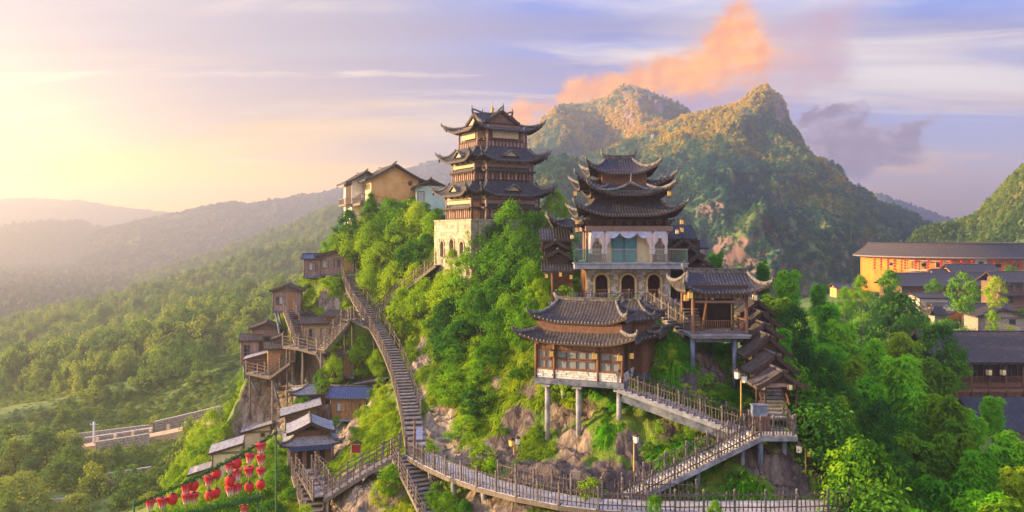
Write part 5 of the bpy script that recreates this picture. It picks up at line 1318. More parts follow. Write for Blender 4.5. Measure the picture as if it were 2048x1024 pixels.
# ------------------------------------------------------------------ stilt house
def stilt_house():
    rz = R(-22); loc = Vector((5.3, 56.3, -9.85))
    t = thing('stilt_house', 'brown timber house with two curved tile roofs standing on pale stilts', 'house', loc, rz)
    hw, hd, H = 3.05, 2.1, 2.75
    MB().b(-hw - .15, hw + .15, -hd - .2, hd + .15, -.38, 0).build('floor_slab', M['slab_blue'], t)
    MB().b(-hw, hw, -hd, hd, 0, .62).build('plinth', M['mortar'], t)
    ashlar(t, -hw, hw, -hd - .02, .02, .6, .15, .5, 'stone_white', 5); ashlar(t, -hd, hd, hw + .02, .02, .6, .15, .5, 'stone_white', 6, face='r')
    MB().b(-hw + .05, hw - .05, -hd + .06, hd - .05, .62, 3.9).build('wall', M['wood_red'], t)
    cols = [-3.05, -1.72, 1.38, 3.05]
    for x_ in cols: MB().tube([(x_, -hd - .04, 0), (x_, -hd - .04, H)], .10, 7).build('column', M['wood'], t)
    for y_ in (-.5, 1.0, 2.1): MB().tube([(hw + .03, y_, 0), (hw + .03, y_, H)], .10, 7).build('column', M['wood'], t)
    for a, b, nx in ((-3.05, -1.72, 2), (-1.72, 1.38, 4), (1.38, 3.05, 2)):
        c = (a + b) / 2; w = b - a - .35
        window(t, c, -hd + .04, .72, w, .58, nx=nx, ny=1, frame='wood_red', pane='curtain_grey'); window(t, c, -hd + .04, 1.42, w, .5, nx=nx, ny=1, frame='wood_red', pane='curtain_grey')
        planks(t, a + .12, b - .12, -hd + .02, 2.0, 2.7, matname='wood', pitch=.3)
        bar('sill', t, (c, -hd - .02, .64), (w + .2, .14, .08), 'wood')
    planks(t, -hd, hd, hw - .02, .65, 2.7, face='r', matname='wood_red', pitch=.32)
    MB().b(hw - .01, hw + .03, -1.6, -.75, .1, 2.2).build('door', M['wood_dark'], t)
    MB().b(-hw - .1, hw + .1, -hd - .12, hd + .1, 2.62, 2.86).build('beam', M['wood_dark'], t)
    brackets(t, -2.9, 2.9, -hd - .1, 2.35, 5, s=.6, matname='wood')
    r = Roof(hw + .8, hd + .8, hw - .72, hd - .72, 2.6, 3.85, .6, .3, .35, 2.3, curve=1.35); r.build(t, tile='tile_brown', rsz=1.25)
    MB().b(-hw + .7, hw - .7, -hd + .7, hd - .7, 3.2, 4.2).build('upper_wall', M['wood'], t)
    planks(t, -hw + .72, hw - .72, -hd + .68, 3.7, 4.1, matname='wood', pitch=.28)
    r = Roof(hw + .05, hd + .05, 2.1, .12, 3.92, 5.2, .5, .3, .4, 2.3); r.build(t, tile='tile_brown', top_ridge=.25, rsz=1.2)
    # rear wing
    w = thing('stilt_house_wing', 'rear wing of the stilt house with two smaller curved roofs', 'house', loc + Vector((3.35, 1.45, .1)), rz)
    MB().b(-1.4, 1.4, -1.5, 1.5, 0, 3.9).build('wall', M['wood'], w); planks(w, -1.4, 1.4, -1.54, .1, 2.5, matname='wood_red', pitch=.3)
    planks(w, -1.5, 1.5, 1.43, .1, 2.5, face='r', matname='wood_red', pitch=.32)
    MB().b(-1.5, 1.5, -1.6, 1.6, -.35, 0).build('floor_slab', M['slab_blue'], w)
    Roof(2.2, 2.3, .9, 1.0, 2.55, 3.3, .5, .35, .3, 2.2).build(w, tile='tile_brown', rsz=1.2)
    Roof(1.8, 1.9, .5, .1, 3.85, 4.95, .25, .2, .4, 2.3).build(w, tile='tile_brown', top_ridge=.16)
    stilts_local(t, loc, rz, [(-2.35, -1.75, -.38), (-.1, -1.75, -.38), (2.75, -1.75, -.38), (2.75, 1.6, -.38), (-2.3, 1.6, -.38)], 'concrete', .19)
    for x_ in (-2.35, -.1, 2.75): MB().b(x_ - .3, x_ + .3, -2.15, 2.0, -.62, -.38).build('ground_beam', M['concrete'], t)
    m = loc_m(loc, rz)
    for x_, y_, lab in ((-1.85, -2.35, 'leftmost of the three glowing box lanterns on the stilt house front'), (1.25, -2.35, 'middle one of the three glowing box lanterns on the stilt house front'), (3.0, -2.5, 'rightmost of the three glowing box lanterns on the stilt house front'), (3.45, -1.2, 'white lantern by the side door of the stilt house')):
        lantern('box', m @ Vector((x_, y_, 2.1)), lab, s=1.15)
    lantern('box', P(1275, 706, 57.0), 'small lit lantern on a pole behind the stilt house wing', s=1.1)
stilt_house()

# ------------------------------------------------------------------ tower
def tower():
    loc = P(985, 520, 84); rz = R(30)
    t = thing('tower', 'three tiered dark timber tower on a cream stone base with arches', 'tower', loc, rz)
    k = F / 84.0; Z = lambda py: (520 - py) / k
    # stone base
    zt = Z(440)
    L = -4.35
    b = MB().b(-3.9, 4.3, -4.3, 4.3, -3.0, zt).build('stone_base', M['stone_cream'], t)
    ops = [(-2.3, .42, .35, 1.55), (0, .5, .35, 1.7), (2.3, .42, .35, 1.55)]
    w = arch_wall(b, 'arch_wall', -4.3, 4.3, -4.7, -4.0, -3, zt, ops, 'stone_cream')      # built facing -y, turned to face -x
    w.rotation_euler = (0, 0, R(-90))
    for cx, hw, zs, zp in ops: arch_trim(w, cx, hw, zs, zp, -4.72, .18, 'stone_cream'); balustrade(w, (cx - hw, -4.5, zs), (cx + hw, -4.5, zs), .75, .14, 'wood_mauve')
    MB().b(-4.1, 4.1, -4.05, -3.92, -1, zt - .2).build('inner_wall', M['wood_dark'], w)
    MB().b(-4.75, 4.4, -4.4, 4.4, zt - .16, zt).build('coping', M['stone_cream'], t)
    def skp(c, z, ww):
        for cx, hw, zs, zp in ops:
            dd = abs(c - cx) - ww / 2
            if zs - .1 < z < zp and dd < hw + .16: return True
            if z >= zp and math.hypot(max(dd, 0), z - zp) < hw + .2: return True
        return False
    ashlar(w, -4.3, 4.3, -4.69, -.6, zt - .2, .36, .8, 'stone_block', 9, th=.10, skip=skp)
    ashlar(b, -3.9, 4.3, -4.33, .2, zt - .2, .36, .8, 'stone_block', 12, th=.10)
    tiers = [(zt, Z(390), 2.85, 3.95, Z(394), Z(368), .85), (Z(366), Z(322), 2.5, 3.4, Z(327), Z(301), .85), (Z(300), Z(262), 2.1, 2.85, Z(266), Z(249), .8)]
    for i, (z0, z1, n, f, ze, zr, ov) in enumerate(tiers):
        pale = 'wood_mauve'
        core = MB().b(-n + .25, n - .25, -f + .3, f - .3, z0 - .6, z1 + .3).b(-f + .3, f - .3, -n + .25, n - .25, z0 - .6, z1 + .29).build('wall', M['wood'], t)
        Hh = z1 - z0
        for s1 in (-1, 1):
            for s2 in (-1, 1):
                for x_, y_ in ((s1 * n, s2 * f), (s1 * f, s2 * n), (s1 * n, s2 * n)): MB().tube([(x_, y_, z0 - .3), (x_, y_, z1 + .2)], .11, 6).build('column', M[pale], t)
        # four faces: front(-y) and left(-x) are seen in full
        for face in ('f', 'l'):
            for (c0, c1, off) in ((-n, n, f), (-f, -n, n), (n, f, n)):
                off2 = -off
                mid = (c0 + c1) / 2; wd = c1 - c0
                def put(name, u0, u1, za, zb_, d, matname):
                    c_ = ((u0 + u1) / 2, off2 + d, (za + zb_) / 2); s_ = (u1 - u0, .08, zb_ - za)
                    if face == 'l': c_ = (c_[1], -c_[0], c_[2]); s_ = (s_[1], s_[0], s_[2])
                    bar(name, t, c_, s_, matname)
                warm = 'wood_pale' if face == 'l' else 'wood_mauve'  # left face boards paler: its sunlight is painted into the wood
                if i < 2:
                    nb = max(2, int(wd / .42)); zr0 = z0 + .15; zr1 = z0 + Hh * .40
                    put('rail', c0, c1, zr1, zr1 + .12, -.05, 'wood_dark'); put('rail', c0, c1, zr0 - .1, zr0, -.05, 'wood_dark')
                    for q in range(nb):
                        u = c0 + wd * (q + .5) / nb; put('lattice', u - .13, u + .13, zr0, zr1, .04, 'wood_mauve' if q % 2 else 'wood')
                    put('lintel_board', c0, c1, z0 + Hh * .60, z0 + Hh * .74, .02, warm); put('lintel_board', c0, c1, z0 + Hh * .77, z0 + Hh * .92, .0, warm)
                    put('window_band', c0 + .1, c1 - .1, zr1 + .14, z0 + Hh * .58, .22, 'glass_dark')
                    put('ledge', c0 - .2, c1 + .2, zr1 + .02, zr1 + .2, -.28, 'wood_dark')
                    for q in range(int(wd / .35) + 1): put('ledge_bracket', c0 + .35 * q - .06, c0 + .35 * q + .06, zr1 - .16, zr1 + .02, -.26, 'wood_dark')
                else:
                    put('rail', c0, c1, z0 + Hh * .30, z0 + Hh * .36, -.05, 'wood_dark')
                    put('signboard' if wd > 3 else 'lintel_board', mid - wd * .36, mid + wd * .36, z0 + Hh * .46, z0 + Hh * .82, .05, 'wood_pale')
                    for q in range(max(2, int(wd / .4))): u = c0 + wd * (q + .5) / max(2, int(wd / .4)); put('lattice', u - .12, u + .12, z0 + .1, z0 + Hh * .3, .05, 'wood_mauve')
        up = (.7, .7, .65)[i]
        if i < 2:
            Roof(n + ov, f + ov, n - .25, f - .25, ze, zr, up, .32, .40, 2.2).build(t, rsz=1.25)
            Roof(f + ov, n + ov, f - .25, n - .25, ze + .04, zr + .04, up, .32, .40, 2.2).build(t, rsz=1.25)
            for sx, sy in ((0, -1), (-1, 0)):       # small dormer gables on the skirts
                g = MB(); cx, cyy = sx * (f + .5), sy * (f + .5); z_ = ze + .45
                for s_ in (-1, 1):
                    a_ = Vector((cx, cyy, z_ + .62)); b_ = Vector((cx + (s_ * .95 if sy else 0), cyy + (s_ * .95 if sx else 0), z_)); g.beam(a_, b_, .5, .12)
                g.build('dormer', M['ridge'], t)
                (MB().prism([(-.7, z_), (.7, z_), (0, z_ + .5)], -.05, .4)).build('dormer_face', M['wood_pale'], t, loc=(cx, cyy, 0), rot=(0, 0, 0 if sy else R(-90)))
            brackets(t, -n, n, -f - .1, z1 - .45, 5, s=.7); brackets(t, -n, n, -f - .1, z1 - .45, 5, face='l', s=.7)
        else:
            r = Roof(f + ov, f + ov - .4, 1.75, 1.6, ze, zr, .65, .32, .40, 2.2); r.build(t, rsz=1.25)
            zp = Z(226)
            gable_roof(t, 4.2, 2.05, zr - .15, zp, 'tile', axis='y', lift=.15, rc=2.5, ridge='ridge')
            gable_roof(t, 4.5, 1.8, zr - .12, zp - .12, 'tile', axis='x', lift=.15, rc=2.5, ridge='ridge')
            MB().prism([(-1.7, zr - .1), (1.7, zr - .1), (0, zp - .3)], -1.9, -1.8).build('gable_face', M['wood'], t)
            MB().prism([(-1.5, zr - .1), (1.5, zr - .1), (0, zp - .4)], -2.1, -2.0).build('gable_face', M['wood_pale'], t, rot=(0, 0, R(-90)))  # left gable paler than the front, sunlight painted into the wood
            for p in ((0, -2.15, zp), (0, 2.15, zp), (-2.3, 0, zp - .1), (2.3, 0, zp - .1)):
                MB().tube([Vector(p) + Vector((0, 0, -.1)), Vector(p) * 1.0 + Vector((p[0] * .06, p[1] * .06, .35)), Vector(p) + Vector((p[0] * .05, p[1] * .05, .75))], [.13, .10, .03], 6).build('finial', M['ridge'], t)
            MB().lathe([(.22, 0), (.26, .12), (.12, .28), (.20, .42), (.10, .58), (.03, .75), (.02, 1.5)], 8, (0, 0, zp)).build('spire', M['gold_pole'], t)
            for u in range(2): bar('sign_panel', t, (-.0, -f - .02 + .0, 0), (.01, .01, .01), 'wood_pale') if False else None
    # hanging bells at the horn tips
    for i, (z0, z1, n, f, ze, zr, ov) in enumerate(tiers):
        for x_, y_ in ((n, -f), (-n, -f), (-f, -n), (-f, n), (f, -n)):
            if i == 2 and (x_, y_) not in ((n, -f), (-f, n), (-n, -f)): continue
            e = ov + .22; z_ = ze + .55
            MB().lathe([(.012, .5), (.012, .12), (.10, .05), (.13, -.2), (.02, -.22), (.015, -.38)], 6, (x_ + math.copysign(e, x_), y_ + math.copysign(e, y_), z_ - .1)).build('bell', M['iron'], t)
    # small door left ajar in the first storey
    bar('door', t, (-3.4, -2.95, zt + .9), (.75, .06, 1.7), 'wood_warm')
tower()
# ------------------------------------------------------------------ walks, stairs and fences on the crag
def walks():
    w = stair('walkway', 'level timber walkway with grey posts along the foot of the cliff', WALK, 2.0, tread='deck', cat='walkway')
    fence(w, offset(WALK, 1.0)[1:] if False else [p for p in offset(WALK, .95)], h=1.12, post=1.55, step=.25, post_h=1.25)
    fence(w, offset(WALK, -.95)[3:9], h=1.12, post=1.55, step=.25, post_h=1.25)
    stilts_local(w, (0, 0, 0), 0, [p + Vector((0, 0, -.3)) for p in offset(WALK, .3)[1:11]], 'concrete', .2)
    MB().tube([p + Vector((0, 0, -.42)) for p in WALK], .22, 6).build('edge_beam', M['slab_blue'], w)
    w = stair('stairway', 'diagonal stone stairway climbing right from the walkway to the covered stair landing', DIAG, 1.7, rise=.16, tread='deck', side='concrete')
    fence(w, offset(DIAG, .8), h=1.1, post=1.4, step=.22); fence(w, offset(DIAG, -.8), h=1.1, post=1.4, step=.22)
    stilts_local(w, (0, 0, 0), 0, [DIAG[0] + (DIAG[1] - DIAG[0]) * u + Vector((0, 0, -.3)) for u in (.12, .55, .9)], 'column_blue', .15)
    w = stair('stairway', 'stone stairway rising left from the landing to the stilt house door', UPPER, 1.7, rise=.12, tread='deck', side='concrete')
    fence(w, offset(UPPER, -.8), h=1.1, post=1.4, step=.22) if False else None
    fence(w, offset(UPPER, .8), h=1.1, post=1.4, step=.2); fence(w, offset(UPPER, -.8), h=1.1, post=1.4, step=.2)
    bar2('ground_beam', w, UPPER[0] + Vector((0, -.5, -.65)), UPPER[1] + Vector((0, -.5, -.65)), .5, .5, 'slab_blue')
    w = stair('stairway', 'long weathered stairway running up the ridge of the crag between rail fences', LONG, 1.55, rise=.155)
    fence(w, offset(LONG, .8), h=1.15, post=1.9, pickets=True, step=.6, post_mat='wood_grey', rails=(.3, .62, .95)); fence(w, offset(LONG, -.8)[2:], h=1.1, post=2.2, pickets=False, post_mat='wood_grey', rails=(.5, .95))
    for nm, lab, path, wd, s_ in (('stairway', 'branch stairway with rail fence climbing from the long stair towards the tower', BRANCH, 1.3, -1), ('walkway', 'short timber gallery left of the long stairway above the cliff huts', MIDP, 1.3, 1), ('stairway', 'steep stairway slanting down left below the timber gallery', MIDS, 1.4, 1),
                          ('walkway', 'railed path winding down among the cliff huts to the blue roofed hut', LOWP, 1.3, 1), ('stairway', 'narrow stairway descending from the small hut on the left edge', HUTST, 1.2, 1), ('stairway', 'stairway dropping towards the camera below the end of the cliff walkway', BOT, 1.7, 1),
                          ('stairway', 'dark timber stairway descending left from the foot of the long stair', LEFT, 1.5, 1), ('walkway', 'pale ramp leading to the two tiered hut', LEFT2, 1.5, 1), ('stairway', 'stairway dropping in front of the two tiered hut', LLST, 1.5, 1), ('walkway', 'railed ledge in front of the shed roofed hut on the left cliff edge', LEDGE, 1.1, 1)):
        w = stair(nm, lab, path, wd)
        fence(w, offset(path, wd / 2), h=1.1, post=1.5, pickets=True, step=.55, post_mat='wood_grey', rails=(.3, .62, .95)); fence(w, offset(path, -wd / 2), h=1.1, post=1.5, pickets=True, step=.55, post_mat='wood_grey', rails=(.3, .62, .95))
        stilts_local(w, (0, 0, 0), 0, [p + Vector((0, 0, -.3)) for p in path], 'wood_grey', .11)
walks()

# ------------------------------------------------------------------ cliff huts
def hut(label, px, py, d, w, dep, h, rz=0, roof='gable_y', tile='tile', wall='wood', rise=.7, ov=.45, win=(), door=None, plank='wood', base=.0, stl=True, drip=True, slab='slab_blue', lean=(0, 0), name='hut', cat='hut', planked=True, left='wood_warm'):
    loc = P(px, py, d); rz = R(rz); t = thing(name, label, cat, loc, rz, None)
    MB().b(-w / 2, w / 2, 0, dep, base, h).build('wall', M[wall], t)
    MB().b(-w / 2 - .12, w / 2 + .12, -.15, dep + .1, -.22, 0).build('floor_slab', M[slab], t)
    if planked:
        planks(t, -w / 2, w / 2, -.03, .02, h, matname=plank, pitch=.34); planks(t, 0, dep, -w / 2 - .03, .02, h, face='l', matname=left or plank, pitch=.34)  # left planks default to warmer wood: sunlit side painted into the colour
    for x_ in (-w / 2, w / 2): MB().tube([(x_, -.05, -.1), (x_, -.05, h)], .08, 6).build('column', M['wood_grey'], t)
    MB().b(-w / 2 - .05, w / 2 + .05, -.1, .0, h - .16, h + .02).b(-w / 2 - .1, -w / 2, -.1, dep, h - .16, h + .01).build('beam', M['wood_grey'], t)
    for (u, z_, ww, hh, nx, ny, pane) in win: window(t, u, -.05, z_, ww, hh, nx=nx, ny=ny, frame='wood_grey', pane=pane)
    if door is not None: bar('door', t, (door, -.07, 1.0), (.8, .05, 1.9), 'wood_warm')
    if roof == 'gable_y': gable_roof(t, dep + ov * 2, w / 2 + ov, h, h + rise, tile, c=(0, dep / 2), lift=.08, drip=drip); MB().prism([(-w / 2, h), (w / 2, h), (0, h + rise * .8)], 0, dep).build('gable_wall', M[wall], t)
    elif roof == 'gable_x': gable_roof(t, w + ov * 2, dep / 2 + ov, h, h + rise, tile, c=(0, dep / 2), axis='x', lift=.08, drip=drip); MB().b(-w / 2 + .05, w / 2 - .05, dep * .3, dep * .7, h, h + rise * .55).build('gable_wall', M[wall], t)
    elif roof == 'shed_x': shed_roof(t, -w / 2 - ov, w / 2 + ov, -ov, dep + ov, h, h + rise, tile, axis='x'); MB().prism([(-w / 2, h), (w / 2, h), (w / 2, h + rise * .8)], 0, dep).build('gable_wall', M[wall], t)
    elif roof == 'shed_y': shed_roof(t, -w / 2 - ov, w / 2 + ov, -ov, dep + ov, h, h + rise, tile, axis='y')
    elif roof == 'hip': Roof(w / 2 + ov, dep / 2 + ov, max(w / 2 - dep / 2, .2), .1, h - .02, h + rise, .25, .2, .5, 2.4, (0, dep / 2)).build(t, tile=tile, top_ridge=.18)
    if stl: stilts_local(t, loc, rz, [(-w / 2 + .3, .2, -.2), (w / 2 - .3, .2, -.2), (-w / 2 + .3, dep - .3, -.2), (w / 2 - .3, dep - .3, -.2)], 'column_blue', .12, lean=lean)
    return t, loc, rz

hut('purple brown timber hut with curved tile roof on raking struts, top of left cliff', 672, 548, 97, 4.3, 3.0, 2.15, 6, 'gable_y', 'tile_blue', 'wood_mauve', .75, .4, [(-1.3, .75, .8, .9, 2, 1, 'glass_pale'), (.1, .9, .7, .9, 1, 1, 'glass_dark')], 1.4, 'wood_mauve', lean=(1.2, 1.8))
hut('narrow purple brown timber hut left of the larger one on the top ledge', 624, 552, 96.6, 1.9, 2.6, 2.1, 8, 'gable_x', 'tile_blue', 'wood_mauve', .55, .3, [(.1, .7, .9, .9, 2, 1, 'glass_pale')], None, 'wood_mauve', lean=(1.4, 1.8))
hut('small mauve hut with white window and grey double door on the left edge', 574, 622, 92, 3.1, 2.6, 2.3, 10, 'gable_y', 'tile_brown', 'wood_mauve', .65, .4, [(-.85, .8, .75, .85, 2, 1, 'glass_pale')], .55, 'wood_mauve', lean=(.6, 1.0))
hut('bare grey timber hut half hidden behind the cliff edge huts', 532, 702, 93.5, 3.0, 3.0, 2.6, 14, 'gable_y', 'tile_brown', 'wood_mauve', .7, .4, [(.2, 1.0, 2.0, .7, 3, 1, 'glass_dark')], None, 'wood_mauve')
hut('tiny dark windowed hut hanging furthest left on the cliff', 500, 728, 91, 1.9, 2.4, 2.7, 14, 'shed_y', 'tile_brown', 'wood_mauve', .5, .3, [(-.3, .9, .9, 1.3, 2, 3, 'glass_dark')], None, 'wood_mauve')
hut('low hut under a bright pale sloping shed roof on the cliff edge', 520, 752, 88.6, 2.8, 2.2, 1.9, 12, 'shed_x', 'tile_pale', 'wood_red', .9, .35, [(-.3, .5, .9, .8, 2, 1, 'glass_dark')], None, 'wood_red', lean=(.8, 1.2))
hut('orange lit timber hut beside the shed roofed one', 562, 742, 87.2, 2.6, 2.4, 2.5, 20, 'shed_y', 'tile_brown', 'wood_warm', .35, .35, [(.4, .8, .7, .9, 2, 1, 'glass_dark')], -.5, 'wood_warm', lean=(.8, 1.2))
hut('rough timber hut built against the rock with a dark flat roof', 640, 694, 87, 3.6, 2.6, 2.6, 12, 'shed_y', 'tile_brown', 'wood_warm', .45, .45, [(-.9, .9, .5, 1.1, 1, 2, 'glass_dark'), (.3, .9, .5, 1.1, 1, 2, 'glass_dark'), (1.2, .9, .5, 1.1, 1, 2, 'glass_dark')], None, 'wood_pale', stl=False)
hut('small rough hut behind the rock hut, just under the timber gallery', 672, 668, 88, 2.3, 2.2, 2.0, -6, 'shed_y', 'tile_brown', 'wood_warm', .4, .5, [(0, .6, .6, .9, 2, 2, 'glass_dark')], None, 'wood_warm', stl=False)
hut('little brown hut tucked in grass right of the winding path', 690, 752, 83.6, 2.0, 2.2, 2.1, -14, 'shed_y', 'tile_brown', 'wood_warm', .5, .4, [], .3, 'wood_grey', stl=False)
hut('dark hut under a pale sloping roof behind the blue roofed hut', 738, 800, 82, 2.7, 2.8, 1.5, -16, 'shed_x', 'tile_pale', 'wood', .75, .6, [], None, 'wood_mauve')
hut('warm timber hut with a shiny dark blue roof on raking stilts', 697, 838, 78.6, 3.5, 2.6, 2.1, -6, 'gable_x', 'tile_blue', 'wood_warm', .85, .45, [(-.75, .75, .9, .85, 2, 1, 'glass_pale'), (.75, .8, .9, .85, 2, 1, 'glass_dark')], None, 'wood_warm', slab='concrete', lean=(.8, .9))
hut('wooden hut with a hipped grey roof left of the blue roofed hut', 622, 824, 82, 2.8, 2.4, 1.9, 14, 'hip', 'tile_pale', 'wood_warm', .75, .5, [(.3, .7, .8, .8, 2, 1, 'glass_dark')], None, 'wood_red')
hut('wooden hut with two grey roof slopes above the two tiered hut', 602, 864, 77.5, 2.9, 2.6, 1.7, 16, 'shed_x', 'tile_pale', 'wood_warm', .9, .5, [(.3, .5, .8, .8, 2, 1, 'glass_dark')], None, 'wood_red')
hut('weathered hut squeezed between the narrow stairway and the rock hut', 612, 672, 90, 2.2, 2.2, 2.1, 10, 'gable_y', 'tile_brown', 'wood_warm', .6, .35, [(.2, .8, .7, .8, 2, 1, 'glass_dark')], None, 'wood_warm', stl=False)
hut('small warm hut below the narrow stairway foot', 566, 716, 89.5, 2.1, 2.2, 2.0, 14, 'gable_y', 'tile_brown', 'wood_warm', .55, .35, [(0, .7, .8, .8, 2, 1, 'glass_pale')], None, 'wood_mauve', lean=(.5, .8))
def two_tier_hut():
    t, loc, rz = hut('two tiered hut with weathered grey upper roof and blue eaves at the stair foot', 622, 936, 65.5, 3.5, 3.2, 2.0, 16, None, 'tile_pale', 'wood', .5, .4, [], None, 'wood', lean=(0, .4))
    Roof(2.25, 2.1, 1.3, 1.2, 1.95, 2.5, .3, .25, .4, 2.3, (0, 1.6)).build(t, tile='tile_pale')
    MB().b(-1.35, 1.35, .45, 2.8, 2.2, 3.0).build('upper_wall', M['wood'], t); planks(t, -1.3, 1.3, .4, 2.45, 2.95, matname='wood_red', pitch=.3)
    gable_roof(t, 3.9, 1.95, 2.85, 3.75, 'tile_pale', c=(0, 1.6), axis='y', lift=.1)
    MB().b(-1.75, 1.75, -.75, -.68, 1.62, 1.92).build('eave_band', M['tile_blue'], t)
    MB().b(-1.0, 1.1, -.06, -.05, 0, 1.7).build('doorway', M['interior'], t)
    for x_ in (-1.65, 1.65): MB().tube([(x_, -.7, -.1), (x_, -.7, 1.8)], .09, 6).build('column', M['wood_grey'], t)
    bar2('brace', t, (.2, -.5, 1.5), (1.6, -.5, .2), .1, .1, 'wood_grey')
two_tier_hut()
# houses below the lantern strings
def lantern_house(label, px, py, d, rz, w, dep, h, low):
    t, loc, rz_ = hut(label, px, py, d, w, dep, h, rz, 'shed_x', 'tile_pale', 'plaster_cream', .8, .32, [(.6, 1.2, .4, .4, 1, 1, 'glass_dark')], None, planked=False, left=None, slab='concrete', name='house', cat='house')
    n = int(dep / .5)
    for i in range(n): window(t, -w / 2 - .01, .3 + i * dep / n, h * .55, .36, .55, 'l', 'wood_pale', 'glass_dark', 1, 2)
    if low: shed_roof(t, -w / 2 - 2.2, -w / 2 - .1, -.3, dep * .8, h * .18, h * .42, 'tile_pale', axis='x'); MB().b(-w / 2 - 1.7, -w / 2, 0, dep * .7, -1.2, h * .28).build('annex_wall', M['plaster_cream'], t)
lantern_house('cream walled house with pale sloping roof right behind the red lanterns', 452, 952, 77, 16, 2.5, 2.7, 2.3, True)
lantern_house('cream house with pale roof further up, behind the top of the lantern string', 514, 896, 86, 16, 2.7, 2.8, 1.8, True)

# ------------------------------------------------------------------ houses on the crest
def crest_houses():
    loc = P(790, 418, 106); rz = R(22)
    t = thing('house', 'orange gabled house on the crest of the crag', 'house', loc, rz)
    w, L, h = 6.4, 9.0, 3.9
    MB().b(-w / 2, w / 2, 0, L, -2.5, h).build('wall', M['plaster_cream'], t); MB().prism([(-w / 2, h), (w / 2, h), (0, h + 1.7)], -.02, L).build('gable_wall', M['plaster_orange'], t)
    MB().b(-w / 2 + .01, w / 2 - .01, -.06, 0, -2.5, h).build('front_wall', M['plaster_orange'], t)
    gable_roof(t, L + 1.4, w / 2 + .9, h - .15, h + 2.0, 'tile_brown', c=(0, L / 2), rc=2)
    for i in range(7): window(t, -w / 2 - .02, .8 + i * 1.15, h - 1.3, .5, .7, 'l', 'wood_pale', 'glass_dark', 1, 2)
    MB().lathe([(.3, 0), (.32, .05)], 10, (0, 0, 0)).build('vent', M['wood_red'], t, loc=(2.0, -.12, h - .4), rot=(R(90), 0, 0))
    balustrade(t, (-w / 2 - 1.6, -1.2, .9), (w / 2 - 1.2, -1.6, -.2), 1.0, .3, 'wood_grey'); balustrade(t, (-w / 2 - 1.6, -1.2, .9), (-w / 2 - 1.6, 4.5, .4), 1.0, .3, 'wood_grey')
    MB().b(-w / 2 - 1.7, -w / 2, -1.3, 5, .4, .75).build('balcony', M['wood_grey'], t)
    bar2('balcony_beam', t, (-w / 2 - 1.6, -1.25, .8), (w / 2 - 1.2, -1.65, -.3), .2, .4, 'wood_grey')
    loc = P(733, 425, 109); t = thing('house', 'white walled house with dark eaves left of the orange house', 'house', loc, R(22))
    MB().b(-2.0, 2.0, 0, 6, -2, 4.2).build('wall', M['plaster_white'], t); gable_roof(t, 7.4, 2.9, 4.0, 5.6, 'tile_brown', c=(0, 3), rc=1.5); MB().prism([(-2, 4.2), (2, 4.2), (0, 5.4)], 0, 6).build('gable_wall', M['plaster_white'], t)
    MB().b(-2.9, -2.0, -.4, 5, .9, 1.1).build('balcony', M['wood_grey'], t); balustrade(t, (-2.9, -.4, 1.0), (.4, -.4, 1.0), .9, .25, 'wood_mauve'); balustrade(t, (-2.9, -.4, 1.0), (-2.9, 4.6, 1.0), .9, .3, 'wood_mauve')
    for x_ in (-2.8, 0): MB().tube([(x_, -.3, 1), (x_ + .6, .2, -2.5)], .12, 6).build('strut', M['wood_grey'], t)
    planks(t, .2, 4.5, -2.02, 1.2, 4, face='l', matname='wood_dark', pitch=.5)
    loc = P(862, 412, 104); t = thing('house', 'pale green house with a white window between the orange house and the tower', 'house', loc, R(10))
    MB().b(-1.9, 1.9, 0, 4, -2, 2.6).build('wall', M['plaster_mint'], t); gable_roof(t, 4.9, 2.5, 2.4, 3.5, 'tile_brown', c=(0, 2), rc=1); window(t, -1.3, -.03, .3, .8, 1.6, nx=1, ny=1, frame='wood_red', pane='glass_pale'); MB().prism([(-1.9, 2.6), (1.9, 2.6), (0, 3.3)], 0, 4).build('gable_wall', M['wood_dark'], t)
crest_houses()
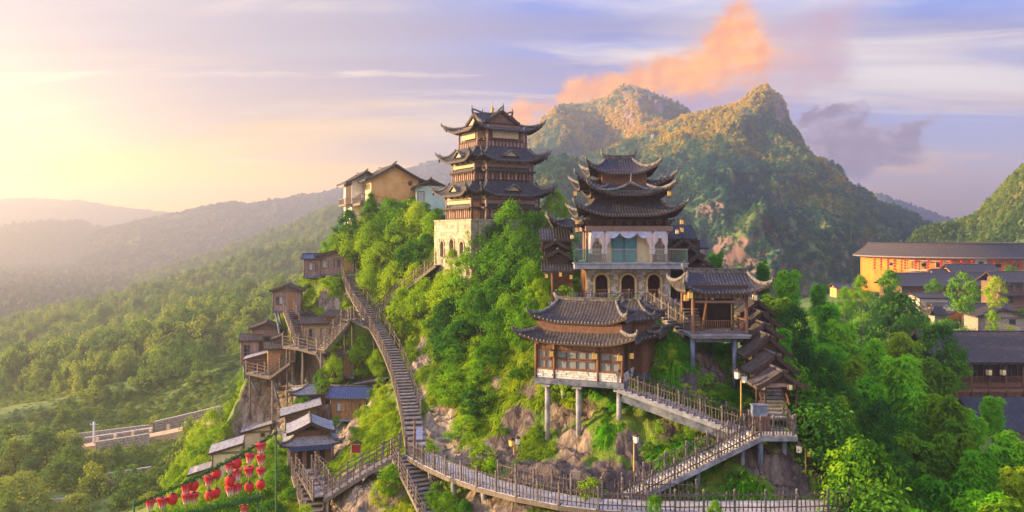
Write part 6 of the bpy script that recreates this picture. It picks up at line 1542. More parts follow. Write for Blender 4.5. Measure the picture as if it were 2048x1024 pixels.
# ------------------------------------------------------------------ round earth house
def round_house():
    C = Vector((P(1893, 0, 205).x, 205, -15.0)); Rr = 20.2; ze = 10.0; zr = 12.9
    t = thing('round_house', 'large round ochre earth house with a ring of dark tile roof', 'house', C)
    def ring(prof, n=120, a0=0, a1=2 * math.pi, smooth=True):
        return [[(r_ * math.sin(a0 + (a1 - a0) * j / n), -r_ * math.cos(a0 + (a1 - a0) * j / n), z) for (r_, z) in prof] for j in range(n + 1)]
    wall = MB(); wall.grid(ring([(Rr, -6), (Rr, 10.4)])); wall.grid(ring([(Rr - 3.5, 10.4), (Rr - 3.5, -6)])); wall.build('wall', M['ochre'], t)
    rf = MB(); n = 520
    V = []
    for j in range(n + 1):
        a = 2 * math.pi * j / n; bmp = .07 * (j % 2)
        V.append([(r_ * math.sin(a), -r_ * math.cos(a), z + bmp) for r_, z in ((Rr + 1.9, ze - .2), (Rr + .6, ze + .75), (Rr - .8, ze + 1.75), (Rr - 1.8, zr))])
    rf.grid(V, True); V = [[(r_ * math.sin(2 * math.pi * j / n), -r_ * math.cos(2 * math.pi * j / n), z) for r_, z in ((Rr - 1.8, zr), (Rr - 5, ze + .4))] for j in range(n + 1)]; rf.grid(V, True)
    r = rf.build('roof', M['tile_brown'], t)
    MB().grid(ring([(Rr + 1.9, ze - .42), (Rr + 1.92, ze - .12)])).build('eave_board', M['drip'], r)
    MB().grid(ring([(Rr + 1.88, ze - .42), (Rr, ze + .35)])).build('soffit', M['wood_dark'], r)
    MB().grid(ring([(Rr - 2.0, zr), (Rr - 1.9, zr + .22), (Rr - 1.7, zr + .22), (Rr - 1.6, zr - .02)])).build('ridge', M['tile'], r)
    def on(a, r_, z): return Vector((r_ * math.sin(a), -r_ * math.cos(a), z))
    A = lambda px: math.asin(max(-.98, min(.98, (px - 1893) / 1600 * 188 / Rr)))
    for px in (1738, 1830, 1895, 1902, 2012, 1778, 1798, 1812, 1932, 1946, 1980, 1992):
        a = A(px); f = MB().box((0, 0, 0), (1.3, .24, 1.05)).build('window', M['wood_pale'], t, loc=on(a, Rr + .02, 7.9), rot=(0, 0, a)); bar('pane', f, (0, -.13, 0), (1.0, .03, .8), 'interior')
    for px, w_ in ((1828, 1.4), (1865, 2.6), (1812, .8)):
        a = A(px); f = MB().box((0, 0, 0), (w_ + .3, .24, 1.4)).build('window', M['wood_pale'], t, loc=on(a, Rr + .02, 4.0), rot=(0, 0, a)); bar('pane', f, (0, -.13, 0), (w_, .03, 1.1), 'glass_pale')
    for p0, p1 in ((1758, 1818), (1926, 2002)):
        n = 6; g = MB(); g2 = MB()
        for i in range(n):
            a, b = A(p0) + (A(p1) - A(p0)) * i / n, A(p0) + (A(p1) - A(p0)) * (i + 1) / n
            for z, h_ in ((6.7, .5), (8.9, .22), (6.1, .15)): g.beam(on(a, Rr + .9, z), on(b, Rr + .9, z), .12, h_)
            g2.beam(on(a, Rr + .5, 6.05), on(b, Rr + .5, 6.05), 1.0, .12)
        for i in range(n + 1): a = A(p0) + (A(p1) - A(p0)) * i / n; g.beam(on(a, Rr + .9, 6.0), on(a, Rr + .9, 9.0), .13, .13)
        g.build('gallery', M['wood_pale'], t); g2.build('gallery_floor', M['wood'], t)
    a = A(1868); f = bar('signboard', t, on(a, Rr + .15, 7.7), (2.6, .12, 3.4), 'plaster_white', (0, 0, a)); bar('sign_glyph', t, on(a, Rr + .25, 8.4), (1.0, .06, .9), 'iron', (0, 0, a)); bar('sign_glyph', t, on(a, Rr + .25, 7.1), (.9, .06, 1.0), 'iron', (0, 0, a))
    # red strings of lanterns
    lm = MB()
    for i in range(5): lm.lathe([(.08, -.62 * i - .06), (.26, -.62 * i - .18), (.28, -.62 * i - .34), (.08, -.62 * i - .5)], 6)
    me = lm.mesh('lantern_string', M['red_cloth'])
    for i, px in enumerate((1727, 1732, 1737, 1745, 1757, 1770, 1786, 1803, 1817, 1833, 1850, 1886, 1903, 1920, 1936, 1953, 1973, 1992, 2008, 2024, 2037)):
        a = A(px) if px > 1740 else -1.05 - (1740 - px) * .02
        o = link('lantern_string', me, None, C + on(a, Rr + 1.45, ze - .15), (0, 0, a), (1, 1, 1.0 if i % 3 else 1.12))
        tag(o, '%s red lantern string from the left under the round house eave' % ORD[i], 'lanterns', 'red lantern strings round the earth house')
round_house()

# ------------------------------------------------------------------ village houses on the right
def house(label, px, py, d, w, dep, h, **kw):
    kw.setdefault('stl', False); kw.setdefault('planked', False); kw.setdefault('slab', 'wall_stone'); kw.setdefault('base', -4.0)
    return hut(label, px, py, d, w, dep, h, name='house', cat='house', **kw)
house('long house with a broad dark grey roof below the round earth house', 1897, 600, 163, 19.5, 9, 2.9, rz=2, roof='gable_x', tile='tile', wall='wood', rise=2.4, ov=.9, win=[(-7.5, .3, 1.6, 1.5, 2, 2, 'glass_dark'), (-4.5, .3, 1.6, 1.5, 2, 2, 'glass_dark'), (6.5, .3, 1.6, 1.5, 2, 2, 'glass_dark')])
house('dark roofed house just in front of the round earth house wall', 1953, 560, 174, 9.8, 6, 1.4, roof='gable_x', tile='tile', wall='plaster_orange', rise=1.9, ov=.5)
house('small dark roofed shed left of the dark roofed house under the round wall', 1888, 562, 175, 3.2, 4, 1.3, roof='gable_x', tile='tile', wall='plaster_cream', rise=1.2, ov=.4)
t_, l_, r_ = house('timber house with two dark eaves at the right edge above the stone gable', 2040, 610, 150, 7.5, 6, 4.3, roof='gable_x', tile='tile', wall='wood', rise=1.8, ov=.8, win=[(-1.9, 2.6, 1.1, 1.2, 2, 2, 'glass_dark'), (-.2, 2.6, 1.1, 1.2, 2, 2, 'glass_dark'), (-1.9, .4, 1.1, 1.3, 2, 2, 'glass_dark')])
shed_roof(t_, -4.3, 4.3, -1.4, .3, 1.9, 2.5, 'tile'); balustrade(t_, (-3.7, -.9, 2.2), (3.7, -.9, 2.2), .9, .35, 'wood_red')
house('grey brick house with a white band under its dark ridge', 1868, 622, 146, 5.2, 6, 2.4, roof='gable_x', tile='tile', wall='stone', rise=.6, ov=.3, drip=False)
t_, l_, r_ = house('bright ochre walled house behind the slender tree', 1917, 664, 141, 5.6, 5, 4.0, roof='shed_y', tile='tile', wall='ochre', rise=.8, ov=.3)
bar('wall_cap', t_, (0, -.1, 4.05), (6.0, .5, .35), 'plaster_white')
house('rough stone gabled house at the right edge with a small dark window', 2008, 668, 128, 7.6, 6, 2.7, rz=-10, roof='gable_y', tile='tile_brown', wall='wall_stone', rise=1.3, ov=.5, win=[(1.2, 1.6, .9, .8, 1, 1, 'glass_dark'), (-2.0, .2, 1.6, .8, 2, 1, 'glass_dark')])
house('low dark roof between the stone gable and the ochre wall', 1985, 640, 138, 7.0, 4, 1.6, roof='gable_x', tile='tile', wall='plaster_white', rise=1.1, ov=.5)
house('small orange plaster house peeping over the bamboo left of the round house', 1692, 600, 190, 4.4, 4, 2.9, roof='gable_x', tile='tile', wall='plaster_orange', rise=.9, ov=.5, win=[(1.2, 1.2, .8, .9, 1, 1, 'glass_dark')])
g_ = thing('gate', 'small gate with flared tile roof and white finial beside the ochre wall', 'gate', P(1882, 662, 138)); MB().b(-1.1, 1.1, 0, 2, -3, 3.0).build('wall', M['stone'], g_); Roof(1.9, 1.7, .8, .1, 2.9, 4.0, .8, .4, .3, 2.2, (0, 1)).build(g_, top_ridge=.3)
# big gallery house in front
def gallery_house():
    loc = P(2000, 790, 88); k = F / 88; t = thing('house', 'long timber house with carved gallery and broad brown roof, lower right', 'house', loc)
    x0, x1 = (1908 - 2000) / k, (2150 - 2000) / k; Z = lambda py: (832 - py) / k * .92
    MB().b(x0, x1, 1.6, 9, -6, Z(752)).build('wall', M['wood_dark'], t)
    MB().b(x0 - .1, x1, -.1, 1.7, Z(826), Z(818)).build('gallery_floor', M['wood'], t)
    n = 7
    for i in range(n + 1):
        x_ = x0 + (x1 - x0) * i / n; MB().tube([(x_, 0, -1), (x_, 0, Z(757))], .13, 7).build('column', M['wood'], t)
        if i < n:
            x2 = x0 + (x1 - x0) * (i + 1) / n
            for z in (Z(815), Z(806), Z(792)): bar('rail', t, ((x_ + x2) / 2, 0, z), (x2 - x_, .09, .09), 'wood_red')
            m = 9
            for q in range(m): bar('baluster', t, (x_ + (x2 - x_) * (q + .5) / m, 0, Z(799)), (.09, .04, .72), 'wood_red')
            bar('carved_panel', t, ((x_ + x2) / 2, .02, Z(811)), (x2 - x_ - .1, .04, .42), 'wood_red')
            bar('lintel', t, ((x_ + x2) / 2, 0, Z(762)), (x2 - x_, .12, .35), 'slab_blue')
            window(t, (x_ + x2) / 2, 1.58, Z(818) + .9, 1.2, 1.6, nx=2, ny=2, frame='wood_warm', pane='glass_dark')
    planks(t, x0, x1, .05, Z(842), Z(826), matname='wood_red', pitch=.5)
    gable_roof(t, 17, 5.0, Z(757), Z(757) + 2.7, 'tile_brown', c=(x0 + 6.2, 4.0), axis='x', rc=1)
    for i, px in enumerate((1978, 2006)): lantern('paper', P(px, 733, 87.5), 'white paper lantern in the gallery of the lower right house, %s one' % ('left' if i == 0 else 'right'), s=2.0)
gallery_house()
s_ = thing('shed', 'grey tiled lean-to roof below the gallery house at the right edge', 'shed', P(2005, 850, 82)); shed_roof(s_, -3.2, 6, -2.4, 2.2, -.2, 2.4, 'tile'); MB().b(-3, 6, 0, 2, -6, 1.0).build('wall', M['stone'], s_)

# ------------------------------------------------------------------ red lanterns on strings
def lantern_material():
    m = bpy.data.materials.new('red_fade'); m.use_nodes = True; t = NT(m.node_tree)
    out = t.new('ShaderNodeOutputMaterial'); p = t.new('ShaderNodeBsdfPrincipled'); z = t.sep(t.new('ShaderNodeTexCoord').outputs['Generated'])[2]
    oi = t.new('ShaderNodeObjectInfo').outputs['Random']
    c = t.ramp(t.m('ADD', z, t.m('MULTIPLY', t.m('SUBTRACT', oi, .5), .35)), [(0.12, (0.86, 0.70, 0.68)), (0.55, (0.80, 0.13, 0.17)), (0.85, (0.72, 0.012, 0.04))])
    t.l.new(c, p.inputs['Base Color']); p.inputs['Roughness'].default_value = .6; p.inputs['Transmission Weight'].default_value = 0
    t.l.new(p.outputs[0], out.inputs[0]); MATS['red_fade'] = m
lantern_material()
def string_lanterns():
    U = lambda cx, cy: (260 + cx / 5.02, 820 + cy / 5.02)
    items = [('B', 200, 945), ('B', 322, 935), ('R', 425, 895), ('B', 562, 790), ('R', 640, 760), ('B', 568, 895), ('B', 635, 880), ('R', 798, 860), ('B', 790, 710), ('R', 865, 835), ('R', 868, 640), ('B', 1000, 575), ('R', 1072, 535), ('B', 1075, 655), ('R', 1003, 712), ('B', 1005, 815), ('B', 1075, 790), ('B', 1200, 485), ('B', 1197, 620), ('R', 1197, 775), ('B', 1313, 380), ('B', 1315, 500), ('B', 1315, 625), ('R', 1313, 750), ('B', 1145, 1005)]
    fl = MB(); N = 16
    for i in range(N):
        a0, a1 = 2 * math.pi * i / N, 2 * math.pi * (i + 1) / N
    flr = lambda prof: MB().lathe(prof, 14)
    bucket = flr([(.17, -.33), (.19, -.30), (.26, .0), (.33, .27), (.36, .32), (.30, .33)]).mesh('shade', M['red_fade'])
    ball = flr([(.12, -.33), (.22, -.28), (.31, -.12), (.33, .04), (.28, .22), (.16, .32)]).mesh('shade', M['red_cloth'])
    rib_b = MB(); [rib_b.tube([(.36 * math.cos(a), .36 * math.sin(a), .32), (.18 * math.cos(a), .18 * math.sin(a), -.32)], .012, 4) for a in [i * math.pi / 4 for i in range(8)]]; rib_b = rib_b.mesh('ribs', M['red_board'])
    cap = flr([(.15, .30), (.15, .36), (.03, .38), (.015, .62)]).mesh('cap', M['iron']); foot = flr([(.10, -.31), (.12, -.36), (.02, -.37), (.05, -.42), (.045, -.62)]).mesh('tassel', M['gold_pole'])
    COLS = [200, 322, 425, 565, 638, 794, 867, 1002, 1074, 1145, 1198, 1314]
    names = {'B': 'bucket shaped', 'R': 'round'}; place = ['lowest left end of the string', 'second from the left end', 'third from the left end']
    order = sorted(range(len(items)), key=lambda i: (items[i][1], items[i][2]))
    for rank, i in enumerate(order):
        k, cx, cy = items[i]; px, py = U(cx, cy); d = 46 + (px - 290) * .022
        col = sum(1 for q in items if abs(q[1] - cx) < 25 and q[2] < cy)
        nth = ['top', 'second', 'third', 'fourth', 'fifth'][col]
        lab = 'red %s paper lantern, %s' % (names[k], place[rank] if rank < 3 else '%s in the %s drop from the left' % (nth, ORD[COLS.index(min(COLS, key=lambda q: abs(q - cx)))])) if rank < 24 else 'red bucket paper lantern lowest of all, under the green garland'
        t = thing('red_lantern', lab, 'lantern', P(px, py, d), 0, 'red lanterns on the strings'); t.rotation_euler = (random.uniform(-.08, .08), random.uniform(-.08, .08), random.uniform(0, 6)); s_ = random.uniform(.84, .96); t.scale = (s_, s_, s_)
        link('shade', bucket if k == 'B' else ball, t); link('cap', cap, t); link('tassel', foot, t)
        if k == 'B': link('ribs', rib_b, t)
    # garlands with leaves, cords down to the lanterns
    def garland(label, a, b, r, sag, leaves, seed):
        pts = [a + (b - a) * u + Vector((0, 0, -sag * 4 * u * (1 - u))) for u in np.linspace(0, 1, 24)]
        g = MB(); g.tube(pts, r, 6); o = g.build('rope', M['rope']); o.name = 'garland'; tag(o, label, 'garland')
        gg = np.random.default_rng(seed); n = leaves; u = gg.random(n) * 23; i = np.minimum(u.astype(int), 22); f = (u - i)[:, None]
        A = np.array([tuple(p) for p in pts]); pos = A[i] * (1 - f) + A[i + 1] * f + gg.normal(size=(n, 3)) * r * 1.4
        V = leaf_quads(pos, _unit(gg.normal(size=(n, 3)) + np.array([0, -.6, .5])), _unit(gg.normal(size=(n, 3)) - np.array([0, 0, .8])), .12 + .1 * gg.random(n), .06 + .05 * gg.random(n))
        link('leaves', quads_mesh('leaves', V, M['leaf_deep']), o)['kind'] = 'stuff'
        return pts
    a, b = P(268, 1010, 45.5), P(552, 866, 52); pts = garland('leafy green rope carrying the red lanterns up to the cliff', a, b, .05, .25, 900, 5)
    garland('thick leafy garland crossing under the red lanterns', P(330, 1032, 44), P(516, 994, 49), .16, .1, 1500, 6)
    for ci, x in enumerate(sorted({c[1] for c in items})):
        col = [c for c in items if c[1] == x]; low = max(c[2] for c in col); px, _ = U(x, 0); d = 46 + (px - 290) * .022
        f = (px - 268) / (552 - 268); top = a + (b - a) * f + Vector((0, 0, -.25 * 4 * f * (1 - f))); bot = P(px, U(0, low)[1], d)
        c = MB().tube([top, (top + bot) / 2, bot], .012, 4).build('cord', M['rope']); tag(c, '%s thin cord from the left hanging from the lantern rope' % ORD[ci], 'cord', 'cords of the lantern strings')
    for p, lab in ((b, 'green pole holding the upper end of the lantern rope'), (P(516, 994, 49), 'green pole holding the end of the thick garland'), (a, 'green pole holding the lower end of the lantern rope'), (P(330, 1032, 44), 'green pole holding the near end of the thick garland')):
        g = gz(p.x, p.y); o = MB().tube([p + Vector((0, 0, .3)), (p.x, p.y, g - .5)], .07, 7).build('pole', M['rope']); tag(o, lab, 'pole')
string_lanterns()

# ------------------------------------------------------------------ lamp posts, boards, pole
def lamp_post(label, px, py_base, d, h, heads, color='gold_pole', z=None):
    q = P(px, py_base, d); zb = min(q.z, gz(q.x, q.y) + .1) if z is None else z
    t = thing('lamp_post', label, 'lamp post', (q.x, q.y, zb)); h = h + q.z - zb
    MB().lathe([(.14, -.4), (.14, .1), (.055, .2), (.045, h)], 8).build('pole', M[color], t)
    MB().lathe([(.03, h), (.07, h + .05), (.01, h + .2)], 8).build('pole_cap', M['wood_dark'], t)
    for dx, dz, kind in heads:
        MB().beam((0, 0, h + dz + .32), (dx, 0, h + dz + .32), .05).build('arm', M['wood_dark'], t)
        b = MB().lathe([(.10, -.24), (.16, -.2), (.19, .18), (.15, .22)], 4 if kind != 'round' else 8, (dx, 0, h + dz), smooth=False).build('lamp_head', M['lamp_lit' if kind == 'lit' else 'lamp_white'], t)
        MB().lathe([(.27, .2), (.26, .24), (.06, .38), (.02, .46)], 4, (dx, 0, h + dz), smooth=False).build('lamp_roof', M['wood_dark'], b); MB().lathe([(.17, -.26), (.18, -.22)], 4, (dx, 0, h + dz), smooth=False).build('lamp_base', M['wood_dark'], b)
lamp_post('golden lamp post with a white and an orange lamp near the right walkway end', 1611, 985, 48.6, 2.7, [(-.38, -.05, 'white'), (.26, -.3, 'lit')])
lamp_post('golden lamp post with two white lamps beside the blue column', 1482, 838, 51.0, 2.9, [(-.24, -.1, 'white'), (.2, -.35, 'white')])
lamp_post('slim lamp post with a white lamp among the grass behind the diagonal stair', 1268, 962, 50.0, 2.9, [(.12, -.3, 'white')])
lamp_post('lamp post with a hanging lamp on the dark rock above the walkway', 1028, 938, 55.0, 1.9, [(-.18, -.1, 'lit'), (.22, 0, 'white')])
def boards():
    q = P(1317, 742, 56.8); zb = gz(q.x, q.y); t = thing('notice_board', 'small roofed notice board with two red panels above the upper stairway', 'sign', (q.x, q.y, zb)); h = q.z - zb
    for x_ in (-.38, .38): MB().tube([(x_, 0, -.5), (x_, 0, h + .4)], .05, 6).build('post', M['wood_mauve'], t)
    MB().b(-.42, .42, -.04, .04, h - .45, h + .42).build('board', M['wood_mauve'], t)
    for x_ in (-.2, .2): bar('panel', t, (x_, -.06, h - .02), (.3, .03, .66), 'red_board')
    MB().prism([(-.55, h + .4), (.55, h + .4), (.35, h + .6), (-.35, h + .6)], -.2, .2).build('roof', M['wood_red'], t)
    q = P(829, 905, 56.6); t = thing('sign_post', 'brown sign post with a blue plate at the foot of the long stair', 'sign', (q.x, q.y, q.z))
    MB().tube([(0, 0, -.4), (0, 0, 2.3)], .07, 7).build('post', M['wood_red'], t); MB().b(.12, .58, -.04, .02, .95, 1.75).build('plate', M['cloth_blue'], t); MB().b(0, .2, -.02, .02, 1.3, 1.36).build('bracket', M['iron'], t)
    q = P(712, 908, 62); zb = gz(q.x, q.y); t = thing('notice_board', 'low roofed board with a red panel in the grass left of the long stair', 'sign', (q.x, q.y, zb))
    for x_ in (-.35, .35): MB().tube([(x_, 0, -.4), (x_, 0, 1.5)], .045, 6).build('post', M['wood_mauve'], t)
    bar('panel', t, (0, -.04, 1.0), (.66, .04, .6), 'red_board'); MB().prism([(-.5, 1.42), (.5, 1.42), (0, 1.68)], -.18, .18).build('roof', M['wood_dark'], t)
    # signs and bin on the walkway
    q = D(1155, 992, ZW); t = thing('sign', 'small pale wooden sign fixed at the bend of the walkway fence', 'sign', q); MB().b(-.3, .3, 1.5, 1.56, .5, 1.05).build('plate', M['wood_pale'], t); MB().tube([(0, 1.58, 0), (0, 1.58, .9)], .04, 6).build('post', M['wood_grey'], t)
    # utility pole and its wires in the left valley
    q = P(188, 888, 150); z = gz(q.x, q.y); t = thing('utility_pole', 'white concrete utility pole beside the orange valley road', 'utility pole', (q.x, q.y, min(z, q.z)))
    MB().tube([(0, 0, 0), (0, 0, 5.4)], [.24, .17], 8).build('pole', M['pole_grey'], t); MB().b(-.8, .8, -.06, .06, 4.8, 4.95).build('crossarm', M['pole_grey'], t)
    for x_ in (-.7, -.25, .25, .7): MB().lathe([(.05, 4.95), (.08, 5.05), (.04, 5.2)], 6, (x_, 0, 0)).build('insulator', M['pole_grey'], t)
    for dz in (0, .25):
        a = P(191, 838, 150) + Vector((.4, 0, dz)); b = P(470, 792, 168) + Vector((0, 0, dz)); pts = [a + (b - a) * u + Vector((0, 0, -3.2 * u * (1 - u))) for u in np.linspace(0, 1, 14)]
        tag(MB().tube(pts, .02, 4).build('power_line', M['iron']), '%s of the two thin wires running right from the utility pole' % ('upper' if dz else 'lower'), 'wire', 'wires of the utility pole')
    # pylon on the mountain
    p = None
    q = P(1597, 436, 655); t = thing('pylon', 'faint steel lattice pylon on the slope of the big mountain', 'pylon', q); mb = MB(); Hh = 19.0
    for sx in (-1, 1):
        for sy in (-1, 1): mb.beam((sx * 2.6, sy * 2.6, -8), (sx * .4, sy * .4, Hh), .3)
    for i in range(7):
        z0, z1 = i * Hh / 7, (i + 1) * Hh / 7; r0, r1 = 2.2 * (1 - i / 7) + .4, 2.2 * (1 - (i + 1) / 7) + .4
        for sy in (-1, 1): mb.beam((-r0, sy * r0, z0), (r1, sy * r1, z1), .2); mb.beam((r0, sy * r0, z0), (-r1, sy * r1, z1), .2)
    mb.build('lattice', M['pole_grey'], t)
    for z, w_ in ((12.5, 4.2), (15.5, 3.6), (18.2, 2.6)): MB().beam((-w_, 0, z), (w_, 0, z), .35).build('crossarm', M['pole_grey'], t)
boards()

# ------------------------------------------------------------------ valley road and stone walls on the left
def road_and_walls():
    line = [P(120, 905, 150), P(186, 893, 150), P(250, 884, 150), P(300, 876, 150), P(340, 868, 150.5), P(400, 855, 151.5), P(450, 842, 154)]
    l, r = offset(line, 1.9), offset(line, -1.9)
    mb = MB(); mb.grid([[p + Vector((0, 0, .5)) for p in l], [p + Vector((0, 0, .5)) for p in r]], False, flip=True); [mb.grid([[p + Vector((0, 0, .5)) for p in q], [p + Vector((0, 0, -6)) for p in q]], False) for q in (r, l)]
    o = mb.build('road', M['road']); o['kind'] = 'structure'
    for i in range(7):
        p = line[1] + (line[5] - line[1]) * (i / 6) + Vector((0, 1.6, .5)); b = MB().box((0, 0, .4), (.5, .4, .8)).build('bollard', M['plaster_cream'], None, loc=p); tag(b, '%s cream marker stone from the left along the valley road' % ORD[i], 'bollard', 'marker stones along the valley road')
    def wall(label, a, b, h, th, seed, rows):
        t = thing('retaining_wall', label, 'wall', (0, 0, 0)); up_ = min(1.1, max(0, gz((a.x + b.x) / 2, (a.y + b.y) / 2) + h * .75 - (a.z + b.z) / 2)); a = a + Vector((0, 0, up_)); b = b + Vector((0, 0, up_)); d = (b - a); L = d.length; ang = math.atan2(d.y, d.x)
        MB().beam(a + Vector((0, th / 2, -h / 2 - 2.0)), b + Vector((0, th / 2, -h / 2 - 2.0)), th, h + 3.9).build('core', M['wall_stone'], t)
        g = random.Random(seed); mb = MB(); hh = h / rows
        for r_ in range(rows):
            x = 0
            while x < L:
                w_ = g.uniform(.35, .9) * 1.1; c = a + d * ((x + w_ / 2) / L); mb.box((c.x, c.y - .05 + g.uniform(-.08, .05), c.z - hh * (r_ + .5)), (w_ - .08, .3, hh - g.uniform(.05, .14)), ang + g.uniform(-.06, .06)); x += w_
        mb.build('stones', M['wall_stone'], t)['kind'] = 'stuff'
        bar2('coping', t, a + Vector((0, 0, .06)), b + Vector((0, 0, .06)), .5, .16, 'stone')
    wall('upper stone terrace wall behind the valley road', P(138, 870, 157), P(298, 851, 157), 1.5, .8, 1, 3)
    wall('dark stone wall directly behind the valley road', P(95, 892, 153.5), P(305, 861, 153.5), 2.0, .8, 2, 4)
    wall('stone wall continuing right above the road towards the crag', P(310, 853, 156), P(440, 822, 160), 2.8, .8, 4, 5)
    wall('rounded stone wall holding the outer side of the valley road', P(196, 896, 147.5), P(297, 880, 147.5), 3.2, .8, 3, 6)
    wall('pale rubble wall low in the valley among the trees', P(213, 962, 124), P(302, 949, 124), 2.4, .8, 5, 6)
    wall('brown stone wall at the very bottom behind the lantern string', P(84, 1017, 116), P(130, 1013, 116), 2.4, .8, 6, 5)
road_and_walls()
# ------------------------------------------------------------------ trees and shrubs (each a thing: trunk + crown sharing meshes)
PROTO = {
    'green': [crown_mesh('crown', MATS['leaf_green'], 300 + i, 70, 68, None, (0.106, 0.057), 0.276) for i in range(3)],
    'deep': [crown_mesh('crown', MATS['leaf_deep'], 320 + i, 70, 68, None, (0.106, 0.063), 0.276) for i in range(2)],
    'lime': [crown_mesh('crown', MATS['leaf_lime'], 340 + i, 64, 64, None, (0.106, 0.057), 0.287) for i in range(2)],
    'tall': [crown_mesh('crown', MATS['leaf_green'], 360 + i, 64, 64, tall, (0.112, 0.063), 0.253) for i in range(2)],
    'cone': [crown_mesh('crown', MATS['leaf_deep'], 380, 64, 64, cone, (0.100, 0.057), 0.230), crown_mesh('crown', MATS['leaf_green'], 381, 64, 64, cone, (0.100, 0.057), 0.230)],
    'airy': [crown_mesh('crown', MATS['leaf_green'], 400 + i, 46, 72, None, (0.125, 0.069), 0.253) for i in range(2)],
    'bamboo': [bamboo_mesh('crown', MATS['leaf_bamboo'], 420 + i, 8, 16) for i in range(3)],
    'olive': [bamboo_mesh('crown', MATS['leaf_olive'], 440 + i, 8, 16, .5) for i in range(2)],
    'valley': [crown_mesh('crown', MATS['leaf_valley'], 460 + i, 44, 56, (None, tall, None)[i], (0.125, 0.075), 0.310) for i in range(3)],
    'vbamboo': [bamboo_mesh('crown', MATS['leaf_valley'], 480 + i, 7, 12) for i in range(2)]}
TRUNK = [trunk_mesh('trunk', i, 1.0, .035, 6, .45) for i in range(3)]; CULM = [culm_mesh('trunk', i) for i in range(2)]
_cnt = {}
WORDS = {'green': 'leafy green', 'deep': 'dark green', 'lime': 'yellow green', 'tall': 'tall green', 'cone': 'pointed green', 'airy': 'light airy', 'bamboo': 'feathery green bamboo', 'olive': 'olive bamboo', 'valley': 'hazy green', 'vbamboo': 'pale hazy bamboo'}
def plant(kind, px, py, d, wpx, where, form=None, hmax=None):
    top = P(px, py, d); g = gz(top.x, top.y); H = max(top.z - g, .8); r = wpx / 2 * d / F
    bam = kind in ('bamboo', 'olive', 'vbamboo'); form = form or ('clump' if bam else 'shrub' if H < 2.6 * r else 'tree')
    nm = {'clump': 'bamboo_clump', 'shrub': 'shrub', 'tree': 'tree'}[form]
    what = WORDS[kind] + ('' if bam else ' ' + form)
    k = _cnt[nm + kind] = _cnt.get(nm + kind, 0) + 1
    t = thing(nm, '%s %s' % (what, where), 'bamboo' if bam else form, (top.x, top.y, g - .2), 0, '%ss %s' % (what if not bam else what + ' clump', where))
    me = PROTO[kind][k % len(PROTO[kind])]; rz = random.uniform(0, 6.28)
    if bam:
        r *= 1.3; hc = min(H, (hmax or 2.9) * r); s = r / .75
        link('crown', me, t, (0, 0, H - hc), (0, 0, rz), (s, s, hc / 2)); link('trunk', CULM[k % 2], t, (0, 0, max(H - hc, 0) - .3), (0, 0, rz), (s, s, hc / 2))
        if H - hc > .5: MB().tube([(0, 0, -.3), (0, 0, H - hc + .4)], .07, 6).build('culm', MATS['culm'], t)
    else:
        hc = min(H + .35, (hmax or 2.3) * r) if form == 'tree' else min(H + .4, 2.3 * r)
        link('crown', me, t, (0, 0, H - hc + .1), (0, 0, rz), (r * .92, r * .92, hc / 2))
        th = H - hc * .35; s = max(th, .6)
        link('trunk', TRUNK[k % 3], t, (0, 0, -.3), (0, 0, rz), (max(r * .8, .5), max(r * .8, .5), s))
    return t
def plants(where, rows):
    made = {}
    for row in rows: t = plant(*row[:5], where, *row[5:]); made.setdefault(t['group'], []).append((row[0], row[1], t))
    for grp, l in made.items():
        l.sort(key=lambda q: q[1]); n = len(l)
        for i, (kind, px, t) in enumerate(l):
            one = t['label'].replace(' ' + where, '')
            t['label'] = '%s %s' % (one, where) if n == 1 else '%s from the left of the %ss %s' % (ORD[i], one, where)
            if n == 1: del t['group']

plants('in the grove by the covered stair', [
    ('bamboo', 1578, 522, 80, 66), ('bamboo', 1523, 508, 84, 46), ('bamboo', 1655, 588, 80, 66), ('bamboo', 1640, 556, 88, 44), ('olive', 1552, 572, 74, 60), ('deep', 1588, 612, 72, 76), ('bamboo', 1690, 618, 76, 84), ('bamboo', 1622, 648, 72, 84), ('bamboo', 1662, 668, 68, 92), ('deep', 1612, 700, 62, 90), ('deep', 1590, 762, 57, 80),
    ('olive', 1706, 690, 66, 84), ('bamboo', 1752, 650, 74, 96), ('olive', 1800, 640, 78, 84), ('bamboo', 1738, 732, 60, 96), ('bamboo', 1805, 682, 66, 112), ('deep', 1650, 706, 60, 84), ('deep', 1690, 770, 56, 90), ('olive', 1858, 690, 74, 90), ('bamboo', 1830, 748, 62, 100), ('olive', 1885, 758, 60, 104), ('cone', 1682, 792, 52, 78), ('deep', 1636, 838, 52, 76), ('olive', 1806, 838, 54, 100), ('olive', 1868, 842, 53, 112), ('deep', 1760, 800, 56, 90),
    ('bamboo', 1940, 800, 60, 90), ('bamboo', 1988, 776, 64, 56), ('olive', 1915, 815, 57, 90), ('bamboo', 1962, 862, 51, 136), ('bamboo', 2020, 840, 53, 110), ('olive', 2030, 905, 47, 90), ('bamboo', 1892, 920, 47, 150), ('bamboo', 1965, 940, 45, 130), ('olive', 2010, 965, 42, 110), ('deep', 1800, 905, 50, 90), ('bamboo', 1850, 985, 43, 120), ('bamboo', 1560, 640, 70, 56), ('deep', 1770, 870, 52, 90)])
plants('beside the right end of the walkway', [('green', 1736, 888, 46.5, 158, 'shrub')])
plants('before the gallery house roof', [('airy', 1878, 650, 84, 96, 'tree'), ('airy', 1900, 690, 82, 80, 'tree')])
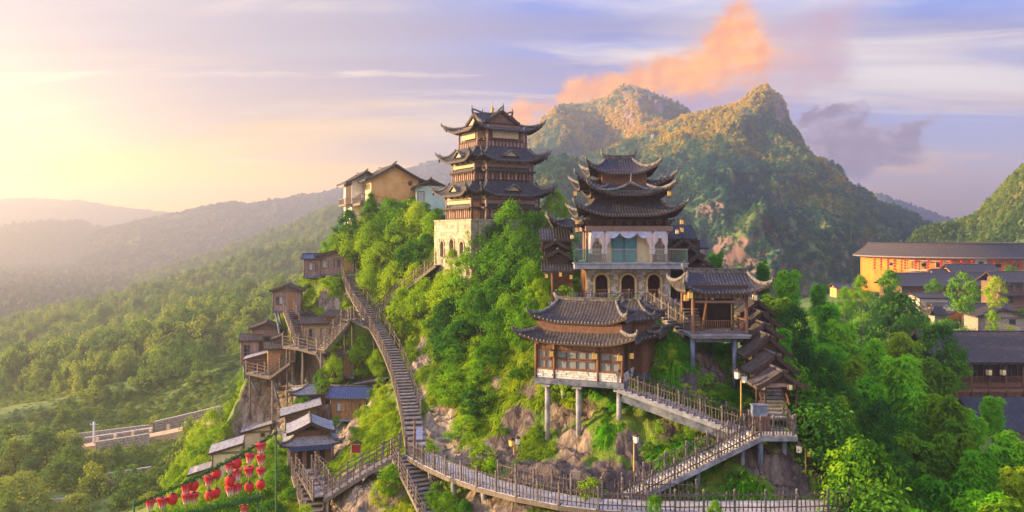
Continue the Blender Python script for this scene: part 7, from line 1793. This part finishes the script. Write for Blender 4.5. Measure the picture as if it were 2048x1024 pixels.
plants('among the roofs by the round house', [('deep', 1798, 588, 100, 128, 'tree'), ('airy', 1778, 540, 112, 64, 'tree'), ('green', 1722, 552, 100, 44, 'tree'), ('airy', 1925, 548, 128, 64, 'tree'), ('lime', 1992, 556, 132, 50, 'tree'), ('green', 1868, 560, 150, 38, 'tree'), ('green', 2018, 534, 166, 56, 'tree'), ('green', 1690, 575, 120, 44, 'tree'), ('airy', 1985, 620, 126, 34, 'tree'), ('lime', 2020, 655, 118, 40, 'shrub')])
plants('behind the right gallery', [('bamboo', 1430, 490, 88, 42), ('bamboo', 1475, 520, 92, 40)])
plants('between the tower and the hall', [('lime', 1112, 383, 84, 62, 'tree'), ('green', 1086, 425, 82, 66, 'tree'), ('green', 1130, 440, 84, 56, 'tree'), ('green', 1060, 462, 78, 70, 'tree')])
plants('on the slope below the tower', [
    ('green', 1022, 405, 77, 82, 'tree'), ('green', 962, 446, 79, 74, 'tree'), ('green', 1000, 438, 79, 70, 'tree'), ('lime', 905, 500, 81, 46), ('green', 1065, 425, 79, 60, 'tree'), ('deep', 1040, 478, 73, 108), ('green', 988, 490, 75, 104), ('green', 934, 510, 78, 84), ('lime', 900, 548, 79, 92), ('deep', 1002, 548, 71, 112), ('green', 1062, 525, 69, 84), ('green', 952, 576, 74, 104), ('deep', 895, 600, 77, 90), ('lime', 850, 560, 82, 76), ('lime', 806, 578, 84, 70), ('deep', 925, 640, 71, 104), ('green', 1000, 620, 67, 98), ('green', 1052, 600, 65, 84), ('lime', 1076, 560, 67, 60),
    ('deep', 895, 640, 76, 76), ('green', 972, 690, 65, 88), ('green', 915, 690, 70, 88), ('green', 908, 745, 66, 110), ('deep', 956, 780, 62, 86), ('green', 934, 832, 60, 92), ('cone', 962, 580, 69, 56, 'tree'), ('deep', 900, 660, 72, 80), ('green', 1015, 590, 68, 80)])
plants('on the crest below the orange house', [
    ('deep', 696, 420, 99, 58), ('tall', 742, 385, 100, 52, 'tree'), ('green', 780, 398, 99, 76), ('lime', 832, 408, 96, 76), ('green', 862, 428, 92, 64), ('lime', 800, 440, 95, 92), ('lime', 735, 448, 97, 84), ('lime', 690, 462, 98, 70), ('lime', 762, 488, 94, 86), ('green', 822, 486, 91, 88), ('deep', 852, 468, 90, 60), ('lime', 742, 532, 92, 70), ('lime', 790, 528, 89, 76), ('green', 666, 470, 99, 50), ('lime', 830, 530, 87, 60)])
plants('beside the stairs on the left cliff', [
    ('lime', 748, 845, 70, 72), ('lime', 776, 812, 70, 56), ('lime', 724, 872, 68, 56), ('green', 786, 930, 55.5, 72), ('lime', 760, 960, 55, 50), ('lime', 722, 676, 83, 60), ('lime', 755, 700, 80, 40), ('lime', 660, 560, 95, 50), ('lime', 622, 580, 94, 44), ('green', 645, 735, 82, 40), ('lime', 668, 710, 82, 44), ('green', 740, 780, 79, 36), ('lime', 590, 660, 89, 34), ('lime', 712, 790, 80, 40)])
plants('around the foot of the left huts', [
    ('deep', 560, 930, 64, 92), ('green', 530, 950, 62, 86), ('deep', 585, 975, 59, 70), ('lime', 424, 822, 90, 66), ('lime', 400, 845, 92, 60), ('deep', 500, 975, 62, 80), ('lime', 380, 890, 86, 60), ('green', 420, 880, 82, 52), ('lime', 350, 930, 82, 56), ('green', 450, 985, 60, 70), ('deep', 545, 1000, 57, 80)])
plants('under the walkway at the bottom', [('green', 896, 985, 50.5, 70), ('green', 872, 965, 52.5, 44), ('deep', 930, 1000, 49.5, 60), ('green', 1430, 1000, 44.5, 40), ('green', 1310, 990, 44.3, 44)])
plants('in the grass by the stilt house', [('bamboo', 1308, 812, 54, 50), ('green', 1338, 690, 58, 40), ('green', 1212, 842, 54, 30)])
plants('in the left valley', [
    ('valley', 30, 880, 128, 90, 'tree'), ('valley', 92, 868, 132, 84, 'tree'), ('vbamboo', 78, 845, 138, 46), ('vbamboo', 60, 905, 126, 56), ('valley', 140, 862, 134, 84, 'tree'), ('valley', 190, 905, 128, 96, 'tree'), ('valley', 120, 925, 122, 104, 'tree'), ('valley', 40, 945, 116, 110, 'tree'), ('valley', 180, 955, 118, 84, 'tree'), ('valley', 150, 990, 112, 84, 'tree'), ('valley', 240, 990, 112, 60), ('valley', 310, 935, 120, 60), ('valley', 300, 985, 108, 56), ('valley', 345, 905, 128, 64), ('valley', 250, 905, 138, 70), ('valley', 370, 880, 134, 60), ('valley', 310, 830, 158, 26, 'tree'), ('valley', 128, 820, 165, 60), ('valley', 205, 850, 160, 36), ('valley', 15, 1000, 108, 90, 'tree'), ('valley', 80, 990, 110, 80, 'tree'),
    ('vbamboo', 165, 700, 250, 44), ('vbamboo', 215, 710, 240, 50), ('vbamboo', 185, 760, 215, 44), ('vbamboo', 240, 690, 255, 50), ('vbamboo', 275, 640, 310, 56), ('vbamboo', 305, 690, 250, 56), ('vbamboo', 345, 680, 255, 56), ('vbamboo', 370, 640, 290, 48), ('valley', 205, 615, 370, 32, 'tree'), ('valley', 135, 625, 380, 40, 'tree')])

# ------------------------------------------------------------------ woods, undergrowth and grass that nobody could count
def px_of(x, y, z): return HX + F * x / y, HY - F * z / y
def valley_woods():
    g = np.random.default_rng(5); n = 110000
    y = 105 + 1050 * g.random(n) ** .72; px = -80 + 900 * g.random(n); x = (px - HX) * y / F
    z = gz0(x, y); _, py = px_of(x, y, z)
    dens = fbm(x * .03, y * .03, None, 4, 14)
    ok = ~((x > CRX0 + 2) & (y < CRY1 - 2))
    ok &= ~((px < 135) & (py > 785) & (py < 890) & (g.random(n) < .93))                      # terraces
    ok &= ~((px > 110) & (px < 460) & (py > 828 + (460 - px) * .05) & (py < 905) & (g.random(n) < .97))     # road strip
    ok &= ~((((px - 440) / 40) ** 2 + ((py - 745) / 60) ** 2 < 1) & (g.random(n) < .9))      # bare cliff
    ok &= ~((px > 200) & (px < 420) & (py > 770) & (py < 850) & (g.random(n) < .7))
    ok &= ~((px > 140) & (px < 340) & (py > 895) & (py < 985) & (g.random(n) < .75))
    ok &= g.random(n) < np.where(y > 200, .24, .04) * (1 + .9 * dens)
    x, y, z = x[ok], y[ok], z[ok]; n = len(x)
    s = np.where(y > 230, 3.9, 2.5) * (.55 + .75 * g.random(n)); far_ = y > 290
    idx = np.where(g.random(n) < .2, 5 + g.integers(0, 2, n), g.integers(0, 5, n))
    scatter('forest', np.stack([x, y, z - .3 * s], 1), np.stack([g.normal(size=n) * .08, g.normal(size=n) * .08, g.random(n) * 6.28], 1), np.stack([s, s, s * (.9 + .6 * g.random(n))], 1), MIDT + MIDB, idx=idx)
    # low plants over terraces and banks
    n = 9000; y = 100 + 140 * g.random(n); px = -80 + 620 * g.random(n); x = (px - HX) * y / F; z = gz0(x, y); ok = ~((x > CRX0 + 2) & (y < CRY1 - 2)); _, py = px_of(x, y, z)
    ok &= ~((px > 110) & (px < 460) & (py > 840 + (460 - px) * .12) & (py < 870 + (460 - px) * .12))
    x, y, z = x[ok], y[ok], z[ok]; n = len(x); s = .35 + .6 * g.random(n) ** 2
    scatter('undergrowth', np.stack([x, y, z - .2], 1), np.stack([0 * s, 0 * s, g.random(n) * 6.28], 1), np.stack([s, s, s * .6], 1), MIDT[:2])
    # between the grove trunks on the right
    n = 2600; y = 40 + 130 * g.random(n) ** 1.3; px = 1560 + 560 * g.random(n); x = (px - HX) * y / F; z = gz0(x, y); ok = x > 19
    x, y, z = x[ok], y[ok], z[ok]; n = len(x); s = .9 + 1.5 * g.random(n)
    LOW = [crown_mesh('low_crown', MATS['leaf_deep'], 500, 26, 36, None, (.15, .09), .34), crown_mesh('low_crown', MATS['leaf_green'], 501, 26, 36, None, (.15, .09), .34)]
    scatter('undergrowth', np.stack([x, y, z - .2], 1), np.stack([0 * s, 0 * s, g.random(n) * 6.28], 1), np.stack([s, s, s], 1), LOW)
valley_woods()

def crag_cover():
    g = np.random.default_rng(9); n = 130000
    i = g.integers(0, len(cx_), n); x = cx_[i] + g.uniform(-.12, .12, n); y = cy_[i] + g.uniform(-.12, .12, n); z = cz_[i]
    px, py = px_of(x, y, z); rk, tn = crag_masks(x, y, z)
    dn = fbm(x * .5, y * .5, z * .5, 3, 17)
    ok = (px > 200) & (px < 1720) & (py < 1060) & (rk + dn * .28 < .34)
    near = np.full(len(x), 9.0)
    for a, b, w in CARVE:
        dx, dy = b[0] - a[0], b[1] - a[1]; t = np.clip(((x - a[0]) * dx + (y - a[1]) * dy) / (dx * dx + dy * dy + 1e-9), 0, 1); near = np.minimum(near, np.hypot(x - a[0] - t * dx, y - a[1] - t * dy) - w * .6)
    for (qx, qy, qz, r) in PADS: near = np.minimum(near, np.hypot(x - qx, y - qy) - r * .45)
    ok &= near > 0
    wet = (x + dn * 4 > 4.5)  # right side gets the grass with shade in its colour
    T = [tuft_mesh('tuft', MATS['grass_blade'], 1), tuft_mesh('tuft', MATS['grass_blade'], 2, 40, 1.0, 1.3), tuft_mesh('tuft', MATS['grass_wet'], 3, 44, 1.15, 1.3), tuft_mesh('tuft', MATS['grass_wet'], 4, 40, 1.0, 1.6)]
    keep = ok & (g.random(n) < .55)
    xx, yy, zz = x[keep], y[keep], z[keep]; m = len(xx); s = .6 + .85 * g.random(m) ** 1.4
    idx = np.where(wet[keep], 2, 0) + g.integers(0, 2, m)
    scatter('grass', np.stack([xx, yy, zz - .03], 1), np.stack([g.normal(size=m) * .25 + .25, g.normal(size=m) * .2, g.normal(size=m) * .9], 1), np.stack([s, s, s], 1), T, idx=idx)
    # small leafy plants and ferns between the tufts
    LOW = [crown_mesh('low_plant', MATS['leaf_lime'], 600, 22, 40, None, (.16, .10), .34), crown_mesh('low_plant', MATS['leaf_green'], 601, 22, 40, None, (.16, .10), .34), crown_mesh('low_plant', MATS['leaf_deep'], 602, 22, 40, None, (.16, .10), .34)]
    keep = ok & (g.random(n) < .026 * (1 + 1.2 * fbm(x * .2, y * .2, None, 3, 23)))
    xx, yy, zz = x[keep], y[keep], z[keep]; m = len(xx); s = .3 + .65 * g.random(m) ** 1.6
    idx = np.where(xx < -8, g.choice([0, 0, 1], m), g.choice([0, 1, 1, 2], m))
    scatter('undergrowth', np.stack([xx, yy, zz - .1], 1), np.stack([0 * s, 0 * s, g.random(m) * 6.28], 1), np.stack([s, s, s * .9], 1), LOW, idx=idx)
crag_cover()
